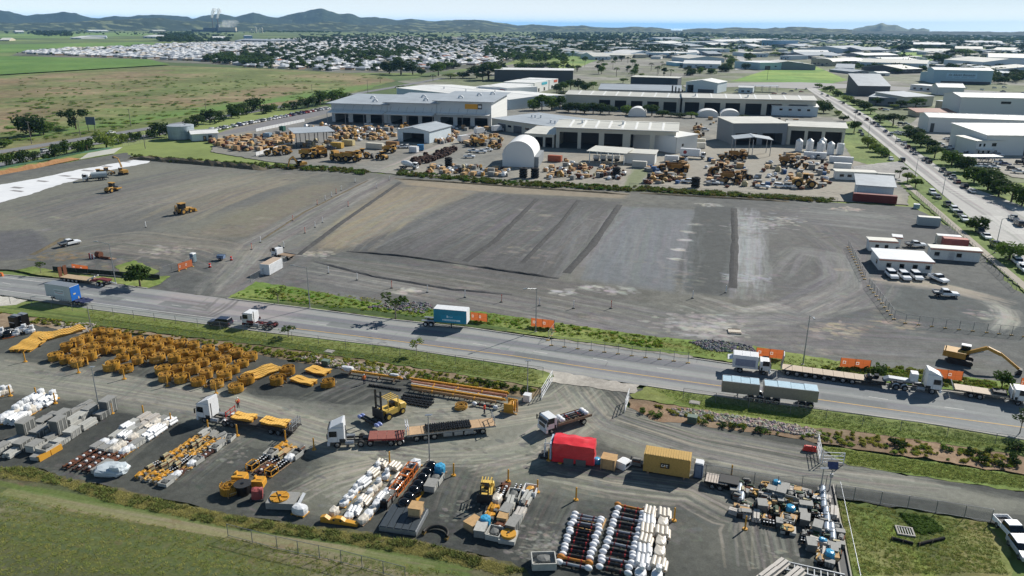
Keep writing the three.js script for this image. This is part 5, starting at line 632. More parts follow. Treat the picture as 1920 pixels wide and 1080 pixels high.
car('suv','black',A7(1005,688),ST2Y + Math.PI,'black car driving along the middle of the second street',null);car('sedan','silver',A7(285,150),ST2Y,'silver car turning at the far end of the second street',null);
[[955,480],[975,474],[995,482],[1015,488],[1000,410],[1030,412],[1290,560],[1330,596],[1360,588],[1345,522],[1375,520],[1400,530],[1565,728],[1628,732],[1690,734],[855,300],[885,304],[1540,720],[1600,726],[1660,730]].forEach(([x,y],i)=>{const t=pick(TYPES),c=i>7&&i<15?'white':pick(COLS);car(t,c,A7(x,y + 6),ST2Y + 1.2,`${c} ${TN[t]} in the car parks past the second street, § from the left`,'cars in the car parks past the second street');});
{const a=G(394,246),b=G(614,204);let n=0;for (let i=0;i<42;i++){if (i % 11===6) continue;const t=pick(TYPES),c=pick(COLS),p=mid(a,b,i / 41 + rr(-0.002,0.002));car(t,c,p,yawOf(b.clone().sub(a)) + Math.PI / 2 + (i % 2?Math.PI:0),`${c} ${TN[t]} in the staff car park row, ${ord(n++)} from the water tank`,'cars in the staff car park');}}
for (let k=0,n=0;k<3;k++) for (let i=0;i<11;i++){if (rnd()<0.15) continue;const t=pick(TYPES),c=pick(COLS),p=mid(G(965 + k*14,201 - k*5),G(1036 + k*10,184 - k*3),i / 11);car(t,c,p,GRID + 0.9,`${c} ${TN[t]} in the showroom car park, § from the left`,'cars in the showroom car park');}
scatter([[1290,170],[1500,166],[1520,178],[1440,182]],8,(x,y,i)=>car('sedan',pick(COLS),G(x,y),rr(0,6),`car on the forecourts by the cross street, § from the left`,'cars on the cross street forecourts'));
scatter([[1700,166],[1900,162],[1930,180],[1830,186]],22,(x,y,i)=>car(pick(TYPES),pick(COLS),G(x,y),rr(-0.4,0.4),`car in the yards before the lettered warehouse, § from the left`,'cars before the lettered warehouse'));
scatter([[1765,262],[1800,268],[1960,310],[1960,336],[1900,326],[1800,292]],26,(x,y,i)=>car(pick(TYPES),pick(COLS),G(x,y),ST2Y + pick([1.3,1.5]),`car in the yards beside the long white shed, § from the left`,'cars beside the long white shed'));
// site office cars and utes
const FACE=G(1692,520).sub(G(1686,500)).setY(0).normalize(),FY=yawOf(FACE) + 0.25;
['dusty white wagon nosed out before the site office, nearest its dark corner','white wagon nosed out in the middle of three before the site office','white wagon nosed out before the site office, third from its dark corner','white ute parked on its own at the sunny corner of the site office'].forEach((l,i)=>car(i===3?'ute':'suv','white',[B4(925,640),B4(1020,650),B4(1110,650),B4(1275,668)][i],FY + (i===3?0.35:0),l,'cars before the site office'));
car('tray','white',B4(1330,783),yawOf(B4(1440,790).sub(B4(1220,775))),'white dual-cab tray ute driving across the office compound',null);
car('tray','white',B4(1105,412),yawOf(B4(1190,415).sub(B4(1030,410))),'white ute with a red-sided tray behind the site office',null);
car('tray','white',B1(525,240),yawOf(B1(600,215).sub(B1(460,245))),'white service ute with green canopy parked on the dirt near the main street',null);
car('suv','navy',B1(1655,840),yawOf(B1(1575,825).sub(B1(1735,840))),'dark navy wagon driving on the near side of the main street',null);
car('ute','white',C7(1800,690),yawOf(C7(1930,800).sub(C7(1740,600))),'white ute with an open black tub at the frame edge beside the lawn',null);car('hatch','silver',C7(1890,850),yawOf(C7(1980,960).sub(C7(1800,720))),'silver hatchback parked beside the white ute at the lawn corner',null);
[[345,498,'silver'],[835,362,'white'],[932,380,'white'],[1690,318,'white']].forEach(([x,y,c],i)=>car(pick(['sedan','suv']),c,A4(x,y),yawOf(HWY[4].clone().sub(HWY[2])),`${c} car half hidden by bushes on the highway, ${ORD[i]} along it`,'cars on the highway'));
[[845,420],[1010,428],[1095,590],[1130,588],[560,600]].forEach(([x,y],i)=>car('ute',i===4?'navy':'white',A5(x,y),GRID + (i % 2?2.8:0.2),`${i===4?'navy':'white'} ute standing in the parts yard, ${ORD[i]} from the stepped warehouse`,'utes in the parts yard'));
[[1630,612],[1690,618],[1735,606],[1600,655]].forEach(([x,y],i)=>car('ute','white',A5(x,y + 8),GRID + 0.3,`white ute behind the crate-lined yard edge near the dome, § from the left`,'utes near the dome'));
[[1450,460],[1162,614],[1505,862],[1310,850],[1880,890],[2320,770],[2010,885],[2070,888]].forEach(([x,y],i)=>car(i % 3?'ute':'suv',i===5?'grey':'white',A6(x,y),GRID + rr(-0.3,0.3) + (i % 2?Math.PI:0),`${i===5?'grey':'white'} vehicle parked in the beige dealer yard, § from the left`,'vehicles in the dealer yard'));
// ---- trucks ----
function cabOver(g,xf,m,o={}){// cab with its front at xf
const L=o.L??2.2,H0=0.95,Ht=o.h??3.0,W=2.46;
add(g,'cab',m,prof([[xf - L,H0],[xf - 0.02,H0],[xf,1.9],[xf - 0.28,Ht - 0.15],[xf - 0.5,Ht],[xf - L,Ht]],W,0.06));
add(g,'windscreen',GLASS,beam([xf + 0.04,1.95,0],[xf - 0.24,Ht - 0.3,0],W - 0.3,0.06).translate(0.02,0,0));
for (const s of [-1,1]){add(g,'side_window',GLASS,bx(1.1,0.9,0.05,xf - 0.82,1.85,s*W / 2));add(g,'mirror',BLACK,bx(0.12,0.75,0.2,xf - 0.02,1.7,s*(W / 2 + 0.24)),bx(0.05,0.05,0.3,xf - 0.05,2.3,s*(W / 2 + 0.12)));add(g,'headlight',LAMP,bx(0.08,0.22,0.42,xf + 0.02,0.62,s*0.9));}
add(g,'grille',BLACK,bx(0.06,0.55,1.5,xf + 0.01,1.15));add(g,'bumper',o.bumper??m,bx(0.35,0.5,W,xf - 0.12,0.42));
if (o.deflector) add(g,'roof_fairing',m,prof([[xf - L,Ht + 0.01],[xf - 0.55,Ht + 0.01],[xf - L + 0.25,Ht + 0.75],[xf - L,Ht + 0.75]],W - 0.2,0.05));
add(g,'step',DARK,bx(0.7,0.45,W - 0.1,xf - 1.5,0.48));add(g,'sun_visor',DARK,bx(0.3,0.08,W - 0.2,xf - 0.22,Ht - 0.28));for (const s of [-1,1]){add(g,'door_seam',M('panel seam',150,152,156),bx(0.03,1.7,0.03,xf - 1.42,1.0,s*W / 2));add(g,'air_kit',DARK,bx(L - 1.6>0.3?L - 1.6:0.3,0.5,0.04,xf - L + 0.3,1.0,s*W / 2));}
}
const rails=(g,x0,x1,m=DARK,y=0.72)=>add(g,'chassis',m,bx(x1 - x0,0.24,0.12,(x0 + x1) / 2,y,-0.42),bx(x1 - x0,0.24,0.12,(x0 + x1) / 2,y,0.42),bx(0.2,0.2,0.84,x0 + 0.3,y),bx(0.2,0.2,0.84,x1 - 0.3,y),bx(0.2,0.2,0.84,(x0 + x1) / 2,y));
function axles(g,xs,rim=CHROME,guard){for (const x of xs) for (const s of [-1,1]){wheel(g,x,s*0.98,0.5,0.5,rim);if (guard) add(g,'mudguard',guard,new THREE.CylinderGeometry(0.6,0.6,0.54,10,1,true,0,Math.PI).rotateZ(Math.PI / 2).rotateY(Math.PI / 2).translate(x,0.55,s*0.98));}}
function tractor(p,yaw,label,m=WHITE,o={}){
const g=thing(o.name??'prime_mover',p,yaw,label,'truck'),L=o.len??6.6,f=L / 2;
cabOver(g,f,m,{L:2.4,h:3.3,deflector:o.deflector??true,...o});rails(g,-f,f - 0.6,o.frame??DARK);for (const s of [-1,1]) wheel(g,f - 1.35,s*1.02,0.5,0.32);axles(g,[-f + 0.75,-f + 2.1],CHROME,o.guard??null);
for (const s of [-1,1]) add(g,'fuel_tank',GALV,cyl(0.34,0.34,1.2,f - 3.1,0.68,s*0.95,'x',14));add(g,'fifth_wheel',BLACK,bx(0.9,0.1,0.9,-f + 1.4,0.98));add(g,'exhaust',CHROME,bar([f - 2.6,0.9,-0.9],[f - 2.6,3.5,-0.9],0.09));
return g;
}
function flatbed(g,x0,x1,deckM,o={}){// deck from x0 (rear) to x1 (front)
const y=o.y??1.15,n=o.panels??4,L=x1 - x0;
for (let i=0;i<n;i++) add(g,'deck_panel',deckM,bx(L / n - 0.05,0.12,2.44,x0 + (i + 0.5)*L / n,y,0));for (const s of [-1,1]) add(g,'side_rail',o.rail??DARK,bx(L,0.2,0.1,(x0 + x1) / 2,y - 0.14,s*1.24));rails(g,x0 + 0.4,x1 - 0.3,o.rail??DARK,y - 0.42);
axles(g,o.axles??[x0 + 1.2,x0 + 2.5,x0 + 3.8],o.rim??CHROME,o.guard);
if (o.head) for (const [hx,hm] of o.head){add(g,'headboard',hm,bx(0.08,0.1,2.4,hx,y + 1.3),bx(0.08,1.4,0.1,hx,y + 0.1,-1.15),bx(0.08,1.4,0.1,hx,y + 0.1,1.15),bx(0.08,1.4,0.08,hx,y + 0.1,0),bx(0.06,0.08,2.4,hx,y + 0.7));}
if (o.legs) for (const s of [-1,1]) add(g,'landing_leg',GALV,bx(0.14,y - 0.2,0.14,x1 - (o.legs===true?2.4:o.legs),0.05,s*0.8),bx(0.3,0.06,0.3,x1 - (o.legs===true?2.4:o.legs),0,s*0.8));
}
const along=(a,b)=>{const d=b.clone().sub(a);return [mid(a,b),yawOf(d),d.length()];};
const offs=(p,yaw,dx,dz=0)=>p.clone().add(new THREE.Vector3(Math.cos(yaw)*dx + Math.sin(yaw)*dz,0,-Math.sin(yaw)*dx + Math.cos(yaw)*dz));
const segs=(c,n,w,h,th,m=YELLOW)=>null;
// a group of track shoes laid flat, used on trucks and on the ground
function trackGroup(name,p,yaw,L,label,group,o={}){const g=thing(name,p,yaw,label,'track group',group),n=Math.round(L / 0.24),W=o.w??0.9;for (let r=0;r<(o.rows??2);r++){const gs=[];for (let i=0;i<n;i++) gs.push(bx(0.19,0.09,W,-L / 2 + i*0.24 + 0.1,0.42 + 0.1*Math.sin(i*0.45 + r),(r - ((o.rows??2) - 1) / 2)*(W + 0.12),0,0,i % 2?0.3:-0.12));tag(add(g,'track_shoe',o.m??M('fresh track yellow',240,190,92,{roughness:0.55}),gs),null,null,null,'stuff');add(g,'link_chain',o.m2??ORANGE,bx(L,0.4,W*0.5,0,0,(r - ((o.rows??2) - 1) / 2)*(W + 0.12)));}return g;}  // shoe colour made pale to paint in their sunlit gloss
{// white prime mover with a long dark trailer carrying track groups
const a=B6(250,920),b=B6(1100,1065),[c,yaw,L]=along(b,a),S=offs(c,yaw,0,0).addScaledVector(NDIR,1.2),f=L / 2;
const t=tractor(offs(S,yaw,f - 3.2),yaw,'tall white prime mover coupled to the trailer loaded with yellow track groups',WHITE,{guard:WHITE,len:7});
const g=thing('flatbed_trailer',S,yaw,'dark flatbed trailer loaded with yellow track groups behind the tall white prime mover','trailer');
flatbed(g,-f,f - 5.0,M('dark deck',66,62,58),{y:1.05,panels:4,head:[[f - 5.0,RED],[-f + 0.1,GALV],[-f + 0.5,GALV]],axles:[-f + 1.2,-f + 2.5,-f + 3.8]});
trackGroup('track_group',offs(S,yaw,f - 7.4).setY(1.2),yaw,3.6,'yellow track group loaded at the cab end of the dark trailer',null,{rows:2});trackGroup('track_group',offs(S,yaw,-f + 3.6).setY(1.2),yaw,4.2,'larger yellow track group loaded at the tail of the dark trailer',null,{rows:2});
}
{// the brown and timber double flatbeds
const a=B7(-105,880),b=B7(425,862),c=B7(480,838),d=B7(1125,765);
const [m1,y1,L1]=along(b,a);const S=m1.clone().addScaledVector(NDIR,1.2);
tractor(offs(S,y1,L1 / 2 - 3),y1 + 0.02,'white prime mover heading the pair of flatbed trailers in the middle of the yard',WHITE,{len:6.8});
const g1=thing('flatbed_trailer',offs(S,y1,-2),y1,'short red-brown steel-decked trailer coupled behind the white prime mover','trailer');flatbed(g1,-L1 / 2 + 1.6,L1 / 2 - 3.4,M('oxide red deck',150,88,76),{panels:4,rail:M('oxide red rail',140,44,44),axles:[-L1 / 2 + 0.6 + 1.6,-L1 / 2 + 1.9 + 1.6],guard:WHITE});
const [m2,y2,L2]=along(d,c),S2=m2.clone().addScaledVector(NDIR,1.2);
const g2=thing('flatbed_trailer',S2,y2,'long timber-decked flatbed trailer carrying rows of black track chain','trailer');flatbed(g2,-L2 / 2,L2 / 2 + 0.4,M('pale deck ply',196,164,128,{roughness:0.9}),{panels:6,rail:GALV,head:[[L2 / 2 + 0.4,WHITE],[L2 / 2 + 0.1,WHITE],[-L2 / 2 + 0.2,GALV]],axles:[L2 / 2 - 1,L2 / 2 - 2.3,L2 / 2 - 3.6,-L2 / 2 + 2,-L2 / 2 + 3.3,-L2 / 2 + 4.6],guard:GALV});
for (let i=0;i<3;i++) add(g2,'tool_box',GALV,bx(1.3,0.6,0.5,L2 / 2 - 5.6 - i*1.6,0.4,-1.1));
for (let k=0;k<4;k++) blackChain(offs(S2,y2,0.6,(k - 1.5)*0.55).setY(1.28),y2,6.8,`black track chain lying on the timber-decked trailer, ${ORD[k]} from its near side`,'black chains on the timber-decked trailer');
}
function blackChain(p,yaw,L,label,group){const g=thing('black_track_chain',p,yaw,label,'track chain',group),gs=[],n=Math.round(L / 0.34);for (let i=0;i<n;i++) gs.push(bx(0.26,0.3,0.2,-L / 2 + 0.34*i + 0.17,0,0.0 + (i % 2?0.08:-0.08)),bx(0.16,0.16,0.46,-L / 2 + 0.34*i + 0.17,0.14,0));tag(add(g,'chain_link',M('black chain',34,35,38,{roughness:0.45}),gs),null,null,null,'stuff');add(g,'chain_pin_bar',BLACK,bx(L,0.1,0.1,0,0.1,0));return g;}
{// small white rigid truck by the gate
const [c,yaw,L]=along(C5(560,195),C5(215,300)),S=c.clone().addScaledVector(NDIR,0.6),g=thing('tray_truck',S,yaw,'small white flat-tray truck carrying wrapped shafts just inside the gate','truck');const f=L / 2;
cabOver(g,f,WHITE,{L:1.9,h:2.7});rails(g,-f,f - 0.5);for (const s of [-1,1]) wheel(g,f - 1.1,s*0.95,0.45,0.3);axles(g,[-f + 1.6]);add(g,'tray',OLDWOOD,bx(L - 2.2,0.14,2.4,-1.0,1.05));for (const s of [-1,1]) add(g,'tray_side',OLDWOOD,bx(L - 2.2,0.3,0.06,-1.0,1.18,s*1.18));add(g,'headboard',GALV,bx(0.08,1.2,2.3,f - 2.15,1.1));
for (let k=0;k<3;k++) shaft(offs(S,yaw,-1.2,(k - 1)*0.6).setY(1.2),yaw,L - 3.4,`wrapped black shaft on the tray of the small white truck, ${ORD[k]} across`,'shafts on the small white truck',k);
}
function shaft(p,yaw,L,label,group,v=0){const g=thing('drive_shaft',p,yaw,label,'drive shaft',group),bag=M('white bag',236,238,242,{roughness:0.55}),tubeM=v % 4===3?M('amber shaft',190,122,36):v % 4===2?M('grey wrapped shaft',150,156,164,{roughness:0.4}):BLACK;add(g,'tube',tubeM,cyl(0.16,0.16,L*0.72,0,0.3,0,'x',10));for (const s of [-1,1]){add(g,'wrapped_end',v % 4===3?tubeM:bag,ball(0.36,s*L*0.43,0.34,0,1.35,1.0,1.0,10));add(g,'band',v % 2?RED:M('maroon strap',110,24,30),cyl(0.22,0.22,0.14,s*L*0.2,0.3,0,'x',10));}add(g,'saddle_block',OLDWOOD,bx(0.2,0.14,0.5,0,0,0));return g;}
// parked on the main street
const STY=GRID;
{// white and blue curtain-sided drop-deck trailer
const [c,yaw]=along(B1(300,655),B1(690,712)),S=c.clone().addScaledVector(NDIR,1.3),g=thing('curtain_trailer',S,yaw,'white curtain-sided trailer with a blue end wall standing on the main street','trailer');
add(g,'curtain_box',M('white curtain',214,220,226,{roughness:0.5}),prof([[-5.2,1.35],[-2.7,1.35],[-2.7,0.75],[1.75,0.75],[1.75,4.1],[-5.2,4.1]],2.48,0.03));add(g,'roof_skin',GALV,bx(6.96,0.06,2.46,-1.72,4.11));add(g,'end_wall',M('blue panel',26,108,200,{roughness:0.4}),bx(0.08,3.2,2.44,1.82,0.8));add(g,'decal',M('decal yellow',214,200,160),bx(0.03,0.3,0.6,1.88,2.2,0.3),bx(0.03,0.5,0.24,1.88,1.0,-0.6));add(g,'deck',M('navy deck',34,44,84),bx(3.4,0.25,2.4,3.5,0.75),bx(3.0,0.3,0.9,3.6,0.5));axles(g,[1.2,2.5,3.8],CHROME,M('navy deck',34,44,84));
const tx=canvasTexture(512,256,(x)=>{x.fillStyle='#dde3e9';x.fillRect(0,0,512,256);x.font='italic bold 74px sans-serif';x.fillStyle='#23252f';x.fillText('FREIGHTLINE',14,110,480);x.strokeStyle='#c23b30';x.lineWidth=14;x.beginPath();x.moveTo(60,140);x.quadraticCurveTo(240,200,470,140);x.stroke();});
const lm=new THREE.MeshStandardMaterial({map:tx,roughness:0.5});lm.name='curtain print';add(g,'curtain_print',lm,new THREE.PlaneGeometry(2.7,1.35).translate(-1.4,2.6,1.252));
const vs=[];for (let i=0;i<14;i++) vs.push(bx(0.05,0.35,0.03,-5 + i*0.5,i<5?1.38:0.85,1.25));tag(add(g,'curtain_strap',DARK,vs),null,null,null,'stuff');for (const s of [-1,1]) add(g,'landing_leg',GALV,bx(0.14,1.3,0.14,-4.2,0.03,s*0.8));rails(g,-5,1.4,DARK,0.55);
}
{// low loader with ramps up
const [c,yaw]=along(B1(415,505),B1(770,552)),S=c.clone().addScaledVector(NDIR,1.2),g=thing('low_loader',S,yaw,'low loader trailer with raised steel ramps against the far kerb','trailer');
flatbed(g,-5.6,3.2,M('worn timber deck',186,164,132),{y:0.95,panels:5,rail:BLACK,axles:[-4.2,-3.0,-1.8,-0.6]});for (const s of [-1,1]) add(g,'ramp',RUST,bx(0.12,2.4,0.95,-5.7,1.0,s*0.68));add(g,'gooseneck',M('maroon steel',120,46,48),prof([[3.0,0.8],[4.4,0.8],[5.4,1.3],[8.2,1.3],[8.2,1.55],[5.2,1.6],[4.0,1.2],[3.0,1.1]],1.6,0.04));for (const s of [-1,1]) add(g,'guide_arm',WHITE,bar([2.4,1.1,s*0.7],[4.4,2.1,s*0.5],0.13));axles(g,[5.6,6.9],M('white rim',220,220,220));add(g,'tow_bar',WHITE,bar([8.2,1,0],[10,0.8,0],0.12));
}
{const [c,yaw]=along(B6(930,95),B6(640,60));const g=tractor(c.clone().addScaledVector(NDIR,1.1),yaw,'white and maroon prime mover without a trailer on the main street',WHITE,{len:7,frame:M('maroon steel',120,46,48),deflector:false,h:3.1,bumper:M('maroon steel',120,46,48)});for (const s of [-1,1]) add(g,'sleeper_stripe',M('maroon steel',120,46,48),bx(1.6,0.5,0.04,1.6,1.1,s*1.26));}
{// teal container trailer with a dolly
const [c,yaw]=along(B2(1330,850),B2(1580,872)),S=c.clone().addScaledVector(NDIR,0.9),g=thing('container_trailer',S,yaw,'teal container trailer with a white roof standing on the main street','trailer');
add(g,'container',M('teal paint',18,140,170,{roughness:0.45}),bx(6.8,2.75,2.44,0,1.25));add(g,'roof_skin',WHITE,bx(6.8,0.06,2.44,0,4.01));add(g,'end_door',WHITE,bx(0.06,2.7,2.4,3.44,1.27));const cr=[];for (let i=0;i<22;i++) cr.push(bx(0.1,2.5,0.04,-3.3 + i*0.314,1.35,-1.235));tag(add(g,'rib',M('teal paint',18,140,170),cr),null,null,null,'stuff');
const tx=canvasTexture(512,192,(x)=>{x.fillStyle='#128caa';x.fillRect(0,0,512,192);x.fillStyle='#d8edf2';x.fillRect(150,8,26,60);x.fillRect(184,20,10,48);x.font='40px sans-serif';x.fillText('Royal',206,58);x.fillRect(90,110,400,42);x.fillStyle='#128caa';x.font='bold 32px sans-serif';x.fillText('removals & storage',110,142);x.fillStyle='#d8edf2';x.fillRect(40,114,34,34);});
const lm=new THREE.MeshStandardMaterial({map:tx,roughness:0.5});lm.name='container print';add(g,'container_print',lm,new THREE.PlaneGeometry(4.2,1.575).translate(0.2,2.1,1.225));rails(g,-5.8,3.2,DARK,0.85);axles(g,[-5.2,-4.0],M('white rim',220,220,220));for (const s of [-1,1]){add(g,'landing_leg',DARK,bx(0.16,1.1,0.16,0.2,0.04,s*0.8));add(g,'mudguard',GALV,bx(2.9,0.08,0.6,-4.6,1.2,s*0.95));}
}
{// tipper pair
const [c,yaw]=along(B8(180,460),B8(690,520)),S=c.clone().addScaledVector(NDIR,1.3);
const tip=(name,p,L,label,ax)=>{const g=thing(name,p,yaw,label,'trailer'),bm=M('tipper body',150,148,140,{roughness:0.4,metalness:0.3});for (const s of [-1,1]) add(g,'side_wall',bm,bx(L,1.9,0.1,0,1.3,s*1.2));add(g,'end_wall',bm,bx(0.1,1.9,2.4,-L / 2,1.3),bx(0.1,1.9,2.4,L / 2,1.3));add(g,'floor',bm,bx(L,0.1,2.4,0,1.28));for (let i=0;i<4;i++) add(g,'tarp_panel',M('pale blue tarp',176,206,222,{roughness:0.5}),bx(L / 4 - 0.06,0.08,2.3,-L / 2 + (i + 0.5)*L / 4,3.14 + (i % 2)*0.06));add(g,'tarp_rail',GALV,bx(L,0.12,0.12,0,3.16,1.24),bx(L,0.12,0.12,0,3.16,-1.24));rails(g,-L / 2,L / 2,DARK,0.9);axles(g,ax,CHROME,GALV);for (const s of [-1,1]) add(g,'landing_leg',GALV,bx(0.14,1,0.14,-L / 2 + 2.6,0.04,s*0.7));return g;};
tip('tipper_trailer',offs(S,yaw,-4.6),5.8,'shorter tipping trailer with a pale blue tarp on the main street',[1.8,3.2]);tip('tipper_trailer',offs(S,yaw,3.2),8.2,'longer tipping trailer with a pale blue tarp behind the verge fence',[-3.4,-2.0,1.9,3.2]);
}
{// white refrigerated box truck beyond the tippers
const [c,yaw]=along(B8(240,300),B8(415,320)),S=c.clone().addScaledVector(NDIR,0.9),g=thing('box_truck',S,yaw,'small white box truck with printed sides beyond the tipping trailers','truck');cabOver(g,3.3,WHITE,{L:1.8,h:2.6});rails(g,-3,2.8);for (const s of [-1,1]) wheel(g,2.2,s*0.95,0.42,0.28);axles(g,[-1.8]);add(g,'box_body',WHITE,bx(4.3,2.3,2.4,-1.0,1.0));add(g,'side_print',M('grey print',150,156,176),bx(3.4,1.3,0.03,-1.0,1.4,1.22));for (let i=0;i<3;i++) add(g,'roof_panel',WHITE,bx(1.3,0.06,2.3,-2.4 + i*1.4,3.3));add(g,'tail_lift',WHITE,bx(0.9,0.1,2.2,-3.6,2.4,0,0,0,0.2));
}
{// long multi-axle low loader with its white prime mover
const [c,yaw,L]=along(B8(510,318),B8(1105,400)),S=c.clone().addScaledVector(NDIR,1.2),g=thing('platform_trailer',S,yaw,'very long timber-decked platform trailer on the far side of the main street','trailer');
flatbed(g,-L / 2,L / 2 - 3,M('bleached deck',196,178,156),{y:1.0,panels:8,rail:DARK,axles:[...Array(8)].map((_,i)=>-L / 2 + 1 + i*1.5)});add(g,'ramp',GALV,bx(0.15,2.6,2.3,-L / 2 - 0.2,1.0,0,0,0,-0.12));add(g,'winch_bed',DARK,bx(3.2,0.7,2.3,L / 2 - 1.4,0.6));add(g,'hose_reel',BLACK,cyl(0.5,0.5,0.9,L / 2 - 2.4,1.5,0.4,'z'),bx(0.7,0.5,0.8,L / 2 - 1.2,1.3,-0.4));add(g,'gooseneck',GALV,prof([[L / 2 - 0.2,0.9],[L / 2 + 1,1.5],[L / 2 + 4.6,1.5],[L / 2 + 4.6,1.8],[L / 2 + 0.6,1.9],[L / 2 - 0.2,1.5]],1.3,0.05));add(g,'power_pack',WHITE,bx(1.1,1.4,1.5,L / 2 + 4.4,1.85));
const [c2,y2]=along(B8(1160,405),B8(1415,436));tractor(c2.clone().addScaledVector(NDIR,1.2),y2,'white prime mover with a high roof pulling the very long platform trailer',WHITE,{len:7.6,h:3.5,guard:WHITE});
}
{const [c,yaw,L]=along(B8(1515,440),B8(1925,505)),S=c.clone().addScaledVector(NDIR,1.2),g=thing('tray_truck',S,yaw,'long flat-tray truck with white headboard at the frame edge of the main street','truck'),f=L / 2;cabOver(g,f + 0.3,WHITE,{L:2,h:2.8});rails(g,-f,f);for (const s of [-1,1]) wheel(g,f - 1,s*1,0.48,0.3);axles(g,[-f + 2.4,-f + 3.7]);for (let i=0;i<3;i++) add(g,'deck_panel',M('bleached deck',196,178,156),bx((L - 2.4) / 3 - 0.04,0.12,2.44,-f + (i + 0.5)*(L - 2.4) / 3,1.1));add(g,'headboard',WHITE,bx(0.1,1.6,2.4,f - 2.1,1.1));add(g,'ramp',GALV,bx(0.12,1.0,2.3,-f - 0.2,1.0,0,0,0,0.3));add(g,'tool_rack',DARK,bx(2.0,0.5,1.6,f - 3.6,1.22));}
// ---- earthmoving machines ----
function excavator(p,yaw,label,o={}){
const g=thing('excavator',p,yaw,label,'excavator'),m=o.m??M('machine yellow',190,144,62,{roughness:0.55}),s=o.s??1;
for (const k of [-1,1]){const t=add(g,'crawler_track',M('track steel',54,50,46),prof([[-1.9,0.3],[-1.6,0],[1.6,0],[1.9,0.3],[1.9,0.65],[1.6,0.9],[-1.6,0.9],[-1.9,0.65]],0.6,0.04,k*1.1));add(t,'track_frame',DARK,bx(2.8,0.4,0.64,0,0.25,k*1.1));}
const u=o.turn??0,R=(gm)=>gm.rotateY(u);
add(g,'house',m,R(join(bx(2.9,1.0,2.5,-0.75,1.05),bx(0.9,0.5,2.3,-1.9,1.5))));add(g,'cab',WHITE,R(bx(1.4,0.12,1.05,0.5,2.85,-0.7)));add(g,'cab_glass',GLASS,R(bx(1.35,1.75,1.0,0.5,1.1,-0.7)));add(g,'counterweight',m,R(prof([[-2.6,1.0],[-2.1,1.0],[-2.1,2.0],[-2.5,2.0]],2.4,0.08)));
const A=o.arm??[[0.6,1.7],[3.0,4.0],[5.2,3.0],[6.6,0.9]];
add(g,'boom',m,R(join(beam([A[0][0],A[0][1],0.1],[A[1][0],A[1][1],0.1],0.45,0.55),beam([A[1][0],A[1][1],0.1],[A[2][0],A[2][1],0.1],0.42,0.5))));add(g,'stick',m,R(beam([A[2][0] - 0.2,A[2][1] + 0.2,0.1],[A[3][0],A[3][1],0.1],0.34,0.38)));add(g,'hydraulic_ram',CHROME,R(bar([A[0][0] + 0.5,A[0][1],0.5],[A[1][0] - 0.4,A[1][1] - 0.6,0.5],0.08)));add(g,'bucket',DARK,R(prof([[A[3][0] - 0.5,A[3][1] - 0.8],[A[3][0] + 0.4,A[3][1] - 0.7],[A[3][0] + 0.4,A[3][1] + 0.1],[A[3][0] - 0.1,A[3][1] + 0.2],[A[3][0] - 0.1,A[3][1] - 0.3]],1.1,0.03,0.1)));
g.scale.setScalar(s);return g;
}
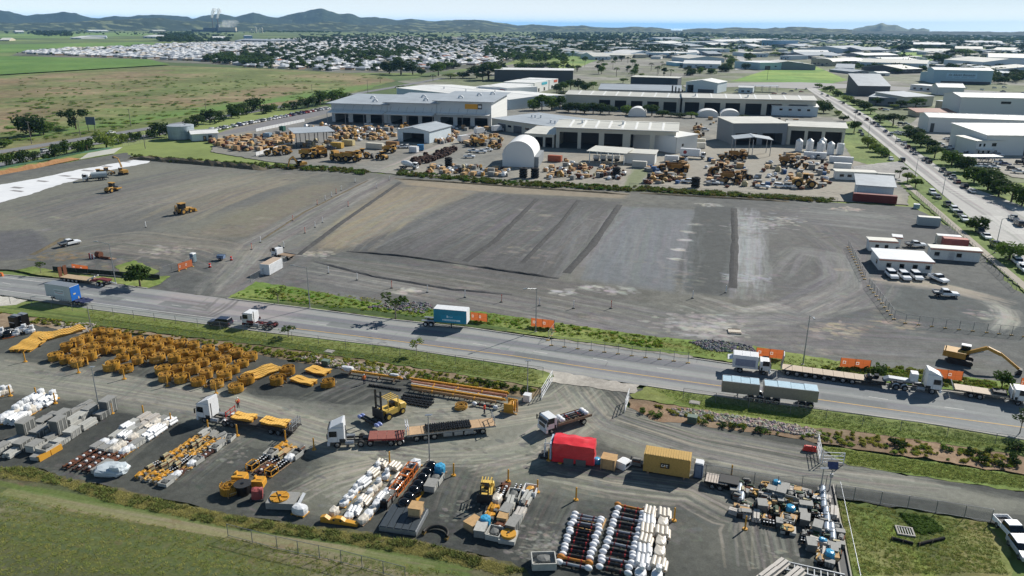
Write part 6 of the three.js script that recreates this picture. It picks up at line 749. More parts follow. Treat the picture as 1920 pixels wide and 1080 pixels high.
function bigWheelMachine(p,yaw,kind,label,o={}){
const g=thing(kind,p,yaw,label,{wheel_loader:'loader',haul_truck:'haul truck',roller:'roller',grader:'grader',backhoe:'backhoe',scraper_frame:'machine'}[kind],o.group),m=o.m??M('machine yellow',190,144,62,{roughness:0.55}),s=o.s??1;
if (kind==='roller'){add(g,'drum',STEEL,cyl(0.8,0.8,2.1,1.9,0.8,0,'z',20));add(g,'drum_frame',m,bx(2.2,0.35,0.25,1.6,0.75,-1.2),bx(2.2,0.35,0.25,1.6,0.75,1.2),bx(0.3,0.5,2.4,0.7,0.7));add(g,'engine_hood',m,prof([[-2.6,0.8],[-0.4,0.8],[-0.4,1.7],[-2.2,1.65],[-2.6,1.3]],1.7,0.08));for (const k of [-1,1]) wheel(g,-1.5,k*0.9,0.75,0.5,m);add(g,'cab_glass',GLASS,bx(1.2,1.2,1.4,0.0,1.6));add(g,'cab_roof',m,bx(1.5,0.14,1.7,0,2.82));}
else if (kind==='backhoe'){for (const k of [-1,1]){wheel(g,-1.1,k*0.9,0.75,0.45,m);wheel(g,1.3,k*0.85,0.5,0.35,m);}add(g,'body',m,prof([[-1.8,0.7],[2.1,0.7],[2.1,1.4],[0.4,1.6],[-1.8,1.5]],1.3,0.06));add(g,'cab_glass',GLASS,bx(1.5,1.3,1.4,-0.7,1.5));add(g,'cab_roof',m,bx(1.8,0.14,1.6,-0.7,2.82));add(g,'loader_bucket',m,prof([[2.6,0.1],[3.6,0.1],[3.3,0.3],[3.0,1.0],[2.6,0.9]],2.2,0.03));for (const k of [-1,1]) add(g,'loader_arm',m,beam([1.2,1.3,k*0.7],[2.9,0.6,k*0.7],0.18,0.25));add(g,'digger_arm',M('tan steel',176,140,92),join(beam([-1.9,0.9,0],[-2.6,2.7,0],0.3,0.35),beam([-2.6,2.7,0],[-2.9,1.0,0],0.28,0.3)));add(g,'digger_bucket',DARK,bx(0.6,0.7,0.8,-2.9,0.4));}
else if (kind==='grader'){for (const k of [-1,1]){wheel(g,-2.6,k*0.95,0.65,0.4,m);wheel(g,-1.1,k*0.95,0.65,0.4,m);wheel(g,3.2,k*0.9,0.6,0.36,m);}add(g,'engine_hood',m,bx(2.8,0.9,1.2,-2.0,0.9));add(g,'frame',m,prof([[-0.5,1.3],[1.5,2.0],[3.6,1.3],[3.6,1.0],[1.5,1.6],[-0.5,0.9]],0.35,0.03));add(g,'blade',DARK,bx(0.2,0.6,3.4,1.2,0.15,0,0,0.5,0));add(g,'cab_glass',GLASS,bx(1.3,1.3,1.4,0,1.5));add(g,'cab_roof',m,bx(1.5,0.12,1.6,0,2.8));}
else if (kind==='haul_truck'){for (const k of [-1,1]){wheel(g,2.4,k*1.7,1.25,0.9,m);wheel(g,-1.8,k*1.6,1.25,1.2,m);}add(g,'frame',DARK,bx(7,0.6,1.6,0.2,1.1));add(g,'engine_deck',m,bx(2.0,1.2,3.2,3.0,1.9));add(g,'cab',m,bx(1.5,0.2,1.5,2.4,4.5,-0.9));add(g,'cab_glass',GLASS,bx(1.4,1.4,1.4,2.4,3.1,-0.9));add(g,'dump_body',o.m2??m,prof([[-4.0,2.3],[-2.8,1.7],[1.0,2.4],[1.4,4.0],[3.4,4.4],[3.4,4.6],[1.1,4.4],[0.8,2.9],[-2.8,2.2],[-4.0,2.7]],3.8,0.05),bx(4.4,1.5,0.2,-1.6,2.4,1.9),bx(4.4,1.5,0.2,-1.6,2.4,-1.9));add(g,'handrail',m,bar([3.9,3.1,-1.5],[3.9,3.9,-1.5],0.06),bar([3.9,3.9,-1.5],[3.9,3.9,1.5],0.06),bar([3.9,3.1,1.5],[3.9,3.9,1.5],0.06));}
else{for (const k of [-1,1]){wheel(g,1.7,k*1.3,1.0,0.8,m);wheel(g,-1.7,k*1.3,1.0,0.8,m);add(g,'lift_arm',m,beam([0.9,2.2,k*0.6],[3.4,0.9,k*0.6],0.25,0.4));}add(g,'engine_hood',m,prof([[-3.2,1.0],[-0.4,1.0],[-0.4,2.3],[-2.6,2.1],[-3.2,1.7]],1.9,0.1));add(g,'front_frame',m,bx(1.8,0.9,1.3,1.2,1.0));add(g,'cab_glass',GLASS,bx(1.3,1.4,1.5,0,2.0));add(g,'cab_roof',m,bx(1.6,0.16,1.8,0,3.42));if (!o.bare) add(g,'bucket',DARK,prof([[3.1,0.2],[4.6,0.2],[4.2,0.5],[3.7,1.6],[3.1,1.4]],3.0,0.04));}
g.scale.setScalar(s);return g;
}
const toward=(a,b)=>yawOf(b.clone().sub(a));
excavator(B8(1545,245),toward(B8(1545,245),B8(1820,300)),'yellow excavator with its boom stretched out on the grass strip beside the main street',{arm:[[0.6,1.8],[3.4,3.4],[5.4,2.7],[8.2,0.8]],s:1.12});
excavator(A4(925,668),toward(A4(925,668),A4(815,640)),'yellow excavator with raised boom behind the water cart on the white sheet',{arm:[[0.6,1.8],[1.6,4.6],[2.8,6.2],[6.6,6.8]],s:0.95});
excavator(A5(330,738),toward(A5(330,738),A5(215,755)),'yellow excavator digging along the parts yard bank',{arm:[[0.6,1.8],[2.6,4.4],[4.2,3.4],[5.0,0.8]],s:1.15});
bigWheelMachine(A4(845,798),toward(A4(845,798),A4(910,780)),'roller','yellow drum roller alone on the graded gravel',{s:1.15});bigWheelMachine(A4(1385,960),toward(A4(1385,960),A4(1445,945)),'backhoe','yellow backhoe loader alone in the middle of the graded gravel',{s:1.2});bigWheelMachine(A4(800,665),toward(A4(800,665),A4(860,668)),'grader','yellow grader standing behind the water cart on the white sheet',{s:0.9});
{const a=A4(615,722),b=A4(820,705),[c,yaw]=along(b,a),g=thing('water_cart',c,yaw,'white water cart truck with a grey tank beside the white ground sheet','truck');cabOver(g,4.4,WHITE,{L:2,h:2.7});rails(g,-4.4,3.8);for (const s of [-1,1]) wheel(g,3,s*1,0.48,0.3);axles(g,[-2.6,-1.3]);add(g,'tank',M('pale grey tank',168,180,186,{roughness:0.4}),cyl(1.15,1.15,5.4,-1.4,2.1,0,'x',18));add(g,'spray_bar',DARK,bx(0.2,0.2,2.4,-4.5,0.6));bigWheelMachine(A4(742,690),yaw,'roller','yellow roller behind the water cart at the edge of the white sheet',{s:1.1});}
// ---------- goods in the storage yard ----------
function lump(w,h,d,k,n=7){const g=new THREE.SphereGeometry(0.5,n + 3,n).toNonIndexed(),p=g.attributes.position;for (let i=0;i<p.count;i++){const x=p.getX(i),y=p.getY(i),z=p.getZ(i),q=Math.pow(Math.max(Math.abs(x),Math.abs(y),Math.abs(z))*2,-0.6),f=0.8 + 0.4*fbm(x*4 + k*7,z*4 + y*3 + k,3);p.setXYZ(i,x*w*q*f,Math.max(0,(y*q*f + 0.5))*h,z*d*q*f);}g.computeVertexNormals();return g;}
const PLASTIC=M('white plastic wrap',232,234,236,{roughness:0.35}),PLASTIC2=M('cream plastic wrap',222,214,200,{roughness:0.4}),GREYC=M('grey crate paint',150,150,146),GREYD=M('dark grey crate paint',104,106,104),GREYL=M('light grey crate paint',186,186,180),TARPB=M('blue tarp',60,160,205,{roughness:0.35}),BLACKP=M('black plastic',16,16,18,{roughness:0.12}),BROWNF=M('brown frame',84,54,44),CARD=M('cardboard',188,148,104),ORF=M('orange frame',206,112,40),GREENM=M('green machine paint',60,84,58);
function palletOn(g,w,d,m=OLDWOOD){for (let i=0;i<4;i++) add(g,'pallet_board',m,bx(w,0.05,d / 5,0,0.1,(i - 1.5)*d / 4));for (const s of [-1,0,1]) add(g,'pallet_bearer',m,bx(0.1,0.1,d,s*w*0.44,0,0));}
const ITEMS={// each builds a group about 2 m long (x) and 1.6 m deep (z)
crate:[3,(g,k)=>{const h=[0.9,1.3,0.7][k],m=[GREYC,GREYD,GREYL][k];add(g,'case',m,bx(2.0,h,1.35,0,0.1));add(g,'lid',[GREYL,GREYC,GREYC][k],bx(2.06,0.08,1.41,0,h + 0.1));for (const x of [-0.7,0,0.7]) add(g,'batten',GREYL,bx(0.1,h,0.05,x,0.1,0.69));for (const x of [-0.6,0.6]) add(g,'skid',DARK,bx(0.14,0.1,1.35,x,0));}],
beams:[3,(g,k)=>{const m=[GREYL,GREYC,M('pale casting',196,190,182)][k];for (let i=0;i<3;i++) add(g,'beam',m,bx(2.6,0.36,0.4,rr(-0.1,0.1),0.1,(i - 1)*0.48));for (let i=0;i<2;i++) add(g,'beam',m,bx(2.5,0.36,0.4,rr(-0.1,0.1),0.47,(i - 0.5)*0.5));for (const x of [-0.8,0.8]) add(g,'bearer',OLDWOOD,bx(0.12,0.1,1.5,x,0));}],
wrap:[4,(g,k)=>{palletOn(g,1.9,1.3,k % 2?YELLOW:OLDWOOD);add(g,'wrapped_load',k % 2?PLASTIC:PLASTIC2,lump(1.9,rr(0.8,1.2),1.4,k + 3));if (k>1) add(g,'second_load',PLASTIC,lump(0.9,0.7,0.8,k).translate(0.4,0.8,0.1));}],
rolls:[3,(g,k)=>{const m=[PLASTIC,PLASTIC2,M('grey wrap',178,182,186,{roughness:0.4})][k];for (let i=0;i<4;i++){const r=add(g,'roll',m,cyl(0.27,0.27,1.9,rr(-0.1,0.1),0.38,(i - 1.5)*0.56,'x',12));add(r,'end_plug',k===1?CARD:GREYD,cyl(0.12,0.12,1.96,0,0.38,(i - 1.5)*0.56,'x',8));}for (let i=0;i<3;i++) add(g,'roll',m,cyl(0.27,0.27,1.8,rr(-0.1,0.1),0.84,(i - 1)*0.56,'x',12));for (const x of [-0.6,0.6]) add(g,'bearer',OLDWOOD,bx(0.12,0.12,2.2,x,0));}],
frame:[3,(g,k)=>{const m=[BROWNF,RUST,BROWNF][k];for (let i=0;i<4;i++){add(g,'rail',m,bx(2.3,0.14,0.12,0,0.1 + (i % 2)*0.3,(i - 1.5)*0.45));add(g,'cross_bar',m,bx(0.12,0.14,1.5,-0.9 + i*0.6,0.25,0));}add(g,'plate',RUST,bx(0.5,0.5,0.9,0.3,0.1));add(g,'wrapped_bit',PLASTIC,lump(0.4,0.3,0.4,k).translate(-0.4,0.5,0.3));}],
casting:[4,(g,k)=>{palletOn(g,1.7,1.4,k % 2?GREYL:OLDWOOD);const m=[YELLOW,M('dusty yellow',204,160,84),YELLOW,M('dusty yellow',204,160,84)][k];add(g,'casting',m,k % 2?new THREE.TorusGeometry(0.42,0.17,8,16).rotateX(Math.PI / 2).translate(-0.3,0.4,0):prof([[-0.7,0.15],[0.4,0.15],[0.7,0.5],[0.2,0.8],[-0.5,0.65]],0.5,0.05));add(g,'flange',m,cyl(0.38,0.42,0.3,0.45,0.15,0.3,'y',14));add(g,'arm',m,beam([-0.6,0.4,-0.5],[0.7,0.6,-0.35],0.24,0.3));add(g,'bracket',GREYD,bx(0.5,0.4,0.4,-0.5,0.15,0.45));add(g,'case',GREYL,bx(0.5,0.35,0.5,0.55,0.15,-0.45));}],
rollers:[2,(g,k)=>{palletOn(g,1.9,1.5);for (let i=0;i<8;i++){const x=-0.7 + (i % 4)*0.46,z=i<4?-0.35:0.35,r=add(g,'track_roller',BLACK,cyl(0.19,0.19,0.5,x,0.16,z,'y',12));add(r,'roller_cap',PLASTIC,cyl(0.13,0.13,0.06,x,0.66,z,'y',10));}}],
hub:[2,(g,k)=>{add(g,'wrapped_hub',BLACKP,ball(0.85,0,0.62,0,1,0.86,1,18));add(g,'skirt',BLACKP,cyl(0.8,0.95,0.4,0,0.1,0,'y',18));add(g,'base_frame',k?YELLOW:ORF,bx(1.9,0.16,0.24,0,0,0.85),bx(0.24,0.16,1.9,0.85,0,0));}],
cage:[2,(g,k)=>{const m=k?YELLOW:ORF;for (const [x,z] of [[-0.9,-0.6],[0.9,-0.6],[0.9,0.6],[-0.9,0.6]]) add(g,'cage_post',m,bx(0.1,1.1,0.1,x,0,z));for (const y of [0.1,1.05]){add(g,'cage_rail',m,bx(1.9,0.1,0.1,0,y,-0.6),bx(0.1,0.1,1.3,0.9,y,0));add(g,'cage_rail',m,bx(1.9,0.1,0.1,0,y,0.6),bx(0.1,0.1,1.3,-0.9,y,0));}add(g,'drum',BLACKP,cyl(0.42,0.42,1.3,0,0.55,0,'x',16));}],
carton:[3,(g,k)=>{palletOn(g,1.5,1.3);const m=[CARD,WOOD,M('pale ply box',206,176,132)][k];add(g,'box',m,bx(1.4,[0.9,1.2,0.7][k],1.2,0,0.15));add(g,'box_lid',WOOD,bx(1.46,0.06,1.26,0,[1.05,1.35,0.85][k]));for (const x of [-0.55,0.55]) add(g,'strap',OLDWOOD,bx(0.08,[0.9,1.2,0.7][k],0.03,x,0.15,0.61));}],
bin:[2,(g,k)=>{const m=[GREYL,WHITE][k];add(g,'floor',m,bx(2.1,0.12,1.7,0,0.1));for (const s of [-1,1]){add(g,'side',m,bx(2.1,0.7,0.1,0,0.12,s*0.85));add(g,'end',m,bx(0.1,0.7,1.7,s*1.05,0.12));}add(g,'part',k?YELLOW:GREYD,lump(1.3,0.7,1.1,k + 20).translate(0,0.2,0));}],
bluewrap:[1,(g)=>{palletOn(g,1.7,1.5);add(g,'blue_cover',TARPB,lump(1.8,1.5,1.5,31,9));add(g,'strap',BLACK,bx(0.06,0.9,1.56,0,0.2));}],
plate:[2,(g,k)=>{add(g,'tray',GREYL,bx(2.4,0.5,2.0,0,0.1));add(g,'disc',[YELLOW,M('dusty yellow',204,160,84)][k],cyl(0.95,0.95,0.3,0,0.6,0,'y',22));add(g,'spoke',k?DARK:YELLOW,bx(1.2,0.06,0.14,0,0.9));add(g,'hub_cap',DARK,cyl(0.16,0.16,0.12,0,0.9,0));}],
engine:[3,(g,k)=>{const m=[M('cream engine',190,178,140),GREENM,M('grey engine',126,126,122)][k];add(g,'skid',DARK,bx(1.8,0.14,0.9,0,0));add(g,'block',m,bx(1.3,0.75,0.8,0,0.15));add(g,'head',m,bx(1.1,0.25,0.4,0,0.9));add(g,'flywheel',STEEL,cyl(0.36,0.36,0.16,0.75,0.55,0,'x',16));add(g,'manifold',RUST,cyl(0.11,0.11,1.1,0,0.85,0.4,'x'));add(g,'radiator',BLACK,bx(0.16,0.9,0.9,-0.85,0.15));}],
};
const WORDS={crate:['crate',['grey lidded crate','tall dark grey crate','low light grey crate']],beams:['stack of beams',['light grey stacked castings','grey stacked castings','pale stacked castings']],wrap:['wrapped pallet',['cream-wrapped pallet load','white-wrapped load','double cream-wrapped load','double white-wrapped load']],rolls:['rolls',['white-wrapped rolls','cream-wrapped rolls','grey-wrapped rolls']],frame:['frame',['brown steel frame','rusty steel frame','dark brown steel frame']],casting:['pallet of parts',['yellow casting on a pallet','dusty yellow ring on a grey pallet','bright yellow casting pallet','dusty ring-shaped casting pallet']],rollers:['rollers',['pallet of black rollers','pallet of white-capped rollers']],hub:['wrapped hub',['black-wrapped hub on an orange base','black-wrapped hub on a yellow base']],cage:['cage',['orange cage with a drum','yellow cage with a drum']],carton:['box',['cardboard box on a pallet','tall timber box on a pallet','low ply box on a pallet']],bin:['bin',['open grey steel bin','open white bin with yellow parts']],bluewrap:['covered load',['blue-tarped load on a pallet']],plate:['tray',['tray with a yellow disc','tray with a dusty disc']],engine:['engine',['cream engine on a skid','green engine on a skid','grey engine on a skid']]};
const NAMES={crate:'steel_crate',beams:'casting_bundle',wrap:'wrapped_pallet',rolls:'wrapped_roll_pack',frame:'steel_weldment',casting:'parts_pallet',rollers:'roller_pallet',hub:'wrapped_hub',cage:'caged_drum',carton:'shipping_box',bin:'steel_bin',bluewrap:'tarped_load',plate:'disc_on_tray',engine:'engine_unit'};
const PROTO={};
function item(type,p,yaw,where,group,v,sc=1){
if (type.includes('.')) [type,v]=[type.split('.')[0],+type.split('.')[1]];
const n=ITEMS[type][0],k=v===undefined?Math.floor(rnd()*n):v % n,key=type + k;
if (!PROTO[key]){const g=new THREE.Group();g.name=NAMES[type];ITEMS[type][1](g,k);PROTO[key]=g;}
const o=PROTO[key].clone();o.name=numbered(NAMES[type]);o.position.copy(p);o.rotation.y=yaw;o.scale.set(sc*rr(0.92,1.08),sc*rr(0.9,1.15),sc*rr(0.94,1.06));scene.add(o);
return tag(o,WORDS[type][1][k] + where,WORDS[type][0],group);
}
// a row runs away from the camera: a near end, b lane end; plan(i, c) names what stands in cell i of column c
function row(a,b,n,cols,width,name,plan,o={}){
const yaw=yawOf(b.clone().sub(a)),side=new THREE.Vector3(Math.sin(yaw),0,Math.cos(yaw)),CN=cols===1?['']:cols===2?[', left column',', right column']:cols===3?[', left column',', middle column',', right column']:[', first column',', second column',', third column',', fourth column'];
for (let i=0;i<n;i++) for (let c=0;c<cols;c++){const t=plan(i,c);if (!t) continue;const [type,v]=t.split('.'),p=mid(a,b,(i + 0.5) / n).addScaledVector(side,((c + 0.5) / cols - 0.5)*width);item(type,p,yaw + (o.turn??0) + rr(-1,1)*(o.skew??0.06),`, ${ORD[n - 1 - i]} from the lane${CN[c]}, ${name}`,'goods in the ' + name,v===undefined?undefined:+v,o.sc??1);if (o.tall) scene.children[scene.children.length - 1].scale.y*=pick([0.7,0.9,1.2,1.7,1]);}
}
row(C1(60,360),C1(430,135),8,2,4.4,'white-wrapped row',(i,c)=>pick(['wrap.1','wrap.3','wrap','rolls.0']),{sc:1.1});row(C1(-60,130),C1(80,80),3,1,2,'short row at the frame edge',(i)=>pick(['casting','wrap']),{});
row(C1(150,660),C1(860,215),10,4,8.6,'grey crate row',(i,c)=>rnd()<0.2?null:pick(['crate','crate','beams.1','crate.1','bin.0','beams.0','crate.2']),{sc:1.05,tall:1,turn:0});
{const [c,yaw,L]=along(C1(345,700),C1(555,580)),g=thing('yellow_guard',c,yaw,'long yellow painted guard lying along the near end of the grey crate row','guard');for (let i=0;i<2;i++) add(g,'section',YELLOW,prof([[0,0],[0.7,0],[0.6,0.7],[0.1,0.8]],L / 2 - 0.06,0.03).rotateY(Math.PI / 2).translate((i - 0.5)*L / 2,0,0.3));}
row(C1(740,780),C1(1440,320),13,4,6.4,'brown frame row',(i,c)=>i<4?(c===3?pick(['crate.2','frame.1']):pick(['frame.0','frame.2','frame.1'])):rnd()<0.1?null:i<7?pick(['wrap.1','crate.2','wrap.0','frame']):pick(['beams.0','rolls.1','beams.2','wrap.0','rolls.0','crate.0','beams.1']),{sc:0.86,skew:0.1});
row(C2(200,600),C2(820,175),14,4,6.0,'yellow casting row',(i,c)=>i>11?pick(['bin.0','casting.1','beams']):c===3?pick(['crate.2','bin.0','frame.0','wrap.1','casting.1']):pick(['casting.0','casting.2','casting','casting.3','casting.1','rollers.0','engine.0']),{sc:0.74,skew:0.3});
row(C2(1180,520),C2(1500,290),6,3,5.0,'mixed pallet row',(i,c)=>[['cage.1','frame.0','cage.1'],['rollers.0','frame.1','rollers.1'],['rollers.1','rollers.0','rollers.1'],['bin.0','engine.0','wrap.1'],['casting.0','carton.2','bin.0'],['casting.2','casting.1','engine.2']][i][c],{sc:0.86,skew:0.14});
row(C3(430,660),C3(880,170),11,3,6.2,'white-wrapped roll rows',(i,c)=>rnd()<0.08?null:i===10?'rolls.1':pick(['rolls.0','wrap.1','wrap.0','rolls.1','wrap.3','wrap.2']),{sc:0.8,skew:0.2});row(C3(850,560),C3(1140,170),7,2,4.8,'black hub rows',(i,c)=>c?'hub.1':i===6?'wrap.1':i<2?'engine.2':pick(['cage.0','cage.0','hub.0']),{sc:1.05});row(C3(1175,400),C3(1290,210),3,1,2,'stacks beside the black hubs',(i)=>['crate.2','bin.0','bluewrap'][i],{sc:1.0});
row(C4(400,740),C4(640,260),7,3,5.2,'small forklift row',(i,c)=>[['crate.0','bin.0','plate.0'],['bluewrap','frame.1','crate.1'],['casting.2','carton.2','crate.2'],['casting.0','crate.2','beams.2'],['wrap.0','beams.0','engine.2'],['rollers.1','bin.0','beams.0'],['frame.1','rollers.0','bin.1']][i][c],{sc:0.94,skew:0.12});
item('bin',C4(860,960),GRID + 0.4,' alone at the near edge of the yard before the shafts',null,0,1.3);item('carton',C4(230,620),GRID + 1.2,' at the near end of the short pallet row',null,2,1.3);
// shafts lying across the rows
{const sd=(a,b,n,half,nm,vf)=>{for (let i=0;i<n;i++){const p=mid(a,b,i / (n - 1)),d=b.clone().sub(a),yaw=yawOf(d) - Math.PI / 2 + rr(-0.05,0.05);shaft(p.setY(0.1 + (i % 2)*0.12),yaw,half*2*rr(0.92,1.05),`bag-ended drive shaft, ${ORD[i]} from the near end of the ${nm}`,'shafts in the ' + nm,vf(i));}};
sd(C4(1130,985),C4(1260,545),13,1.9,'left shaft rack',(i)=>i===1?3:i===0||i>9?2:i % 2);sd(C4(1490,1030),C4(1650,465),15,1.95,'right shaft rack',(i)=>i===14?3:i % 3===2?2:i % 2);row(C4(1800,1120),C4(1880,480),7,2,3.6,'row by the shafts',(i,c)=>pick(['rolls.0','rolls.1','wrap.3','wrap.0']),{sc:0.92,skew:0.1});}
{const rk=(p,yaw,label)=>{const g=thing('timber_rack',p,yaw,label,'rack');for (const s of [-1,1]) add(g,'rack_side',WOOD,bx(0.12,0.3,3.0,s*1.75,0,0));for (let i=0;i<4;i++) add(g,'rack_slat',WOOD,bx(3.4,0.1,0.14,0,0.05,-1.2 + i*0.8));};rk(C4(1270,590),GRID,'pale timber rack under the far end of the left shaft rack');}
row(C6(700,1150),C6(880,1000),2,2,4,'pallets at the bottom frame edge',()=>'beams.2',{sc:1.0});{const g=thing('steel_rack',C6(1060,1035),GRID,'long galvanised rack lying at the bottom frame edge','rack');for (const z of [-0.7,0.7]) add(g,'rail',GALV,bx(7,0.2,0.14,0,0.2,z));for (let i=0;i<10;i++) add(g,'rung',GALV,bx(0.1,0.1,1.3,-3.2 + i*0.7,0.22,0));}
// the crowded corner of used machine parts
scatter([[1378,905],[1490,915],[1560,940],[1580,1020],[1572,1064],[1540,1066],[1500,1010],[1440,985],[1372,968]],150,(x,y,i)=>item(i % 37===5?'bluewrap':i % 41===7?'plate.1':pick(['engine','engine','engine.2','engine.1','crate.1','casting.1','engine','frame','bin.0','carton.2','beams.2','rollers.0']),G(x,y),GRID + pick([0,1.57]) + rr(-0.2,0.2),', § from the left in the crowded used-parts corner','used parts in the crowded corner',undefined,rr(0.5,0.85)));
[[1160,320],[1165,380],[1170,440],[1190,510],[1200,570],[1195,640],[1240,660],[1250,720],[410,300],[430,370]].forEach(([x,y],i)=>{const g=thing('foil_cylinder',C6(x,y),GRID + Math.PI / 2,`silver-wrapped cylinder lying ${i<8?'along the yard edge rail':'at the lane end of the used parts'}, ${ORD[i<8?i:i - 8]} along`,'cylinder','silver-wrapped cylinders');add(g,'shell',M('silver wrap',196,206,218,{roughness:0.2,metalness:0.4}),cyl(0.42,0.42,2.3,0,0.42,0,'x',16));for (const s of [-1,1]) add(g,'end_ring',GREYD,cyl(0.46,0.46,0.12,s*1.0,0.42,0,'x',16));});
// coils of track chain
const coilSteel=[M('track mustard',208,160,64,{roughness:0.45}),M('track mustard deep',190,142,50,{roughness:0.5}),M('track mustard light',214,166,76,{roughness:0.42})];
const COIL=[0,1,2,3].map((k)=>{
const sh=[],ln=[];let th=k*1.3;const turns=2.5 + 0.2*(k % 2),n=66;for (let i=0;i<n;i++){const t=i / n,r=0.32 + t*1.03;th +=0.215 / r;const x=Math.cos(th)*r,z=Math.sin(th)*r;sh.push(bx(0.09,0.94 + 0.03*Math.sin(i*2.7 + k),0.14,x,0.12,z,0,-th + 0.04,0));for (const y of [0.3,0.8]) ln.push(bx(0.15,0.14,0.3,x - Math.cos(th)*0.1,y,z - Math.sin(th)*0.1,0,-th,0));}
return [join(sh),join(ln)];
});
function coil(p,k,label,sc=1,h=1){const g=thing('track_coil',p,rr(0,6.28),label,'track coil','coils of yellow track chain');tag(add(g,'track_shoe',coilSteel[k % 3],COIL[k % 4][0]),null,null,null,'stuff');tag(add(g,'chain_link',M('track link brown',112,80,36),COIL[k % 4][1]),null,null,null,'stuff');add(g,'bearer',OLDWOOD,bx(2.5,0.12,0.14,0,0,-0.6));add(g,'bearer',OLDWOOD,bx(2.5,0.12,0.14,0,0,0.6));add(g,'retaining_strap',M('strap',216,200,160),bx(0.03,0.06,0.9,1.38,0.55,0));g.scale.set(sc,sc*h,sc);return g;}
{
const b5=[885,205,960,212,1035,222,785,265,915,268,1125,252,705,305,1030,302,1240,270,825,332,1150,308,610,350,1300,328,925,368,1385,282,1070,358,700,388,1430,342,1505,300,495,428,1210,388,815,422,590,455,1525,368,1345,398,1100,432,705,482,1245,458,1425,442,1010,512,1135,528,1475,540,1490,615],b6=[85,218,210,232,335,272,490,262,600,302,720,328,120,298,235,318,395,328,500,352,645,384,40,348,150,378,300,378,425,412,565,442,60,432,205,442,325,488,490,502,95,532,250,555,410,568,595,610,685,535,960,548,1055,455,1415,562],pts=[];
for (let i=0;i<b5.length;i +=2) pts.push(B5(b5[i],b5[i + 1],0.6));for (let i=0;i<b6.length;i +=2) pts.push(B6(b6[i],b6[i + 1],0.6));pts.forEach((p)=>p.setY(0));
const u=(p)=>p.dot(SDIR),v=(p)=>p.dot(NDIR),v0=Math.min(...pts.map(v));const rows={};for (const p of pts) (rows[Math.floor((v(p) - v0) / 2.6)]??=[]).push(p);
Object.keys(rows).sort((a,b)=>a - b).forEach((k,r)=>rows[k].sort((a,b)=>u(a) - u(b)).forEach((p,i)=>coil(p,i + r,`orange coil of track chain, ${ord(i)} from the left in the ${ORD[r]} row behind the lane`,rr(0.98,1.16),rr(0.95,1.3))));
coil(B7(895,575),2,'single low coil of track chain lying by itself near the long shafts',0.95,0.55);
}
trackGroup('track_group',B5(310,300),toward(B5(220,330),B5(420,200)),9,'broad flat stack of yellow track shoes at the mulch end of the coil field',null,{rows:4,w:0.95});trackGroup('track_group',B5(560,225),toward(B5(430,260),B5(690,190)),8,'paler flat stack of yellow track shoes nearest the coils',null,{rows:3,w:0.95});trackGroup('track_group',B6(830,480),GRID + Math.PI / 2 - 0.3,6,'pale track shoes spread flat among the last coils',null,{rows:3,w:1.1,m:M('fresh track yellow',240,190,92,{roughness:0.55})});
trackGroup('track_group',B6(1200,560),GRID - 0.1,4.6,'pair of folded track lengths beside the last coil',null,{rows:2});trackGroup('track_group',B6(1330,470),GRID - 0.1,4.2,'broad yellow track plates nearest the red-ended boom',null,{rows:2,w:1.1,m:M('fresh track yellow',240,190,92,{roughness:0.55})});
row(B5(-30,250),B5(300,190),5,2,4.4,'mulch bed goods',()=>pick(['rolls.0','wrap.3','rollers.0','hub.0']),{sc:0.95});{for (let i=0;i<2;i++){const g=thing('black_tank',B5(150 + i*62,160 - i*16),GRID,`black square tank with a silver lid beside the flat track stack, ${ORD[i]} of two`,'tank','black square tanks');add(g,'body',BLACK,bx(1.7,2.4,1.6));add(g,'lid',GALV,bx(1.72,0.1,0.9,0,2.4,-0.3));add(g,'band',WHITE,bx(1.4,0.12,0.05,0,1.2,0.82));}}
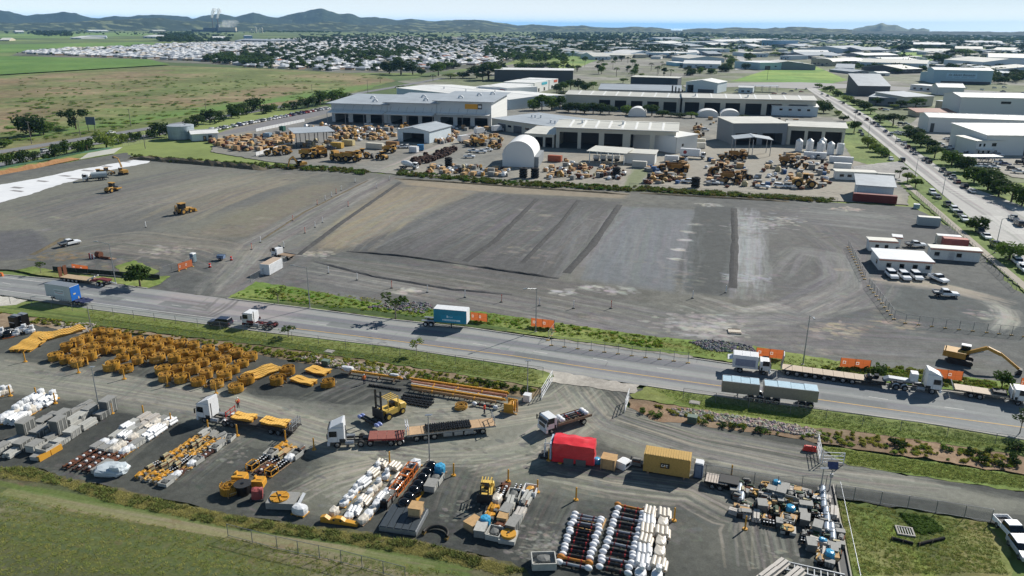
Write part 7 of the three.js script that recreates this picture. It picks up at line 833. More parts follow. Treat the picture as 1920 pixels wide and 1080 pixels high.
// long booms, black chains, loader
{const boom=(a,b,label,m,o={})=>{const [c,yaw,L]=along(a,b),g=thing('long_boom',c,yaw,label,'boom',o.group);for (const s of [-1,1]) add(g,'chord',m,bx(L,0.22,0.22,0,0.3 + (s>0?0.5:0),s*0.32));const w=[];for (let i=0;i<L / 0.9;i++) w.push(bar([-L / 2 + i*0.9,0.4,-0.32],[-L / 2 + i*0.9 + 0.5,0.9,0.32],0.06,4));tag(add(g,'lacing',m,w),null,null,null,'stuff');for (let i=0;i<4;i++) add(g,'support_block',OLDWOOD,bx(0.2,0.3,1.2,-L / 2 + (i + 0.5)*L / 4,0));if (o.wrap) add(g,'wrapped_end',PLASTIC,lump(2.2,0.9,1.0,4).translate(-L / 2 + 1,0.6,0));if (o.wrap) add(g,'white_tip',PLASTIC,lump(1.8,0.5,0.6,9).translate(L / 2 - 1.4,0.8,0));};
boom(B7(10,320),B7(455,382),'yellow lattice boom with white-wrapped ends against the pale rocks',YELLOW,{wrap:1});
boom(B7(520,385),B7(1250,492),'furthest yellow boom of the long bundle by the mulch bed',YELLOW,{group:'long booms'});boom(B7(530,440),B7(1230,545),'nearest yellow boom of the long bundle by the mulch bed',YELLOW,{group:'long booms'});
const pipe=(a,b,m,label,r=0.22)=>{const [c,yaw,L]=along(a,b),g=thing('long_pipe',c,yaw,label,'pipe','pipes in the long bundle');add(g,'tube',m,cyl(r,r,L,0,0.55,0,'x',12));for (let i=0;i<3;i++) add(g,'clamp',ORANGE,bx(0.2,0.5,0.6,-L / 4 + i*L / 4,0.3));};
pipe(B7(525,405),B7(1240,510),M('salmon pipe',196,138,112),'salmon-coloured pipe in the long bundle');pipe(B7(525,422),B7(1200,530),PLASTIC2,'white-capped pipe in the long bundle');pipe(B7(530,455),B7(1160,556),CARD,'tan pipe at the near side of the long bundle');
const pk=[[[205,412,450,450],'single black track chain under the white-ended boom'],[[460,488,700,520],'furthest black track chain beside the forklift'],[[450,508,690,545],'second black track chain beside the forklift'],[[462,525,680,560],'third black track chain beside the forklift'],[[470,545,660,578],'nearest black track chain beside the forklift']];for (const [q,l] of pk){const [c,yaw,L]=along(B7(q[0],q[1]),B7(q[2],q[3]));blackChain(c,yaw,L,l);}
{const [c,yaw,L]=along(B7(985,560),B7(1170,592));shaft(c,yaw,L,'white-bagged black shaft lying near the single low coil',null,0);}
const g=thing('winch_frame',B7(1270,600),GRID,'yellow winch frame with upright posts on timbers near the yard gate','winch');add(g,'drum',ORANGE,cyl(0.6,0.6,1.8,0,0.9,0,'z',16));for (const s of [-1,1]) add(g,'side_plate',YELLOW,bx(1.6,1.5,0.14,0,0.15,s*1.0));for (let i=0;i<3;i++) add(g,'post',i===2?CARD:YELLOW,bx(0.22,1.9,0.22,0.4 + i*0.4,0.15,0.3));add(g,'bearer',WOOD,bx(2.8,0.16,0.3,0,0,0.9),bx(0.3,0.15,2.0,0,0,0));
const cr=thing('control_box',B7(1395,525),GRID,'small white box at the foot of the light pole by the gate','box');add(cr,'case',WHITE,bx(1.1,1.1,1.1));add(cr,'lid',WHITE,bx(1.2,0.1,1.2,0,1.1));
}
function forklift(p,yaw,s,label,o={}){
const g=thing('forklift',p,yaw,label,'forklift'),m=M('forklift yellow',226,190,92,{roughness:0.5});add(g,'counterweight',m,prof([[-2.0,0.5],[-1.0,0.4],[-1.0,1.6],[-1.8,1.5],[-2.1,1.1]],1.7,0.12));add(g,'body',m,bx(2.2,0.7,1.6,0.1,0.5));add(g,'seat',BLACK,bx(0.6,0.6,0.6,-0.3,1.2));for (const k of [-1,1]){wheel(g,1.0,k*0.85,0.5,0.4,m);wheel(g,-1.3,k*0.8,0.42,0.36,m);for (const x of [-0.8,0.8]) add(g,'guard_post',m,bx(0.1,1.4,0.1,x,1.2,k*0.7));add(g,'mast_channel',BLACK,bx(0.2,o.mast??3.6,0.18,1.75,0.2,k*0.5));add(g,'fork',DARK,bx(1.6,0.08,0.18,2.7,0.35,k*0.45));}
for (let i=0;i<4;i++) add(g,'guard_bar',m,bx(1.7,0.06,0.12,0,2.6,-0.6 + i*0.4));for (let i=0;i<3;i++) add(g,'mast_cross',BLACK,bx(0.16,0.16,1.0,1.75,0.6 + i*1.3));add(g,'carriage',DARK,bx(0.12,1.3,2.0,1.92,0.35));g.scale.setScalar(s);return g;
}
{const a=B7(440,600),b=B7(290,670),yaw=toward(a,b);forklift(mid(a,b),yaw,1.25,'large yellow forklift carrying blue-ended shafts in the middle of the yard',{mast:3.9});for (let k=0;k<2;k++){const p=offs(mid(a,b),yaw,3.7 + k*0.6).setY(0.75),g=thing('drive_shaft',p,yaw + Math.PI / 2,`black shaft with blue-wrapped ends on the forklift tines, ${k?'outer':'inner'} one`,'drive shaft');add(g,'tube',BLACK,cyl(0.2,0.2,3.6,0,0,0,'x'));for (const s of [-1,1]) add(g,'wrapped_end',M('blue plastic',150,164,216,{roughness:0.4}),ball(0.34,s*2.0,0,0,1.6,0.9,0.9));}}
forklift(C3(1690,440),toward(C3(1690,400),C3(1660,520)),0.95,'smaller yellow forklift facing the camera between the hub and pallet rows',{mast:2.7});
// red-tarped load, crates and the container along the inner fence
{const [c,yaw,L]=along(C5(285,510),C5(600,545)),S=c.clone().addScaledVector(NDIR,1.6),g=thing('tarped_machine',S,yaw,'big load under a shiny red tarpaulin with a pale blue panel at one end','covered load'),W=3.0;const tg=new THREE.BoxGeometry(L,3.0,W,16,8,8),q=tg.attributes.position;for (let i=0;i<q.count;i++){const x=q.getX(i),y=q.getY(i),z=q.getZ(i),f=0.24*(fbm(x*0.9 + 3,y*0.8 + z*1.1,3) - 0.5);q.setXYZ(i,x*(1 + 0.02*Math.sin(y*3)),y + 1.75 + (y>0.5?f*1.6 - Math.abs(z)*0.1 - (x>0?0.25*x / L*2:0):0),z*(1.06 - 0.06*(y + 1.5) / 3) + f*Math.sign(z));}tg.computeVertexNormals();add(g,'tarpaulin',M('red tarpaulin',232,58,66,{roughness:0.28}),tg);add(g,'end_panel',M('pale blue panel',176,196,214),bx(0.25,2.5,2.8,-L / 2 - 0.25,0.4));for (let i=0;i<2;i++) add(g,'support_crate',GREYD,bx(1.4,1.0,0.7,-0.6 + i*1.7,0,1.35));add(g,'ladder',WHITE,bar([-L / 2 - 1.2,0.1,0.8],[-L / 2 - 1.2,2.6,0.8],0.06),bar([-L / 2 - 1.2,2.6,0.8],[-L / 2 - 0.3,2.6,0.8],0.06));add(g,'ladder',WHITE,bar([-L / 2 - 1.2,0.1,-0.4],[-L / 2 - 1.2,2.6,-0.4],0.06),bar([-L / 2 - 1.2,1.4,-0.4],[-L / 2 - 1.2,1.4,0.8],0.06));add(g,'trolley',DARK,bx(1.2,0.3,1.8,-L / 2 - 1.2,0.1));}
item('carton',C5(725,545),GRID,' beside the red-tarped load',null,1,1.35);item('bluewrap',C5(640,520),GRID,' scrap behind the red-tarped load',null,0,0.7);{const g=thing('car_canopy',C5(840,540),GRID + 1.2,'white moulded cab shell standing before the yellow container','cab shell');add(g,'shell',WHITE,prof([[-1.1,0.1],[1.1,0.1],[1.2,0.7],[0.5,1.1],[-1.0,1.15]],1.5,0.12));add(g,'window',GLASS,bx(0.9,0.4,1.54,-0.2,0.55));item('engine',C5(935,530),GRID,' between the white cab shell and yellow container',null,2,1);}
function container(p,yaw,L,m,roofMat,label,o={}){const g=thing('shipping_container',p,yaw,label,'container',o.group),h=o.h??2.6,w=o.w??2.44,rp=o.ribs??Math.round(L / 0.55),y0=o.y??0.1;add(g,'shell',m,bx(L,h,w,0,y0));add(g,'roof',roofMat??m,bx(L - 0.1,0.06,w - 0.1,0,y0 + h));const rb=[];for (let i=0;i<rp;i++) for (const s of [-1,1]) rb.push(bx(0.22,h - 0.3,0.05,-L / 2 + (i + 0.5)*L / rp,y0 + 0.15,s*(w / 2 + 0.02)));tag(add(g,'corrugation',m,rb),null,null,null,'stuff');for (const s of [-1,1]) add(g,'end_frame',m,bx(0.12,h + 0.04,0.12,s*L / 2,y0,w / 2),bx(0.12,0.14,w,s*L / 2,y0 + h - 0.1,0),bx(0.12,h + 0.04,0.12,s*L / 2,y0,-w / 2));add(g,'door',m,bx(0.06,h - 0.3,w / 2 - 0.1,L / 2 + 0.02,y0 + 0.15,w / 4));add(g,'door',m,bx(0.06,h - 0.3,w / 2 - 0.1,L / 2 + 0.02,y0 + 0.15,-w / 4));if (y0>0.2) for (const s of [-1,1]) add(g,'stand',OLDWOOD,bx(0.3,y0,w,s*L*0.4,0));return g;}
{const [c,yaw]=along(C5(985,590),C5(1312,645)),g=container(c.clone().addScaledVector(NDIR,1.3),yaw,6.1,M('container yellow',196,160,86,{roughness:0.65}),M('container yellow',196,160,86,{roughness:0.65}),'yellow corrugated container with a black lettered plate behind the goods rows',{y:0.35});const tx=canvasTexture(256,160,(x)=>{x.fillStyle='#3c3226';x.fillRect(0,0,256,160);x.fillStyle='#f2ede0';x.font='bold 108px sans-serif';x.fillText('CAT',16,118);x.fillStyle='#d8a02c';x.beginPath();x.moveTo(92,122);x.lineTo(128,74);x.lineTo(164,122);x.fill();}),lm=new THREE.MeshStandardMaterial({map:tx,roughness:0.6});lm.name='plate print';add(g,'name_plate',lm,new THREE.BoxGeometry(1.2,0.72,0.05).translate(-0.2,1.7,1.32));const rr2=[];for (let i=0;i<18;i++) rr2.push(bx(0.12,0.06,2.2,-2.9 + i*0.34,3.0));tag(add(g,'roof_rib',M('container yellow',196,160,86,{roughness:0.65}),rr2),null,null,null,'stuff');}
function toilet(p,yaw,m,label){const g=thing('portable_toilet',p,yaw,label,'portable toilet');add(g,'cabin',m,bx(1.15,2.1,1.15,0,0.1));add(g,'roof',WHITE,prof([[-0.62,2.2],[0.62,2.2],[0.5,2.42],[-0.5,2.42]],1.24,0.06));add(g,'door',M('grey-blue door',120,136,160),bx(0.8,1.8,0.05,0,0.25,0.6));add(g,'skid',DARK,bx(1.2,0.1,1.2,0,0));}
toilet(C5(1395,615),GRID,M('slate blue cabin',72,92,122),'slate blue portable toilet with a white roof beside the yellow container');toilet(B1(1452,365),GRID,M('grey cabin',128,150,160),'grey-blue portable toilet by the site entrance');
{const g=thing('flat_trailer',C5(1540,680),GRID,'low black trailer with a pale timber deck beside the slate blue toilet','trailer');for (let i=0;i<8;i++) add(g,'deck_board',M('pale deck board',196,184,172),bx(0.3,0.06,2.2,-1.4 + i*0.36,0.95));add(g,'bed',BLACK,bx(3,0.3,2.0,-0.2,0.6));for (const s of [-1,1]) for (const x of [-0.6,0.4]) wheel(g,x,s*1.1,0.4,0.25);add(g,'draw_bar',BLACK,bar([1.3,0.6,0.7],[3.0,0.5,0],0.07),bar([1.3,0.6,-0.7],[3.0,0.5,0],0.07));const h=thing('steel_skip',C5(1625,690),GRID,'black ribbed steel skip between the low trailer and used parts','skip');add(h,'tub',BLACK,prof([[-1,0.2],[1,0.2],[1.2,1.1],[-1.2,1.1]],2,0.05));add(h,'rim',DARK,bx(2.5,0.1,2.1,0,1.1));add(h,'skid',DARK,bx(2,0.2,0.2,0,0,0.7),bx(0.2,0.15,1.6,0,0.02,0));}
// the big machine trays at the near edge
{const big=(p,yaw,L,W,label)=>{const g=thing('flat_rack',p,yaw,label,'tray');for (let i=0;i<5;i++) add(g,'panel',M('slate panel',62,70,76,{roughness:0.5}),bx(L,0.12,W / 5 - 0.08,0,0.7,(i - 2)*W / 5));add(g,'rim',GALV,bx(L + 0.1,0.6,0.14,0,0.1,W / 2),bx(0.14,0.6,W,-L / 2,0.1));add(g,'rim',GALV,bx(L + 0.1,0.6,0.14,0,0.1,-W / 2),bx(0.14,0.6,W,L / 2,0.1));return g;};
const yaw=toward(C3(900,780),C3(1000,600));big(C3(950,670),yaw,4.6,4.6,'wide slate-panelled steel tray at the near end of the black hub rows');item('carton',C3(1060,640).setY(0.82),yaw,' dusty pink on the wide slate tray',null,2,1.2);
const g=thing('wheel_tray',C2(1400,800),GRID + 0.3,'grey tray holding a six-spoked yellow wheel at the yard edge','tray');add(g,'tray',GREYC,bx(3.6,0.9,2.6,0,0.2));add(g,'disc',M('amber disc',196,142,40),cyl(1.2,1.2,0.16,-0.4,1.1,0,'y',24));for (let i=0;i<6;i++) add(g,'spoke',YELLOW,bx(1.05,0.14,0.2,-0.4 + Math.cos(i*1.047)*0.6,1.24,Math.sin(i*1.047)*0.6,0,-i*1.047));add(g,'hub',DARK,cyl(0.24,0.24,0.3,-0.4,1.15,0));add(g,'side_flap',GALV,bx(0.4,0.9,2.7,2.0,0.15,0,0,0,-0.4));
item('wrap',C2(1550,880),GRID,' ribbed and white at the yard edge beside the wheel tray',null,1,1.1);const r=thing('red_pump',C2(1170,745),GRID + 0.5,'dusty red pump body beside the black drum','pump');add(r,'casing',M('dusty red',164,80,78),lump(1.5,1.6,1.2,14));add(r,'base',DARK,bx(1.6,0.2,1.3));add(r,'flange',M('dusty red',164,80,78),cyl(0.4,0.4,0.3,0.6,1.2,0.2,'x'));
const dr=thing('cable_drum',C2(1040,700),0,'upright black cable drum beside the dusty red pump','drum');add(dr,'barrel',BLACK,cyl(0.85,0.85,1.4,0,0.1,0,'y',20));add(dr,'flange',DARK,cyl(1.1,1.1,0.12,0,1.45,0,'y',20));add(dr,'eye',BLACK,cyl(0.2,0.2,0.1,0,1.55,0));coil(C2(925,690),1,'partly seen coil of track chain at the near end of the mixed pallet row',1,1.2);
for (let i=0;i<2;i++){const y=thing('yellow_housing',C2(1010 + i*170,590 + i*40),GRID + 0.3,i?'smaller yellow machine housing with a slotted top':'larger yellow machine housing with a slotted top','housing');add(y,'body',YELLOW,bx(2.2 - i*0.3,1.4,1.8));add(y,'slot',DARK,bx(0.9,0.04,0.14,0.2,1.4,0.3));add(y,'lug',YELLOW,bx(0.3,0.4,0.6,-0.6,1.4,-0.3));add(y,'fin',YELLOW,bx(0.12,0.9,1.84,1.15 - i*0.15,0.2));y.scale.setScalar(0.78);}
const [bc,by,bl]=along(C3(205,655),C3(535,700)),bd=thing('blade_beam',bc,by,'long yellow blade beam lying at the near end of the white rolls','blade');add(bd,'blade',YELLOW,prof([[-bl / 2,0],[bl / 2,0],[bl / 2,0.4],[0.8,0.55],[0.3,0.9],[-0.4,0.9],[-1.2,0.5],[-bl / 2 + 0.6,0.9],[-bl / 2,0.7]],0.7,0.05));for (const x of [-0.6,0.3]) add(bd,'eye',DARK,cyl(0.16,0.16,0.74,x,0.6,0,'z'));
const ar=thing('half_ring',C3(1230,800),GRID,'black half ring standing open on the bare asphalt','ring');add(ar,'arc',M('black rubber ring',36,33,28),new THREE.TorusGeometry(1.5,0.2,8,24,3.3).scale(1,1,1.4).rotateX(-Math.PI / 2).translate(0,0.4,0));for (const s of [-1,1]) add(ar,'foot',M('ochre foot',120,96,44),bx(0.4,0.25,0.6,s*1.5,0.1,0));
const tb=thing('tarp_heap',C1(1020,800),0,'crumpled grey-white tarpaulin heaped beside the brown frames','tarpaulin');add(tb,'sheet',M('grey tarp',196,206,212,{roughness:0.4}),lump(4.2,1.1,3.0,18,12));add(tb,'fold',M('grey tarp',196,206,212,{roughness:0.4}),lump(1.8,1.5,1.4,26,8).translate(0.8,0,0.5));}
// yellow bollards
{const bp=[];for (const [x,y] of [[228,472],[708,572],[1120,628],[1508,692],[1853,698],[95,780],[330,797],[500,848],[1010,938],[1295,962],[1543,1032]]) bp.push(B5(x,y));for (const [x,y] of [[725,136],[985,178],[1420,232],[1675,302]]) bp.push(C2(x,y));for (const [x,y] of [[820,138],[1395,248]]) bp.push(C3(x,y));for (const [x,y] of [[542,205],[805,302],[1152,372]]) bp.push(C4(x,y));for (const [x,y] of [[1215,946],[360,512],[276,492]]) bp.push(C5(x,y));for (const [x,y] of [[465,634],[340,165]]) bp.push(C6(x,y));bp.push(B6(410,662));
bp.sort((a,b)=>a.dot(SDIR) - b.dot(SDIR));bp.forEach((p,i)=>{const g=thing('bollard',p,GRID,`yellow marker post on a stand in the storage yard, ${ord(i)} counting from the left`,'bollard','yellow marker posts in the yard');add(g,'post',YELLOW,cyl(0.11,0.11,1.75,0,0.1,0,'y',10));add(g,'foot',YELLOW,cyl(0.3,0.34,0.14,0,0,0,'y',12));add(g,'cap',YELLOW,ball(0.11,0,1.85,0,1,0.6,1,8));});}
// ---------- poles, fences, signs ----------
function streetLamp(p,h,arm,label,group){const g=thing('street_lamp',p,0,label,'street lamp',group),d=arm.clone().normalize();add(g,'column',GALV,cyl(0.07,0.13,h,0,0,0,'y',10));add(g,'arm',GALV,bar([0,h - 0.1,0],[d.x*2.6,h + 0.5,d.z*2.6],0.06));add(g,'lamp_head',GALV,bx(0.9,0.16,0.3).rotateY(Math.atan2(-d.z,d.x)).translate(d.x*2.9,h + 0.45,d.z*2.9));add(g,'base_plate',CONC,cyl(0.3,0.3,0.08,0,0,0));return g;}
const back=NDIR.clone().negate();
streetLamp(B1(868,525),heightAt(B1(868,525),0,457),SDIR.clone().multiplyScalar(-1).add(back.clone().multiplyScalar(0.4)),'street lamp on the far verge beside the low loader');streetLamp(B2(405,712),9.2,back.clone().multiplyScalar(0.5).sub(SDIR),'street lamp on the far verge near the site entrance');streetLamp(B3(178,888),9.2,back.clone().sub(SDIR.clone().multiplyScalar(0.6)),'street lamp on the far verge behind an orange banner');streetLamp(B8(636,258),9.6,back.clone().add(SDIR.clone().multiplyScalar(0.2)),'street lamp on the far verge behind the long platform trailer');
[[A7(955,560,0),'third'],[A7(1095,845),'fourth'],[A7(1300,975),'fifth'],[A7(645,415),'first'],[A7(752,495),'second'],[B4(1700,455),'sixth']].forEach(([p,o])=>streetLamp(p,9.5,new THREE.Vector3(1,0,-0.1),`street lamp along the second street, ${o} from the cross street`,'street lamps on the second street'));
const yardLight=(p,h,label)=>{const g=thing('yard_light',p,GRID,label,'light pole','light poles in the yard');add(g,'pole',GALV,cyl(0.06,0.1,h));add(g,'head',GALV,bx(1.0,0.08,0.5,0.1,h,0,0,0,0.2));add(g,'footing',CONC,bx(0.7,0.5,0.7));};
yardLight(B1(692,905),6.5,'light pole at the mulch bed end of the coils');yardLight(B5(890,880),7,'light pole at the lane end of the grey crate row');yardLight(B7(1395,500),6.6,'light pole beside the white box at the yard gate');yardLight(C3(1178,140),7.6,'light pole at the lane end of the white rolls');yardLight(C6(1140,300),3.6,'short white lamp post at the used-parts corner');
{const g=thing('solar_light',C6(1220,290),GRID,'pole with a dark solar panel at the corner of the yard edge rail','solar light');add(g,'pole',GALV,cyl(0.06,0.09,3.8));add(g,'panel',M('solar cell',36,48,84,{roughness:0.25}),bx(1.3,0.06,1.2,0,3.85,0,0.35,0,0.2));add(g,'battery_box',GALV,bx(0.4,0.5,0.3,0,2.2,0.15));}
{const a=C6(1215,240),b=C6(1375,1090),g=thing('edge_channel',new THREE.Vector3(),0,'long dark channel between two pale rails along the yard edge and lawn','channel');const n=new THREE.Vector3(-(b.z - a.z),0,b.x - a.x).normalize();add(g,'channel_floor',M('dark channel',70,72,74),ribbon([a,b],0.9,0.06));add(g,'rail',CONC,ribbon([a.clone().addScaledVector(n,0.55),b.clone().addScaledVector(n,0.55)],0.16,0.02,0.3));add(g,'rail',CONC,ribbon([a.clone().addScaledVector(n,-0.55),b.clone().addScaledVector(n,-0.55)],0.16,0.02,0.3));add(g,'guard_wire',GALV,bar([a.x - n.x*1.4,0.8,a.z - n.z*1.4],[b.x - n.x*1.4,0.8,b.z - n.z*1.4],0.05));}
const NET=new THREE.MeshStandardMaterial({color:lin(150,154,156),roughness:0.6,transparent:true,opacity:0.13,side:THREE.DoubleSide});NET.name='chain mesh';const PIPE=M('dull galvanised pipe',134,138,142,{roughness:0.5,metalness:0.4});
function meshFence(pts,step,h,label,o={}){// posts, rails and wire mesh, one thing per run
const g=thing(o.name??'chain_fence',new THREE.Vector3(),0,label,'fence'),L=line(pts,step),m=o.m??PIPE,y0=o.y??0.02;
for (const p of L){add(g,'post',m,cyl(0.045,0.045,h,p.x,y0,p.z,'y',6));if (o.foot) add(g,'foot_block',o.foot,bx(0.7,0.14,0.25,p.x,y0,p.z));}
for (let i=0;i + 1<L.length;i++){const a=L[i],b=L[i + 1];add(g,'rail',m,bar([a.x,y0 + h - 0.03,a.z],[b.x,y0 + h - 0.03,b.z],0.03,5));if (o.low) add(g,'rail',m,bar([a.x,y0 + 0.15,a.z],[b.x,y0 + 0.15,b.z],0.03,5));const q=new THREE.PlaneGeometry(a.distanceTo(b),h - 0.1).rotateY(yawOf(b.clone().sub(a))).translate((a.x + b.x) / 2,y0 + h / 2,(a.z + b.z) / 2);add(g,'wire_mesh',o.net??NET,q);}
return g;
}
const YFOOT=M('yellow fence foot',214,176,96);
meshFence(px(1034,648,1290,681),2.5,2.0,'temporary mesh fence on blocks along the far edge of the main street',{name:'temporary_fence',foot:YFOOT,low:1});meshFence(B3&&[B3(270,955),B3(318,830 + 60)],2,2,'short return of temporary fence beside the orange banner',{name:'temporary_fence',foot:YFOOT,low:1});
meshFence([B4(600,415),B4(725,655)],2.4,2.0,'temporary fence run before the dark end of the site office',{name:'temporary_fence',foot:YFOOT,low:1});meshFence([B4(755,705),B4(945,955),B4(1030,985),B4(1330,1022),B4(1640,1055),B4(1920,1085)],2.5,2.0,'long bent temporary fence around the office compound',{name:'temporary_fence',foot:YFOOT,low:1});
meshFence([B4(1110,30),B4(1380,290),B4(1620,520),B4(1860,740)],3,1.9,'wire fence between the site and the footpath of the second street');
meshFence(px(-20,566,60,574,175,588,330,608,500,632,700,662,1018,707),5.2,1.9,'wire fence along the near verge before the coils');meshFence([B8(-60,455),B8(320,512),B8(560,550),B8(1200,645),B8(1750,722),B8(2000,756)],5.2,1.9,'wire fence along the near verge past the yard gate');meshFence([C7(215,345),C7(385,370),C7(870,450),C7(1380,535),C7(1620,572)],3.6,1.9,'wire fence between the bottom road and the lawn',{low:1});meshFence([C5(1180,480),C5(1450,610),C5(1640,640),C5(1990,700),C6(1190,250)],4,1.8,'wire fence behind the yellow container and used parts');meshFence(px(428,1006,520,1030,640,1056,760,1088),3.2,1.8,'wire fence across the grassy bank at the bottom of the view',{low:1});
meshFence(px(100,508,300,524),3.4,1.2,'low fence with green cloth along the far verge',{name:'cloth_fence',net:M('dark green cloth',36,48,40,{side:THREE.DoubleSide})});meshFence(px(300,515,365,495),3,1.8,'wire fence beside the site entrance');meshFence([A4(920,460),A4(1250,395),A4(1290,380)],4,1.8,'wire fence by the water tank');meshFence(px(1180,352,1440,371,1570,380),6,1.8,'wire fence along the front of the beige dealer yard');meshFence([B2(-40,520),B2(230,370)],3,1.8,'leaning gate panel beside the white container at the site entrance',{low:1});
{// white steel gates
const gate=(a,b,h,label)=>{const [c,yaw,L]=along(a,b),g=thing('yard_gate',c,yaw,label,'gate');for (const x of [-L / 2,L / 2]) add(g,'gate_post',WHITE,bx(0.1,h,0.1,x,0));for (let i=0;i<4;i++) add(g,'gate_rail',WHITE,bx(L,0.09,0.07,0,0.25 + i*(h - 0.35) / 3,0));add(g,'brace',WHITE,bar([-L / 2,0.2,0],[L / 2,h - 0.1,0],0.04));};
gate(B7(1500,520),B7(1580,385),2.2,'open white steel gate leaf on the coil side of the yard entrance');gate(C5(845,135),C5(875,45),2.2,'open white steel gate leaf on the far side of the yard entrance');gate(B8(735,830),B8(718,740),2.2,'white steel gate leaf at the end of the bottom road');gate(B8(748,835),B8(870,840),1.9,'second white gate leaf swung onto the grass beside the bottom road');
const rd=thing('traffic_barrier',B8(675,760),GRID + 0.1,'small red and white plastic barrier beside the gate of the bottom road','barrier');add(rd,'body',M('red plastic',226,70,60,{roughness:0.35}),prof([[-1.0,0],[1.0,0],[0.8,0.75],[-0.8,0.75]],0.5,0.06));add(rd,'top_panel',M('pale red plastic',240,130,120),bx(1.2,0.08,0.3,0,0.76));}
// orange banners on the far verge
{const bm=canvasTexture(512,176,(x)=>{x.fillStyle='#d9743f';x.fillRect(0,0,512,176);x.fillStyle='#f3e4da';for (const u of [38,262]){x.fillRect(u,56,54,54);x.fillStyle='#c9652f';x.fillRect(u + 12,68,30,30);x.fillStyle='#f3e4da';}x.fillStyle='#a9522a';for (const u of [0,128,256,384]) x.fillRect(u,0,3,176);x.fillRect(0,86,512,3);}),om=new THREE.MeshPhysicalMaterial({map:bm,roughness:1,transmission:0.38,thickness:0,side:THREE.DoubleSide});om.name='banner print';
[[B1(545,435),B1(668,452),'behind the low loader'],[B1(1340,435),B1(1445,400),'angled at the site entrance'],[B2(1610,805),B2(1735,820),'beyond the teal container trailer'],[B3(143,850),B3(316,870),'behind the street lamp by the temporary fence'],[B8(362,215),B8(520,232),'beyond the box truck'],[B8(850,275),B8(1025,292),'behind the platform trailer'],[B8(1388,340),B8(1558,358),'behind the high-roofed prime mover'],[B8(1895,395),B8(1960,402),'cut by the frame edge on the far verge']].forEach(([a,b,w])=>{const [c,yaw,L]=along(a,b),g=thing('orange_banner',c,yaw,`orange printed banner fence panel ${w}`,'banner','orange banners along the far verge');add(g,'banner_sheet',om,new THREE.PlaneGeometry(L,1.75).translate(0,1.05,0));for (const x of [-L / 2,0,L / 2]){add(g,'post',PIPE,cyl(0.04,0.04,2.0,x,0,-0.06,'y',6));add(g,'foot_block',YFOOT,bx(0.3,0.14,0.7,x,0,0));}});}
// survey stakes
[[275,26,'B1',1095,105],[0,0,'B1',1888,270],[0,0,'B2',35,218],[0,0,'B2',210,258],[0,0,'B2',368,148],[0,0,'B2',444,105],[0,0,'B2',500,70],[0,0,'B2',277,56],[0,0,'B2',545,450],[0,0,'B2',760,500],[0,0,'B2',1018,560],[0,0,'B2',1286,592],[0,0,'B2',1568,630],[0,0,'B2',1842,665],[0,0,'B3',207,692],[0,0,'B3',463,712],[0,0,'B3',744,712],[0,0,'B3',1355,636],[0,0,'B3',1604,595],[0,0,'A5',460,1015],[0,0,'A5',520,980],[0,0,'A5',568,956],[0,0,'A5',602,932],[0,0,'A5',640,908],[0,0,'A5',744,848],[0,0,'A5',692,1028],[0,0,'A5',1000,830],[0,0,'A5',905,890]].forEach(([,,z,x,y],i)=>{const p={A5,B1,B2,B3}[z](x,y),red=i % 3===1,g=thing('survey_stake',p,0,`${red?'red-topped':'white'} survey stake standing in the graded gravel, § from the left`,'stake','survey stakes on the site');add(g,'peg',red?M('stake pink',224,150,132):WHITE,bx(0.14,1.5,0.14));add(g,'tip',red?RED:WHITE,bx(0.16,0.25,0.16,0,1.5));add(g,'base_lump',M('gravel lump',110,108,104),lump(0.6,0.2,0.6,i));});
// power poles by the highway and the billboard
[[238,440,200,270],[603,385,575,262],[983,312,962,175],[1550,225,1538,100],[1090,475,1085,350]].forEach(([x,y,x2,y2],i)=>{const p=A4(x,y),h=heightAt(p,0,160 + y2 / 4),g=thing('power_pole',p,GRID,`timber power pole beside the highway, ${ORD[i]} along from the frame edge`,'power pole','power poles along the highway');add(g,'pole',M('grey timber pole',120,116,108),cyl(0.12,0.19,h,0,0,0,'y',8));add(g,'cross_arm',M('grey timber pole',120,116,108),bx(2.4,0.14,0.14,0,h - 0.6,0));for (const s of [-1,0,1]) add(g,'insulator',CREAM,cyl(0.07,0.07,0.3,s,h - 0.46,0));});
[[1085,340],[1210,335]].forEach(([x,y],i)=>{const p=i?A5(840,190):A5(425,230),g=thing('power_pole',p,GRID,`timber power pole near the paddock end, ${ORD[i]} of two`,'power pole','power poles by the paddock end');add(g,'pole',M('grey timber pole',120,116,108),cyl(0.12,0.19,12,0,0,0,'y',8));add(g,'cross_arm',M('grey timber pole',120,116,108),bx(2.4,0.14,0.14,0,11.4,0));});
[[475,450],[1000,455],[1870,440]].forEach(([x,y],i)=>{const p=T3(x,y),g=thing('power_pole',p,0,`tall pole by the cross street, ${ORD[i]} along`,'power pole','poles by the cross street');add(g,'pole',M('grey timber pole',120,116,108),cyl(0.14,0.22,14));add(g,'cross_arm',M('grey timber pole',120,116,108),bx(2.4,0.16,0.16,0,13.2,0));});
{const g=thing('billboard',A4(690,345),GRID + 0.15,'billboard on two legs beside the flat-topped paddock tree','billboard'),W=A4(645,345).distanceTo(A4(725,345));add(g,'panel',M('billboard back',96,110,132),bx(W,4.2,0.2,0,3.6));for (const s of [-1,1]) add(g,'leg',DARK,bx(0.25,3.6,0.25,s*W*0.36,0,0));add(g,'frame_rail',GALV,bx(W + 0.3,0.2,0.3,0,7.8));}
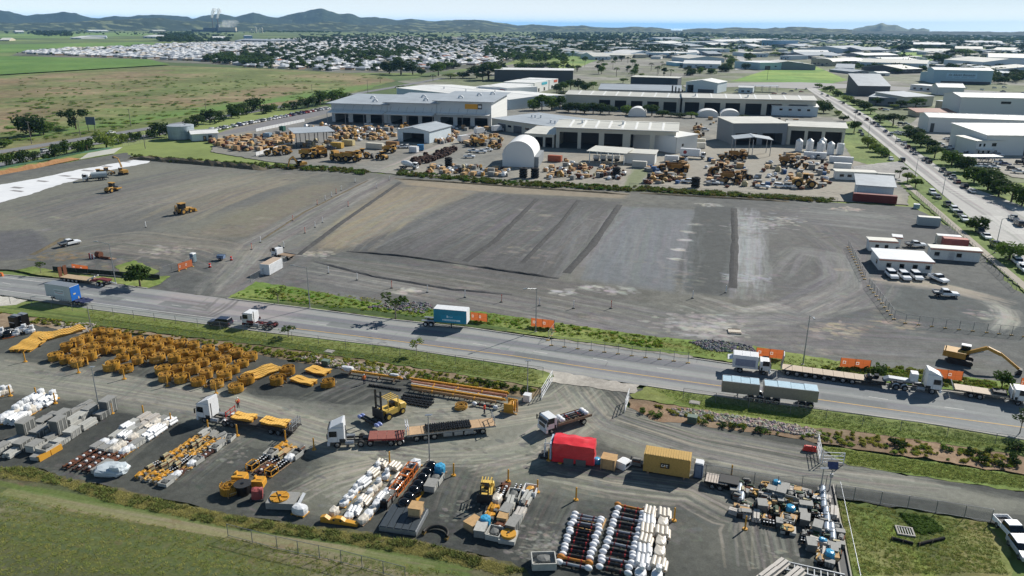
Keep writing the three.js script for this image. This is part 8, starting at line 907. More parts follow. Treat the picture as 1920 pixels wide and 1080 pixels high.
// site offices, containers on the site
const RED2=M('salmon trim',186,132,112);
function portable(a,b,D,h,label,o={}){const g=shed({name:'site_office',cat:'site office',label,a,b,D,h,roof:'fl',rm:o.rm??WHITE,wall:o.wall??WW,over:0.35,gutter:RED2,wins:o.wins??[],doors:[]});for (const [u,c] of o.door??[]) add(g,'door',FRAME,bx(0.9,2.05,0.06,(u - 0.5)*g.userData.size[0],0.1,0.05));return g;}
portable(B4(828,585),B4(1222,612),9.5,2.9,'largest site office with a brilliant white roof behind the parked wagons',{wins:[[0.18,1,1.1,1.0],[0.43,1,1.1,1.0],[0.68,1,1.1,1.0],[0.92,1,1,1.0],[0.3,1,1.2,1,'l']]});
portable(B4(1212,500),B4(1582,528),3.2,2.9,'long site office with two windows and a double door beside the footpath fence',{wins:[[0.13,1,1.2,1],[0.58,1,1.2,1]],door:[[0.4],[0.45]],rm:RC});portable(B4(752,440),B4(952,452),3,2.9,'small site hut with salmon trim behind the largest office',{wins:[[0.3,1,0.9,0.9],[0.65,1,0.9,0.9]],rm:RC});portable(B4(930,408),B4(990,414),2.6,2.7,'tiny white hut behind the small site hut',{});
container(B4(1345,395),GRID + 0.05,6.1,CREAM,WHITE,'cream container with a white roof furthest behind the long site office');container(B4(1395,418),GRID + 0.05,6.1,M('red container',170,96,88),M('red container top',176,104,92),'dull red container tucked behind the long site office');container(B4(1198,250),GRID + 0.04,6.1,M('pale grey container',176,186,188),RC,'pale grey container alone near the footpath fence');{const g=thing('steel_bin',B4(1112,122),GRID,'small pale blue steel bin in the site corner','bin');add(g,'tub',M('pale blue bin',160,186,196),bx(1.8,1.4,1.5));add(g,'lid',WHITE,bx(1.9,0.1,1.6,0,1.4));}
container(mid(B2(0,480),B2(175,420)).addScaledVector(NDIR,1.6),toward(B2(65,475),B2(172,415)),6.1,WHITE,M('dusty roof',190,170,150),'white container with a dusty roof at the site entrance');{const c=mid(B2(140,330),B2(285,340)),yaw=toward(B2(285,335),B2(140,310)),g=thing('tray_truck',c,yaw,'small white flat-tray truck beside the white container at the site entrance','truck');cabOver(g,3.2,WHITE,{L:1.9,h:2.5});rails(g,-3,2.6);for (const s of [-1,1]){wheel(g,2.1,s*0.9,0.4,0.26);wheel(g,-1.6,s*0.9,0.4,0.4);}add(g,'tray',OLDWOOD,bx(4,0.14,2.2,-1.0,0.95));add(g,'side_board',GALV,bx(4,0.25,0.06,-1.0,1.0,1.1));}
{const g=thing('steel_plate_pallet',B3(1668,890),GRID + 0.2,'square pale concrete slab lying on the gravel near the far verge','slab');add(g,'slab',M('pale slab',206,196,180),bx(2.5,0.25,2.3));for (const s of [-1,1]) add(g,'bearer',OLDWOOD,bx(2.4,0.08,0.12,0,0.26,s*0.9));const c=thing('pipe_pile',B1(745,330),GRID,'rusty drum and pipes on the dirt beside the red-striped boards','scrap');add(c,'drum',RUST,cyl(0.8,0.8,1.4,0,0.8,0,'x',14));add(c,'pipe',RUST,cyl(0.3,0.3,3,2.4,0.3,0.4,'x'));add(c,'pallet',OLDWOOD,bx(1.6,0.2,1.2,4.4,0));const r=thing('striped_boards',B1(690,340),GRID,'stack of red and white striped boards on the dirt','barrier boards');for (let i=0;i<4;i++) add(r,'board',i % 2?WHITE:RED,bx(0.35,1.4 - i*0.1,0.1,i*0.45 - 0.7,0,0,0,0.2));const tr=thing('lighting_trailer',B1(1660,350),GRID + 0.2,'small blue-grey lighting trailer by the site entrance','trailer');add(tr,'body',M('blue grey',112,134,164),bx(1.8,0.9,1.3,0,0.5));add(tr,'mast',GALV,bar([-2,1.5,0],[1.6,1.6,0],0.08));add(tr,'draw_bar',GALV,bar([-0.9,0.6,0],[-2.6,0.4,0],0.07));for (const s of [-1,1]) wheel(tr,0,s*0.75,0.35,0.2);[[1575,405],[1735,352]].forEach(([x,y],i)=>{const q=thing('barrier_drum',B1(x,y),0,`red plastic marker drum by the site entrance, ${i?'further':'nearer'} one`,'marker drum');add(q,'drum',M('red plastic',226,70,60),cyl(0.24,0.3,1.0,0,0.05,0));add(q,'base',RUBBER,cyl(0.4,0.4,0.1));add(q,'band',WHITE,cyl(0.285,0.29,0.15,0,0.5,0));});const cb=thing('water_barrier',B1(5,470),GRID,'orange and white road barrier at the frame edge of the main street','barrier');add(cb,'body',M('orange plastic',226,120,50),prof([[-0.9,0],[0.9,0],[0.7,0.9],[-0.7,0.9]],0.5,0.05));add(cb,'stripe',WHITE,bx(0.5,0.4,0.54,0.2,0.3));}
// ---------- dealer yard: machines, containers, crates ----------
[[120,630,'wheel_loader',0.4,1.1],[215,620,'wheel_loader',0.2,1.1],[395,650,'haul_truck',0.3,1],[490,640,'haul_truck',2.4,1],[620,670,'haul_truck',3.0,0.95],[720,675,'haul_truck',0.1,1.05],[800,650,'wheel_loader',0.4,1.2],[945,660,'wheel_loader',2.8,1.0],[1000,610,'haul_truck',0.2,0.8],[1120,425,'wheel_loader',0.2,0.9],[1660,560,'haul_truck',2.9,0.9],[1800,580,'wheel_loader',0.3,0.9]].forEach(([x,y,k,r,s],i)=>bigWheelMachine(A5(x,y + 14),GRID + r,k,`${k==='haul_truck'?'yellow dump truck':'yellow wheel loader'} in the parts yard machine line, ${ORD[i]} from the water tank side`,{s,group:'machines in the parts yard',bare:i % 2}));
const MUST=M('mustard machine paint',150,108,44,{roughness:0.7});
[[1560,770,'wheel_loader',0.2,1.4],[1690,660,'haul_truck',0.3,1],[1600,660,'wheel_loader',0.2,1],[1640,830,'haul_truck',0,1],[1730,810,'wheel_loader',1,1.1],[1240,760,'haul_truck',0.6,1.05],[1160,740,'wheel_loader',0,1.1],[1150,810,'wheel_loader',0.2,1],[1270,700,'wheel_loader',2,1],[2060,700,'haul_truck',0.1,0.9],[2170,720,'wheel_loader',3.0,1]].forEach(([x,y,k,r,s],i)=>bigWheelMachine(A6(x,y + 18),GRID + r,k,`mustard ${k==='haul_truck'?'dump truck':'loader'} under repair in the beige dealer yard, § from the left`,{s,m:MUST,group:'machines under repair',bare:i % 2}));
bigWheelMachine(A7(270,880),GRID + 0.1,'wheel_loader','big yellow wheel loader with tall tyres at the front of the beige yard',{s:1.45,bare:1});
[[A5(1445,728),'before the brown scrap heap'],[A6(85,810),'nearest the dome'],[A6(172,812),'second from the dome'],[A6(1375,885),'at the front of the beige yard'],[A6(782,805),'beside the drain path']].forEach(([p,w])=>{const g=thing('tyre_stack',p,0,`stack of huge black tyres ${w}`,'tyre stack','stacks of huge tyres');for (let i=0;i<4;i++) add(g,'tyre',RUBBER,new THREE.TorusGeometry(1.25,0.52,8,20).scale(1,1,0.95).rotateX(Math.PI / 2).translate(0,0.5 + i*0.98,0));});
[[A5(610,590),6.1,M('container yellow',206,166,74),'yellow container in the parts yard before the machine shelter'],[A5(695,570),6.1,M('sand container',206,190,140),'sand container beside the yellow one in the parts yard'],[A5(895,595),9,M('ivory container',222,216,200),'long ivory container in the middle of the parts yard'],[A5(1025,582),6.1,M('brown container',150,112,70),'brown container at the end of the ivory one'],[A5(1235,607),3,M('blue container',50,120,170),'short bright blue container beside the yard road'],[A5(1185,622),4,WHITE,'short white container beside the bright blue one'],[A5(200,462),2.6,M('green container',44,100,88),'small green container at the edge of the parts yard'],[A5(90,515),4,M('pale blue hut',150,176,196),'pale blue hut at the frame side of the parts yard'],[A6(322,690),6.1,M('terracotta container',178,96,66),'terracotta container beside the dome shelter'],[A6(955,735),6.1,M('worn white container',206,204,196),'worn white container before the white tank house'],[A6(1196,692),6,WHITE,'white container beyond the drain path'],[A6(1410,560),5,CREAM,'cream container at the sunny end of the workshop'],[A6(1412,590),5,M('worn white container',206,204,196),'white container below the cream one by the workshop'],[A7(350,665),10,WHITE,'long white cabin behind the silos'],[A7(545,700),10,WHITE,'long white cabin beside the grass strip'],[A7(555,750),7,RW,'white container behind the skillion-roofed shelter'],[A7(860,830),8,M('worn white container',206,204,196),'whitish container at the sunny end of the red boxes'],[A7(795,995),14,M('deep red container',120,48,42),'long deep red container under the skillion roof at the yard corner']].forEach(([p,L,m,l],i)=>container(p,GRID + (i===4?0.4:0),L,m,null,l));
shed({name:'skillion_shelter',cat:'shelter',label:'grey skillion roof with a skylight strip over the deep red container',a:A7(660,965),b:A7(930,985),D:13,h:4.8,h2:6.2,roof:'sk',rm:RG,wall:WB,over:0.8});shed({name:'yard_office',cat:'building',label:'long white demountable office with a red door behind the skillion shelter',a:A7(505,825),b:A7(800,838),D:5,h:3.2,roof:'fl',rm:RC,wall:WW,wins:[[0.15,1.2,1.6,1],[0.35,1.2,1.6,1]]});
[[A5(1680,488),'beside the warehouse corner'],[A5(1810,470),'nearest the warehouse wing'],[A5(1562,548),'on the yard road past the gabled shed']].forEach(([p,w],i)=>{const g=thing('box_truck',p,GRID + 1.2,`white box truck ${w}`,'truck','box trucks in the parts yard');cabOver(g,4.2,WHITE,{L:1.9,h:2.7});add(g,'box_body',WHITE,bx(6,2.8,2.4,-0.8,1.0));rails(g,-3.8,3.6);for (const s of [-1,1]){wheel(g,3,s*1,0.48,0.3);wheel(g,-2.2,s*1,0.48,0.5);}});
{const g=thing('box_truck',A6(1350,665),GRID - 0.05,'big white truck with a round red badge beside the workshop','truck');cabOver(g,6,WHITE,{L:2,h:3});add(g,'box_body',WHITE,bx(9,3.2,2.5,-1.0,1.1));add(g,'badge',M('badge red',160,60,60),cyl(0.85,0.85,0.04,-3.2,2.7,1.27,'z',20));rails(g,-5.4,5);for (const s of [-1,1]) wheel(g,4.8,s*1,0.5,0.3);axles(g,[-4,-2.7]);const tk=thing('tanker_truck',A5(1140,745),GRID + 0.1,'white concrete mixer truck by the yard road entrance','truck');cabOver(tk,4.4,WHITE,{L:2,h:2.8});add(tk,'mixer_drum',WHITE,new THREE.LatheGeometry([[0.3,-3],[0.9,-2],[1.25,-0.4],[1.1,1.2],[0.6,2.2]].map((q)=>new THREE.Vector2(...q)),16).rotateZ(Math.PI / 2 - 0.15).translate(-0.6,2.3,0));rails(tk,-4,3.6);for (const s of [-1,1]) wheel(tk,3,s*1,0.5,0.3);axles(tk,[-2.6,-1.3]);}
const CLUT=[[[[480,256],[548,250],[548,284],[480,283]],56,'tan-boxed yard corner',['carton','carton.0','carton.2','casting'],1.2],[[[570,240],[640,238],[700,240],[745,246],[740,262],[610,266],[640,250]],80,'crate lanes',['carton','casting','carton.0','casting.0','wrap.1','casting.2'],1.3],[[[378,262],[470,256],[480,262],[470,284],[430,282]],54,'crate lanes by the pump shed',['carton.0','carton','carton.2','casting.1','engine'],1.25],[[[808,262],[850,246],[862,246],[858,262],[822,272]],30,'boxes along the gabled shed',['carton','carton.0','casting.2','wrap.1'],1.2],[[[870,258],[940,256],[940,276],[876,276]],34,'stacks before the warehouse wing',['casting.0','casting.2','carton','engine','crate'],1.3],[[[800,312],[850,308],[955,318],[955,332],[800,326]],40,'stacks along the front bank',['carton','casting.1','carton.0','engine','wrap','crate'],1.15],[[[1015,316],[1060,300],[1100,312],[1178,312],[1170,338],[1030,336]],46,'stock before the fuel canopy',['carton','engine','wrap.1','casting','frame.1','crate.2'],1.1],[[[1212,318],[1290,300],[1290,345],[1206,345]],40,'stock beyond the drain path',['engine','carton','frame.1','casting.1','wrap.1','bin'],1.15],[[[1322,300],[1400,290],[1402,350],[1330,352]],30,'stock around the mustard machines',['engine','carton','frame.1','crate','bin.1'],1.15],[[[1440,285],[1560,300],[1560,350],[1500,356],[1410,350]],50,'stock below the silos',['engine','carton','wrap.1','crate.2','bin.1','frame'],1.1],[[[560,268],[620,266],[620,276],[560,277]],12,'racks in the machine shelter',['crate','engine'],1.2],[[[600,236],[930,240],[930,246],[610,242]],40,'stock under the warehouse awning',['carton','crate','casting','wrap'],1.2],[[[1300,232],[1320,236],[1318,262],[1304,270]],14,'stock beside the workshop end',['carton','engine','casting'],1.1],[[[1320,224],[1520,226],[1440,240],[1330,236]],20,'yard behind the wash bay',['carton','crate','engine'],1.2]];
// small stock, a few pixels each: box, casting, drum, bundle and machine part in many paints
const SM={tan:[CARD,'tan box',bx(1.7,1.2,1.3)],ply:[WOOD,'ply crate',join(bx(2.2,0.9,1.4),bx(2.3,0.1,1.5,0,0.9))],yel:[M('dull yellow casting',186,142,66),'yellow casting',prof([[-1,0],[1,0],[1.2,0.6],[0.3,1.3],[-0.8,1]],1.1,0.06)],must:[M('dusty yellow part',178,144,88),'dusty yellow part',lump(1.9,1.2,1.5,5,5)],drum:[DARK,'dark drum',cyl(0.6,0.6,1.2,0,0,0,'y',10)],wht:[PLASTIC,'white bundle',lump(1.8,1,1.3,8,5)],grey:[GREYC,'grey crate',bx(2.0,1.1,1.4)],rust:[RUST,'rusty part',lump(1.8,0.9,1.5,12,5)],blue:[M('blue crate',60,100,150),'blue crate',bx(1.5,1.1,1.2)],tan2:[M('sun-bleached box',222,186,140),'bleached box',bx(1.5,1.0,1.5)],eng:[M('cream engine',190,178,140),'cream engine',prof([[-0.9,0],[0.9,0],[0.9,0.8],[0.4,1.2],[-0.6,1.1]],0.9,0.05)]};
const MIX={carton:['tan','ply','tan2','grey','rust'],casting:['yel','must','rust','drum'],wrap:['wht'],engine:['grey','eng','drum'],crate:['grey','ply'],frame:['rust'],bin:['grey','blue','wht']},SPN={tan:'stock_box',ply:'stock_crate',yel:'stock_casting',must:'machine_part',drum:'stock_drum',wht:'stock_bundle',grey:'stock_crate',rust:'scrap_piece',blue:'stock_crate',tan2:'stock_carton',eng:'stock_engine'};
for (const [P,n,w,types,sc] of CLUT) scatter(P,Math.round(n*2.4),(x,y,i)=>{const k=pick(MIX[pick(types).split('.')[0]]),[m,l,g]=SM[k],o=new THREE.Mesh(g,m);o.name=numbered(SPN[k]);o.castShadow=o.receiveShadow=true;o.position.copy(G(x,y));o.rotation.y=GRID + pick([0,1.57]) + rr(-0.2,0.2);const q=sc*rr(0.6,1.25);o.scale.set(q,q*rr(0.7,1.5),q);scene.add(o);tag(o,`${l}, § from the left in the ${w}`,l.split(' ')[1],'stock in the ' + w);});
{const wf=(a,b,label)=>{const g=thing('panel_fence',new THREE.Vector3(),0,label,'fence'),L=line([a,b],3.2);for (let i=0;i + 1<L.length;i++){add(g,'panel',WHITE,beam([L[i].x,0.9,L[i].z],[L[i + 1].x,0.9,L[i + 1].z],0.08,1.7));add(g,'post',GALV,bx(0.12,1.9,0.12,L[i].x,0,L[i].z));}};wf(A5(0,468),A5(365,392),'white panel fence between the staff car park and the parts yard');wf(A5(0,650),A5(260,572),'white panel fence at the tan-boxed yard corner');}

{const gs=[];scatter([[770,300],[850,278],[858,284],[800,308],[778,310]],130,(x,y,i)=>gs.push(lump(rr(1.2,2.6),rr(0.9,2.0),rr(1.2,2),i,5).translate(...G(x,y).toArray())));tag(add(scene,'scrap_heap',M('rusty scrap',70,48,38,{roughness:1}),gs),'long heap of dark rusty track scrap beside the yard road','scrap',null,'stuff');}
// ---------- ground cover: scrub, rocks, tufts ----------
function scatterStuff(name,geo,mat,P,n,f,label){const im=new THREE.InstancedMesh(geo,mat,n),m=new THREE.Matrix4(),q=new THREE.Quaternion(),e=new THREE.Euler();im.name=numbered(name);let c=0;scatter(P,n,(x,y)=>{const [s,sy,tone,tilt]=f(x,y),p=G(x,y);p.y=0.02;im.setMatrixAt(c,m.compose(p,q.setFromEuler(e.set(rr(-1,1)*(tilt??0),rr(0,6.28),rr(-1,1)*(tilt??0))),new THREE.Vector3(s,sy,s)));im.setColorAt(c++,new THREE.Color().setRGB(...tone));});im.count=c;im.castShadow=im.receiveShadow=true;scene.add(im);return tag(im,label,name.replace('_',' '),null,'stuff');}
const SCRUB=leafCloud([[0,0.4,0,0.5],[0.4,0.3,0.1,0.35],[-0.3,0.35,0.2,0.4]],60,0.2,0),tuft=(()=>{const gs=[];for (let i=0;i<7;i++){const t=i*0.9,g=new THREE.ConeGeometry(0.07,1,3).translate(0,0.5,0);g.rotateX(rr(-0.5,0.5));g.rotateZ(rr(-0.5,0.5));gs.push(g.translate(Math.cos(t)*0.16,0,Math.sin(t)*0.16));}return join(gs);})(),rockG=(()=>{const g=new THREE.DodecahedronGeometry(0.5,0),p=g.attributes.position;for (let i=0;i<p.count;i++){const k=0.8 + 0.5*hash(Math.round(p.getX(i)*40),Math.round(p.getZ(i)*40 + p.getY(i)*90));p.setXYZ(i,p.getX(i)*k,p.getY(i)*0.7*k,p.getZ(i)*k);}g.computeVertexNormals();return g;})();
const TUFT=new THREE.MeshStandardMaterial({color:lin(118,124,66),roughness:1}),ROCK=M('quarry rock',168,162,154,{roughness:1}),DROCK=M('dark quarry rock',128,128,130,{roughness:1});TUFT.name='grass blade';const SCM=leafMats[4];
const band=(pts,w)=>[...pts,...pts.slice().reverse().map(([x,y])=>[x,y + w])];
scatterStuff('scrub',SCRUB,SCM,band([[245,290],[330,298],[480,308],[560,312],[640,316],[690,322]],7),260,()=>[rr(0.9,2.2),rr(0.7,1.7),[rr(0.4,0.75),rr(0.42,0.75),0.5]],'dark scrub along the bank of the parts yard');scatterStuff('scrub',SCRUB,SCM,band([[745,320],[800,326],[960,340],[1160,350],[1182,352]],8),300,()=>[rr(0.8,2),rr(0.6,1.5),[rr(0.4,0.75),rr(0.42,0.75),0.5]],'dark scrub along the front of the dealer yard');scatterStuff('scrub',SCRUB,SCM,band([[1190,350],[1300,358],[1440,366],[1560,374]],7),290,()=>[rr(0.8,1.9),rr(0.6,1.4),[rr(0.6,1),rr(0.55,0.9),0.6]],'dark scrub along the front of the beige yard');
scatterStuff('scrub',SCRUB,SCM,[[440,552],[520,538],[680,566],[830,584],[1040,606],[1240,636],[1240,656],[1040,624],[830,600],[560,570]],420,()=>[rr(0.3,0.9),rr(0.2,0.5),[rr(0.7,1.3),rr(0.9,1.4),0.5]],'rough green growth on the far verge');scatterStuff('scrub',SCRUB,SCM,[[1470,690],[1700,690],[1900,722],[1900,740],[1600,704]],240,()=>[rr(0.4,1.1),rr(0.3,0.7),[rr(0.8,1.2),rr(0.8,1.1),0.6]],'rough growth beside the orange banners');
scatterStuff('rocks',rockG,DROCK,[[690,577],[740,566],[800,568],[812,576],[795,588],[740,582]],420,()=>{const s=rr(0.35,0.95);return [s,s,[rr(0.7,1.2),rr(0.7,1.15),rr(0.7,1.1)],0.8];},'spread of grey rocks beside the bent young tree');scatterStuff('rocks',rockG,DROCK,[[1290,642],[1340,638],[1410,650],[1418,664],[1330,658]],420,()=>{const s=rr(0.35,0.9);return [s,s,[rr(0.7,1.1),rr(0.7,1.1),rr(0.7,1.1)],0.8];},'spread of grey rocks beyond the box truck');
scatterStuff('rocks',rockG,ROCK,[[580,668],[700,688],[770,700],[760,712],[640,692],[560,674]],620,()=>{const s=rr(0.3,0.8);return [s,s,[rr(0.9,1.3),rr(0.85,1.25),rr(0.8,1.2)],0.8];},'pale rocks in the mulch bed behind the booms');scatterStuff('rocks',rockG,ROCK,[[110,608],[180,606],[176,624],[130,620]],160,()=>{const s=rr(0.3,0.7);return [s,s,[1.1,1.05,1],0.8];},'pale rocks at the end of the coil field');scatterStuff('rocks',rockG,ROCK,[[1262,764],[1420,786],[1505,800],[1540,810],[1534,822],[1420,802],[1262,778]],760,()=>{const s=rr(0.3,0.75);return [s,s,[rr(0.9,1.3),rr(0.86,1.24),rr(0.8,1.2)],0.8];},'pale rock border in the mulch bed past the gate');
scatterStuff('mulch_growth',SCRUB,SCM,[[0,588],[175,611],[325,630],[640,672],[840,702],[1012,732],[950,738],[770,710],[640,690],[480,663],[300,628],[60,606]],420,()=>[rr(0.3,0.9),rr(0.25,0.7),pick([[1.3,1.0,0.7],[0.9,0.9,0.6],[1.5,1.15,0.85]])],'low dry plants in the mulch bed behind the coils');scatterStuff('mulch_growth',SCRUB,SCM,[[1190,752],[1260,776],[1300,790],[1500,820],[1545,830],[1720,856],[1910,882],[1910,860],[1720,828],[1545,806],[1500,822],[1300,772]],170,()=>[rr(0.3,0.9),rr(0.25,0.6),pick([[1.3,1.0,0.7],[0.9,1.0,0.6],[1.5,1.1,0.8]])],'low dry plants in the mulch bed past the gate');
for (const [i,[x,y]] of [[985,140],[1050,150],[1085,160],[1450,215],[1600,240],[1665,255],[1740,265],[1840,275],[1900,290]].entries()){const p=C5(x,y);tree('shrub',p,rr(0.7,1.2),rr(0.9,1.4),`young green shrub in the mulch bed past the gate, ${ORD[i]} from the gate`,'young shrubs past the gate',1);}[[1030,395],[1100,400],[1130,420],[1200,430],[1290,450],[660,350],[1380,455]].forEach(([x,y],i)=>tree('shrub',B7(x,y),rr(0.9,1.3),rr(1.1,1.6),`young shrub in the mulch bed behind the booms, § from the left`,'young shrubs behind the booms',0));[[1170,720],[1210,740],[1470,750],[1600,770],[1660,785],[1720,770],[1690,830],[1780,850],[1850,800],[1880,840]].forEach(([x,y],i)=>tree('shrub',B8(x,y),rr(0.8,1.3),rr(1,1.5),`dark shrub in the mulch bed along the bottom road, § from the left`,'shrubs along the bottom road',3));
scatterStuff('grass',tuft,TUFT,[[0,878],[62,878],[108,894],[428,967],[560,987],[785,1016],[986,1070],[940,1078],[800,1044],[620,1014],[428,988],[200,940],[108,908],[0,896]],4200,(x,y)=>{const q=fbm(x / 24,y / 12,3);return [rr(0.5,1.1),rr(0.06,0.34)*(q>0.5?1.3:0.5),q>0.5?pick([[0.55,0.66,0.45],[0.62,0.58,0.46]]):pick([[1.1,0.9,0.86],[0.9,0.76,0.66]])];},'dry brush and grass on the bank below the yard');scatterStuff('grass',tuft,TUFT,[[0,925],[400,1006],[640,1040],[880,1078],[0,1078]],2600,()=>[rr(0.4,0.9),rr(0.04,0.14),pick([[0.6,0.72,0.42],[0.8,0.82,0.6],[1.0,0.9,0.75]])],'grass on the lower bank');scatterStuff('grass',tuft,TUFT,[[1570,940],[1850,982],[1890,1075],[1605,1078]],2600,()=>[rr(0.4,0.9),rr(0.06,0.16),pick([[0.6,0.8,0.3],[0.8,0.9,0.42],[1.0,0.9,0.55]])],'short grass of the lawn');
scatterStuff('grass',tuft,TUFT,[[160,581],[505,627],[730,653],[1000,694],[1020,722],[840,696],[480,644],[175,607]],3600,()=>[rr(0.5,1),rr(0.06,0.2),pick([[0.6,0.8,0.3],[0.8,0.9,0.42],[1.0,0.95,0.6]])],'grass of the near verge');scatterStuff('grass',tuft,TUFT,[[1220,728],[1526,770],[1720,795],[1920,830],[1920,850],[1545,800],[1300,764]],3200,()=>[rr(0.5,1),rr(0.06,0.18),pick([[0.6,0.85,0.3],[0.8,0.9,0.4]])],'grass of the near verge past the gate');
scatterStuff('scrub',SCRUB,SCM,[[40,145],[700,140],[620,182],[300,232],[0,274]],520,()=>[rr(1,4.5),rr(0.3,1.1),[rr(0.6,1),rr(0.8,1.1),0.5]],'low scrub patches across the paddock');scatterStuff('scrub',SCRUB,SCM,[[1690,965],[1740,972],[1770,995],[1720,1000]],260,()=>[rr(0.3,0.8),rr(0.15,0.4),[0.4,0.55,0.35]],'dark rushes in the hollow of the lawn');
scatterStuff('grass',tuft,TUFT,[[1545,838],[1720,864],[1920,894],[1920,916],[1720,890],[1590,870]],2600,()=>[rr(0.4,0.9),rr(0.06,0.16),pick([[0.8,1.0,0.45],[1.1,1.15,0.7]])],'grass strip along the bottom road');scatterStuff('grass',tuft,TUFT,[[440,556],[600,572],[900,608],[1300,664],[1760,728],[1640,690],[1240,634],[900,586],[560,542]],2600,()=>[rr(0.5,1),rr(0.08,0.3),pick([[0.8,1.0,0.45],[1.0,1.1,0.6],[1.2,1.05,0.8]])],'grass of the far verge');
{const g=thing('drain_grate',C7(848,660),GRID + 0.1,'white-framed drain grate in the lawn hollow','grate');for (const [w,d,x,z] of [[2.0,0.2,0,-0.8],[2.0,0.2,0,0.8],[0.2,1.4,-0.9,0],[0.2,1.4,0.9,0]]) add(g,'frame',CONC,bx(w,0.2,d,x,0.02,z));for (let i=0;i<5;i++) add(g,'bar',STEEL,bx(0.08,0.08,1.4,-0.6 + i*0.3,0.1,0));[[725,725,920,775,'curving'],[970,780,1200,725,'straight']].forEach(([x,y,x2,y2,w])=>{const a=C7(x,y),b=C7(x2,y2),s=thing('silt_log',new THREE.Vector3(),0,`${w} black silt log lying across the lawn hollow`,'silt log');add(s,'sleeve',M('black sleeve',28,28,26,{roughness:1}),bar([a.x,0.18,a.z],[b.x,0.18,b.z],0.2,8));add(s,'tie',OLDWOOD,bx(0.08,0.6,0.08,(a.x + b.x) / 2,0,(a.z + b.z) / 2 + 0.2));add(s,'tie',OLDWOOD,bx(0.08,0.6,0.08,a.x,0,a.z + 0.2));});}
[[540,265,B2],[700,640,null]].forEach(([x,y],i)=>{const g=thing('pit_lid',i?B6(1430,285):C5(1370,62),GRID,i?'square concrete pit lid on the near verge by the lattice boom':'square concrete pit lid on the near verge past the gate','pit lid');add(g,'lid',CONC,bx(1.4,0.12,1.0,0,0.05));add(g,'surround',M('pit surround',150,146,138),bx(1.7,0.08,1.3,0,0.04));});{const g=thing('green_kiosk',C5(1350,205),GRID,'small green electrical kiosk among the rocks past the gate','kiosk');add(g,'cabinet',M('kiosk green',78,100,88),bx(1.4,1.0,1.0));add(g,'lid',M('kiosk green light',110,128,116),bx(1.5,0.1,1.1,0,1.0));const k=thing('green_kiosk',B6(1400,405),GRID,'small green kiosk among the pale rocks behind the booms','kiosk');add(k,'cabinet',M('kiosk green',78,100,88),bx(1.3,0.9,0.9));add(k,'lid',M('kiosk green light',110,128,116),bx(1.4,0.1,1.0,0,0.9));}
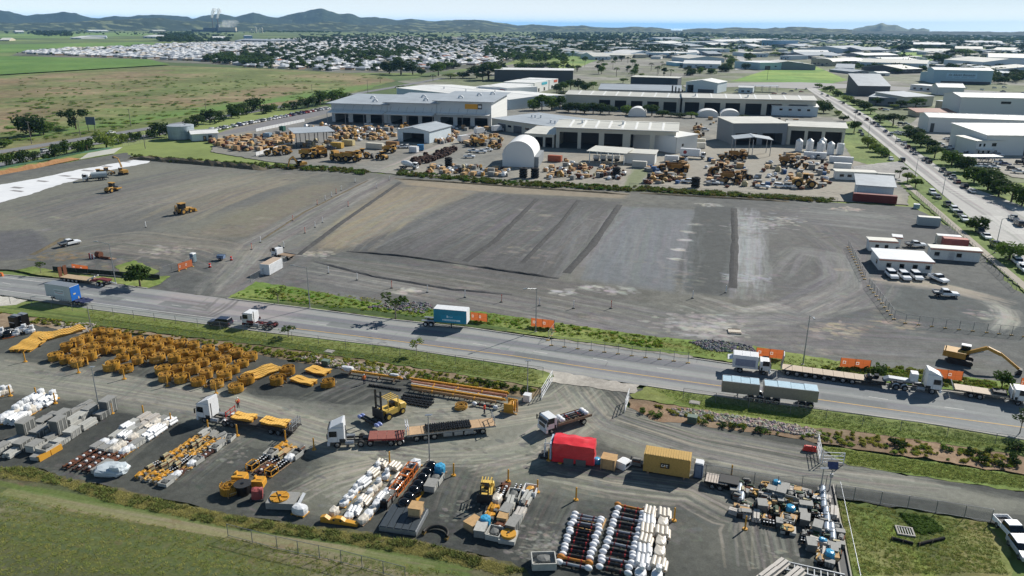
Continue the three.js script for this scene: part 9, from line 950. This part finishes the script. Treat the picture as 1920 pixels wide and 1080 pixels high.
// ---------- people ----------
function person(p,yaw,shirt,trousers,pose,label){// one skin over tapered limbs, sampled as a field
const J={hip:[0,0.95,0],chest:[0.03,1.35,0],neck:[0.03,1.5,0],head:[0.06,1.66,0],...pose},caps=[];
const leg=(s)=>{const k=pose['knee' + s]??[0.06,0.5,s*0.11],f=pose['foot' + s]??[0,0.06,s*0.12];caps.push([[0,0.92,s*0.09],k,0.1,0.07,1],[k,f,0.07,0.05,1],[f,[f[0] + 0.17,0.05,f[2]],0.055,0.045,2]);};
const arm=(s)=>{const e=pose['elbow' + s]??[0.02,1.14,s*0.29],h=pose['hand' + s]??[0.12,0.9,s*0.27];caps.push([[0.03,1.42,s*0.19],e,0.065,0.05,0],[e,h,0.05,0.035,3]);for (let i=0;i<4;i++) caps.push([h,[h[0] + 0.03 + i*0.006,h[1] - 0.1 + Math.abs(i - 1.5)*0.012,h[2] + (i - 1.5)*0.022],0.014,0.009,3]);caps.push([h,[h[0] + 0.07,h[1] - 0.04,h[2] - s*0.02],0.015,0.011,3]);};
leg(1);leg(-1);arm(1);arm(-1);caps.push([J.hip,J.chest,0.15,0.17,0],[J.chest,J.neck,0.13,0.06,0],[J.neck,J.head,0.055,0.06,3],[[0.06,1.64,0],[0.07,1.72,0],0.095,0.1,3],[[0.15,1.66,0],[0.18,1.645,0],0.02,0.016,3],[[0.05,1.67,0.1],[0.05,1.65,0.1],0.022,0.018,3],[[0.05,1.67,-0.1],[0.05,1.65,-0.1],0.022,0.018,3]);
const N=60,mc=new MarchingCubes(N,new THREE.MeshStandardMaterial(),false,false,60000),S=1.02;mc.isolation=0;
const A=new THREE.Vector3(),B=new THREE.Vector3(),X=new THREE.Vector3(),d=(q,c)=>{A.set(...c[0]);B.set(...c[1]).sub(A);X.copy(q).sub(A);const t=Math.max(0,Math.min(1,X.dot(B) / B.lengthSq()));return X.addScaledVector(B,-t).length() - (c[2] + (c[3] - c[2])*t);};
const q=new THREE.Vector3();for (let z=0;z<N;z++) for (let y=0;y<N;y++) for (let x=0;x<N;x++){q.set((x / N*2 - 1)*S,(y / N*2 - 1)*S + 0.92,(z / N*2 - 1)*S);let s=0;for (const c of caps){const v=d(q,c);if (v<0.3) s +=Math.exp(-v*42);}mc.field[z*N*N + y*N + x]=s>0?Math.log(s) / 42:-0.3;}
mc.update();const n=mc.count,pos=new Float32Array(n*3),col=new Float32Array(n*3),PAL=[shirt,trousers,[40,36,32],[178,128,100]].map((c)=>lin(...c));
for (let i=0;i<n;i++){const v=[mc.positionArray[i*3]*S,mc.positionArray[i*3 + 1]*S + 0.92,mc.positionArray[i*3 + 2]*S];pos.set(v,i*3);q.set(...v);let best=9,k=0;for (const c of caps){const t=d(q,c);if (t<best){best=t;k=c[4];}}PAL[k].toArray(col,i*3);}
const g=new THREE.BufferGeometry();g.setAttribute('position',new THREE.BufferAttribute(pos,3));g.setAttribute('color',new THREE.BufferAttribute(col,3));g.computeVertexNormals();
const m=new THREE.MeshStandardMaterial({vertexColors:true,roughness:0.85});m.name='person';const o=new THREE.Group();o.name=numbered('person');const b=new THREE.Mesh(g,m);b.name='figure';b.castShadow=true;o.add(b);add(o,'hard_hat',M('hat white',236,236,228),new THREE.SphereGeometry(0.125,12,6,0,6.284,0,1.6).translate(0.06,1.72,0),cyl(0.15,0.15,0.015,0.08,1.715,0,'y',14));add(o,'vest',M('vest band',236,214,60),cyl(0.172,0.165,0.05,0.015,1.2,0,'y',12));o.position.copy(p);o.rotation.y=yaw;scene.add(o);tag(o,label,'person');return o;
}
person(B6(1745,575),GRID + 2.4,[226,110,50],[36,44,70],{},'person in an orange shirt and dark trousers standing before the lattice boom');person(offs(B6(570,880).addScaledVector(NDIR,1.2),GRID,0).setY(1.2),GRID - 0.6,[232,80,40],[60,58,60],{chest:[0.3,1.25,0],neck:[0.4,1.36,0],head:[0.5,1.45,0]},'person in an orange shirt bending over the tracks on the dark trailer');person(B7(1068,690).addScaledVector(NDIR,0.4).setY(1.3),GRID + 3,[214,60,44],[50,54,70],{},'person in a red shirt standing at the tail of the timber-decked trailer');
// things told apart by their place among their like
{
const by={};for (const c of scene.children) if (c.userData.label?.includes('§')) (by[c.userData.label]??=[]).push(c);
for (const l in by){const v=new THREE.Vector3(),k=by[l].map((c)=>[c.isInstancedMesh?0:v.copy(c.position).project(camera).x,c]).sort((a,b)=>a[0] - b[0]);k.forEach(([,c],i)=>{c.userData.label=k.length===1?l.replace(/, § from the left/,''):l.replace('§',ord(i));});}
}
renderer.render(scene,camera);
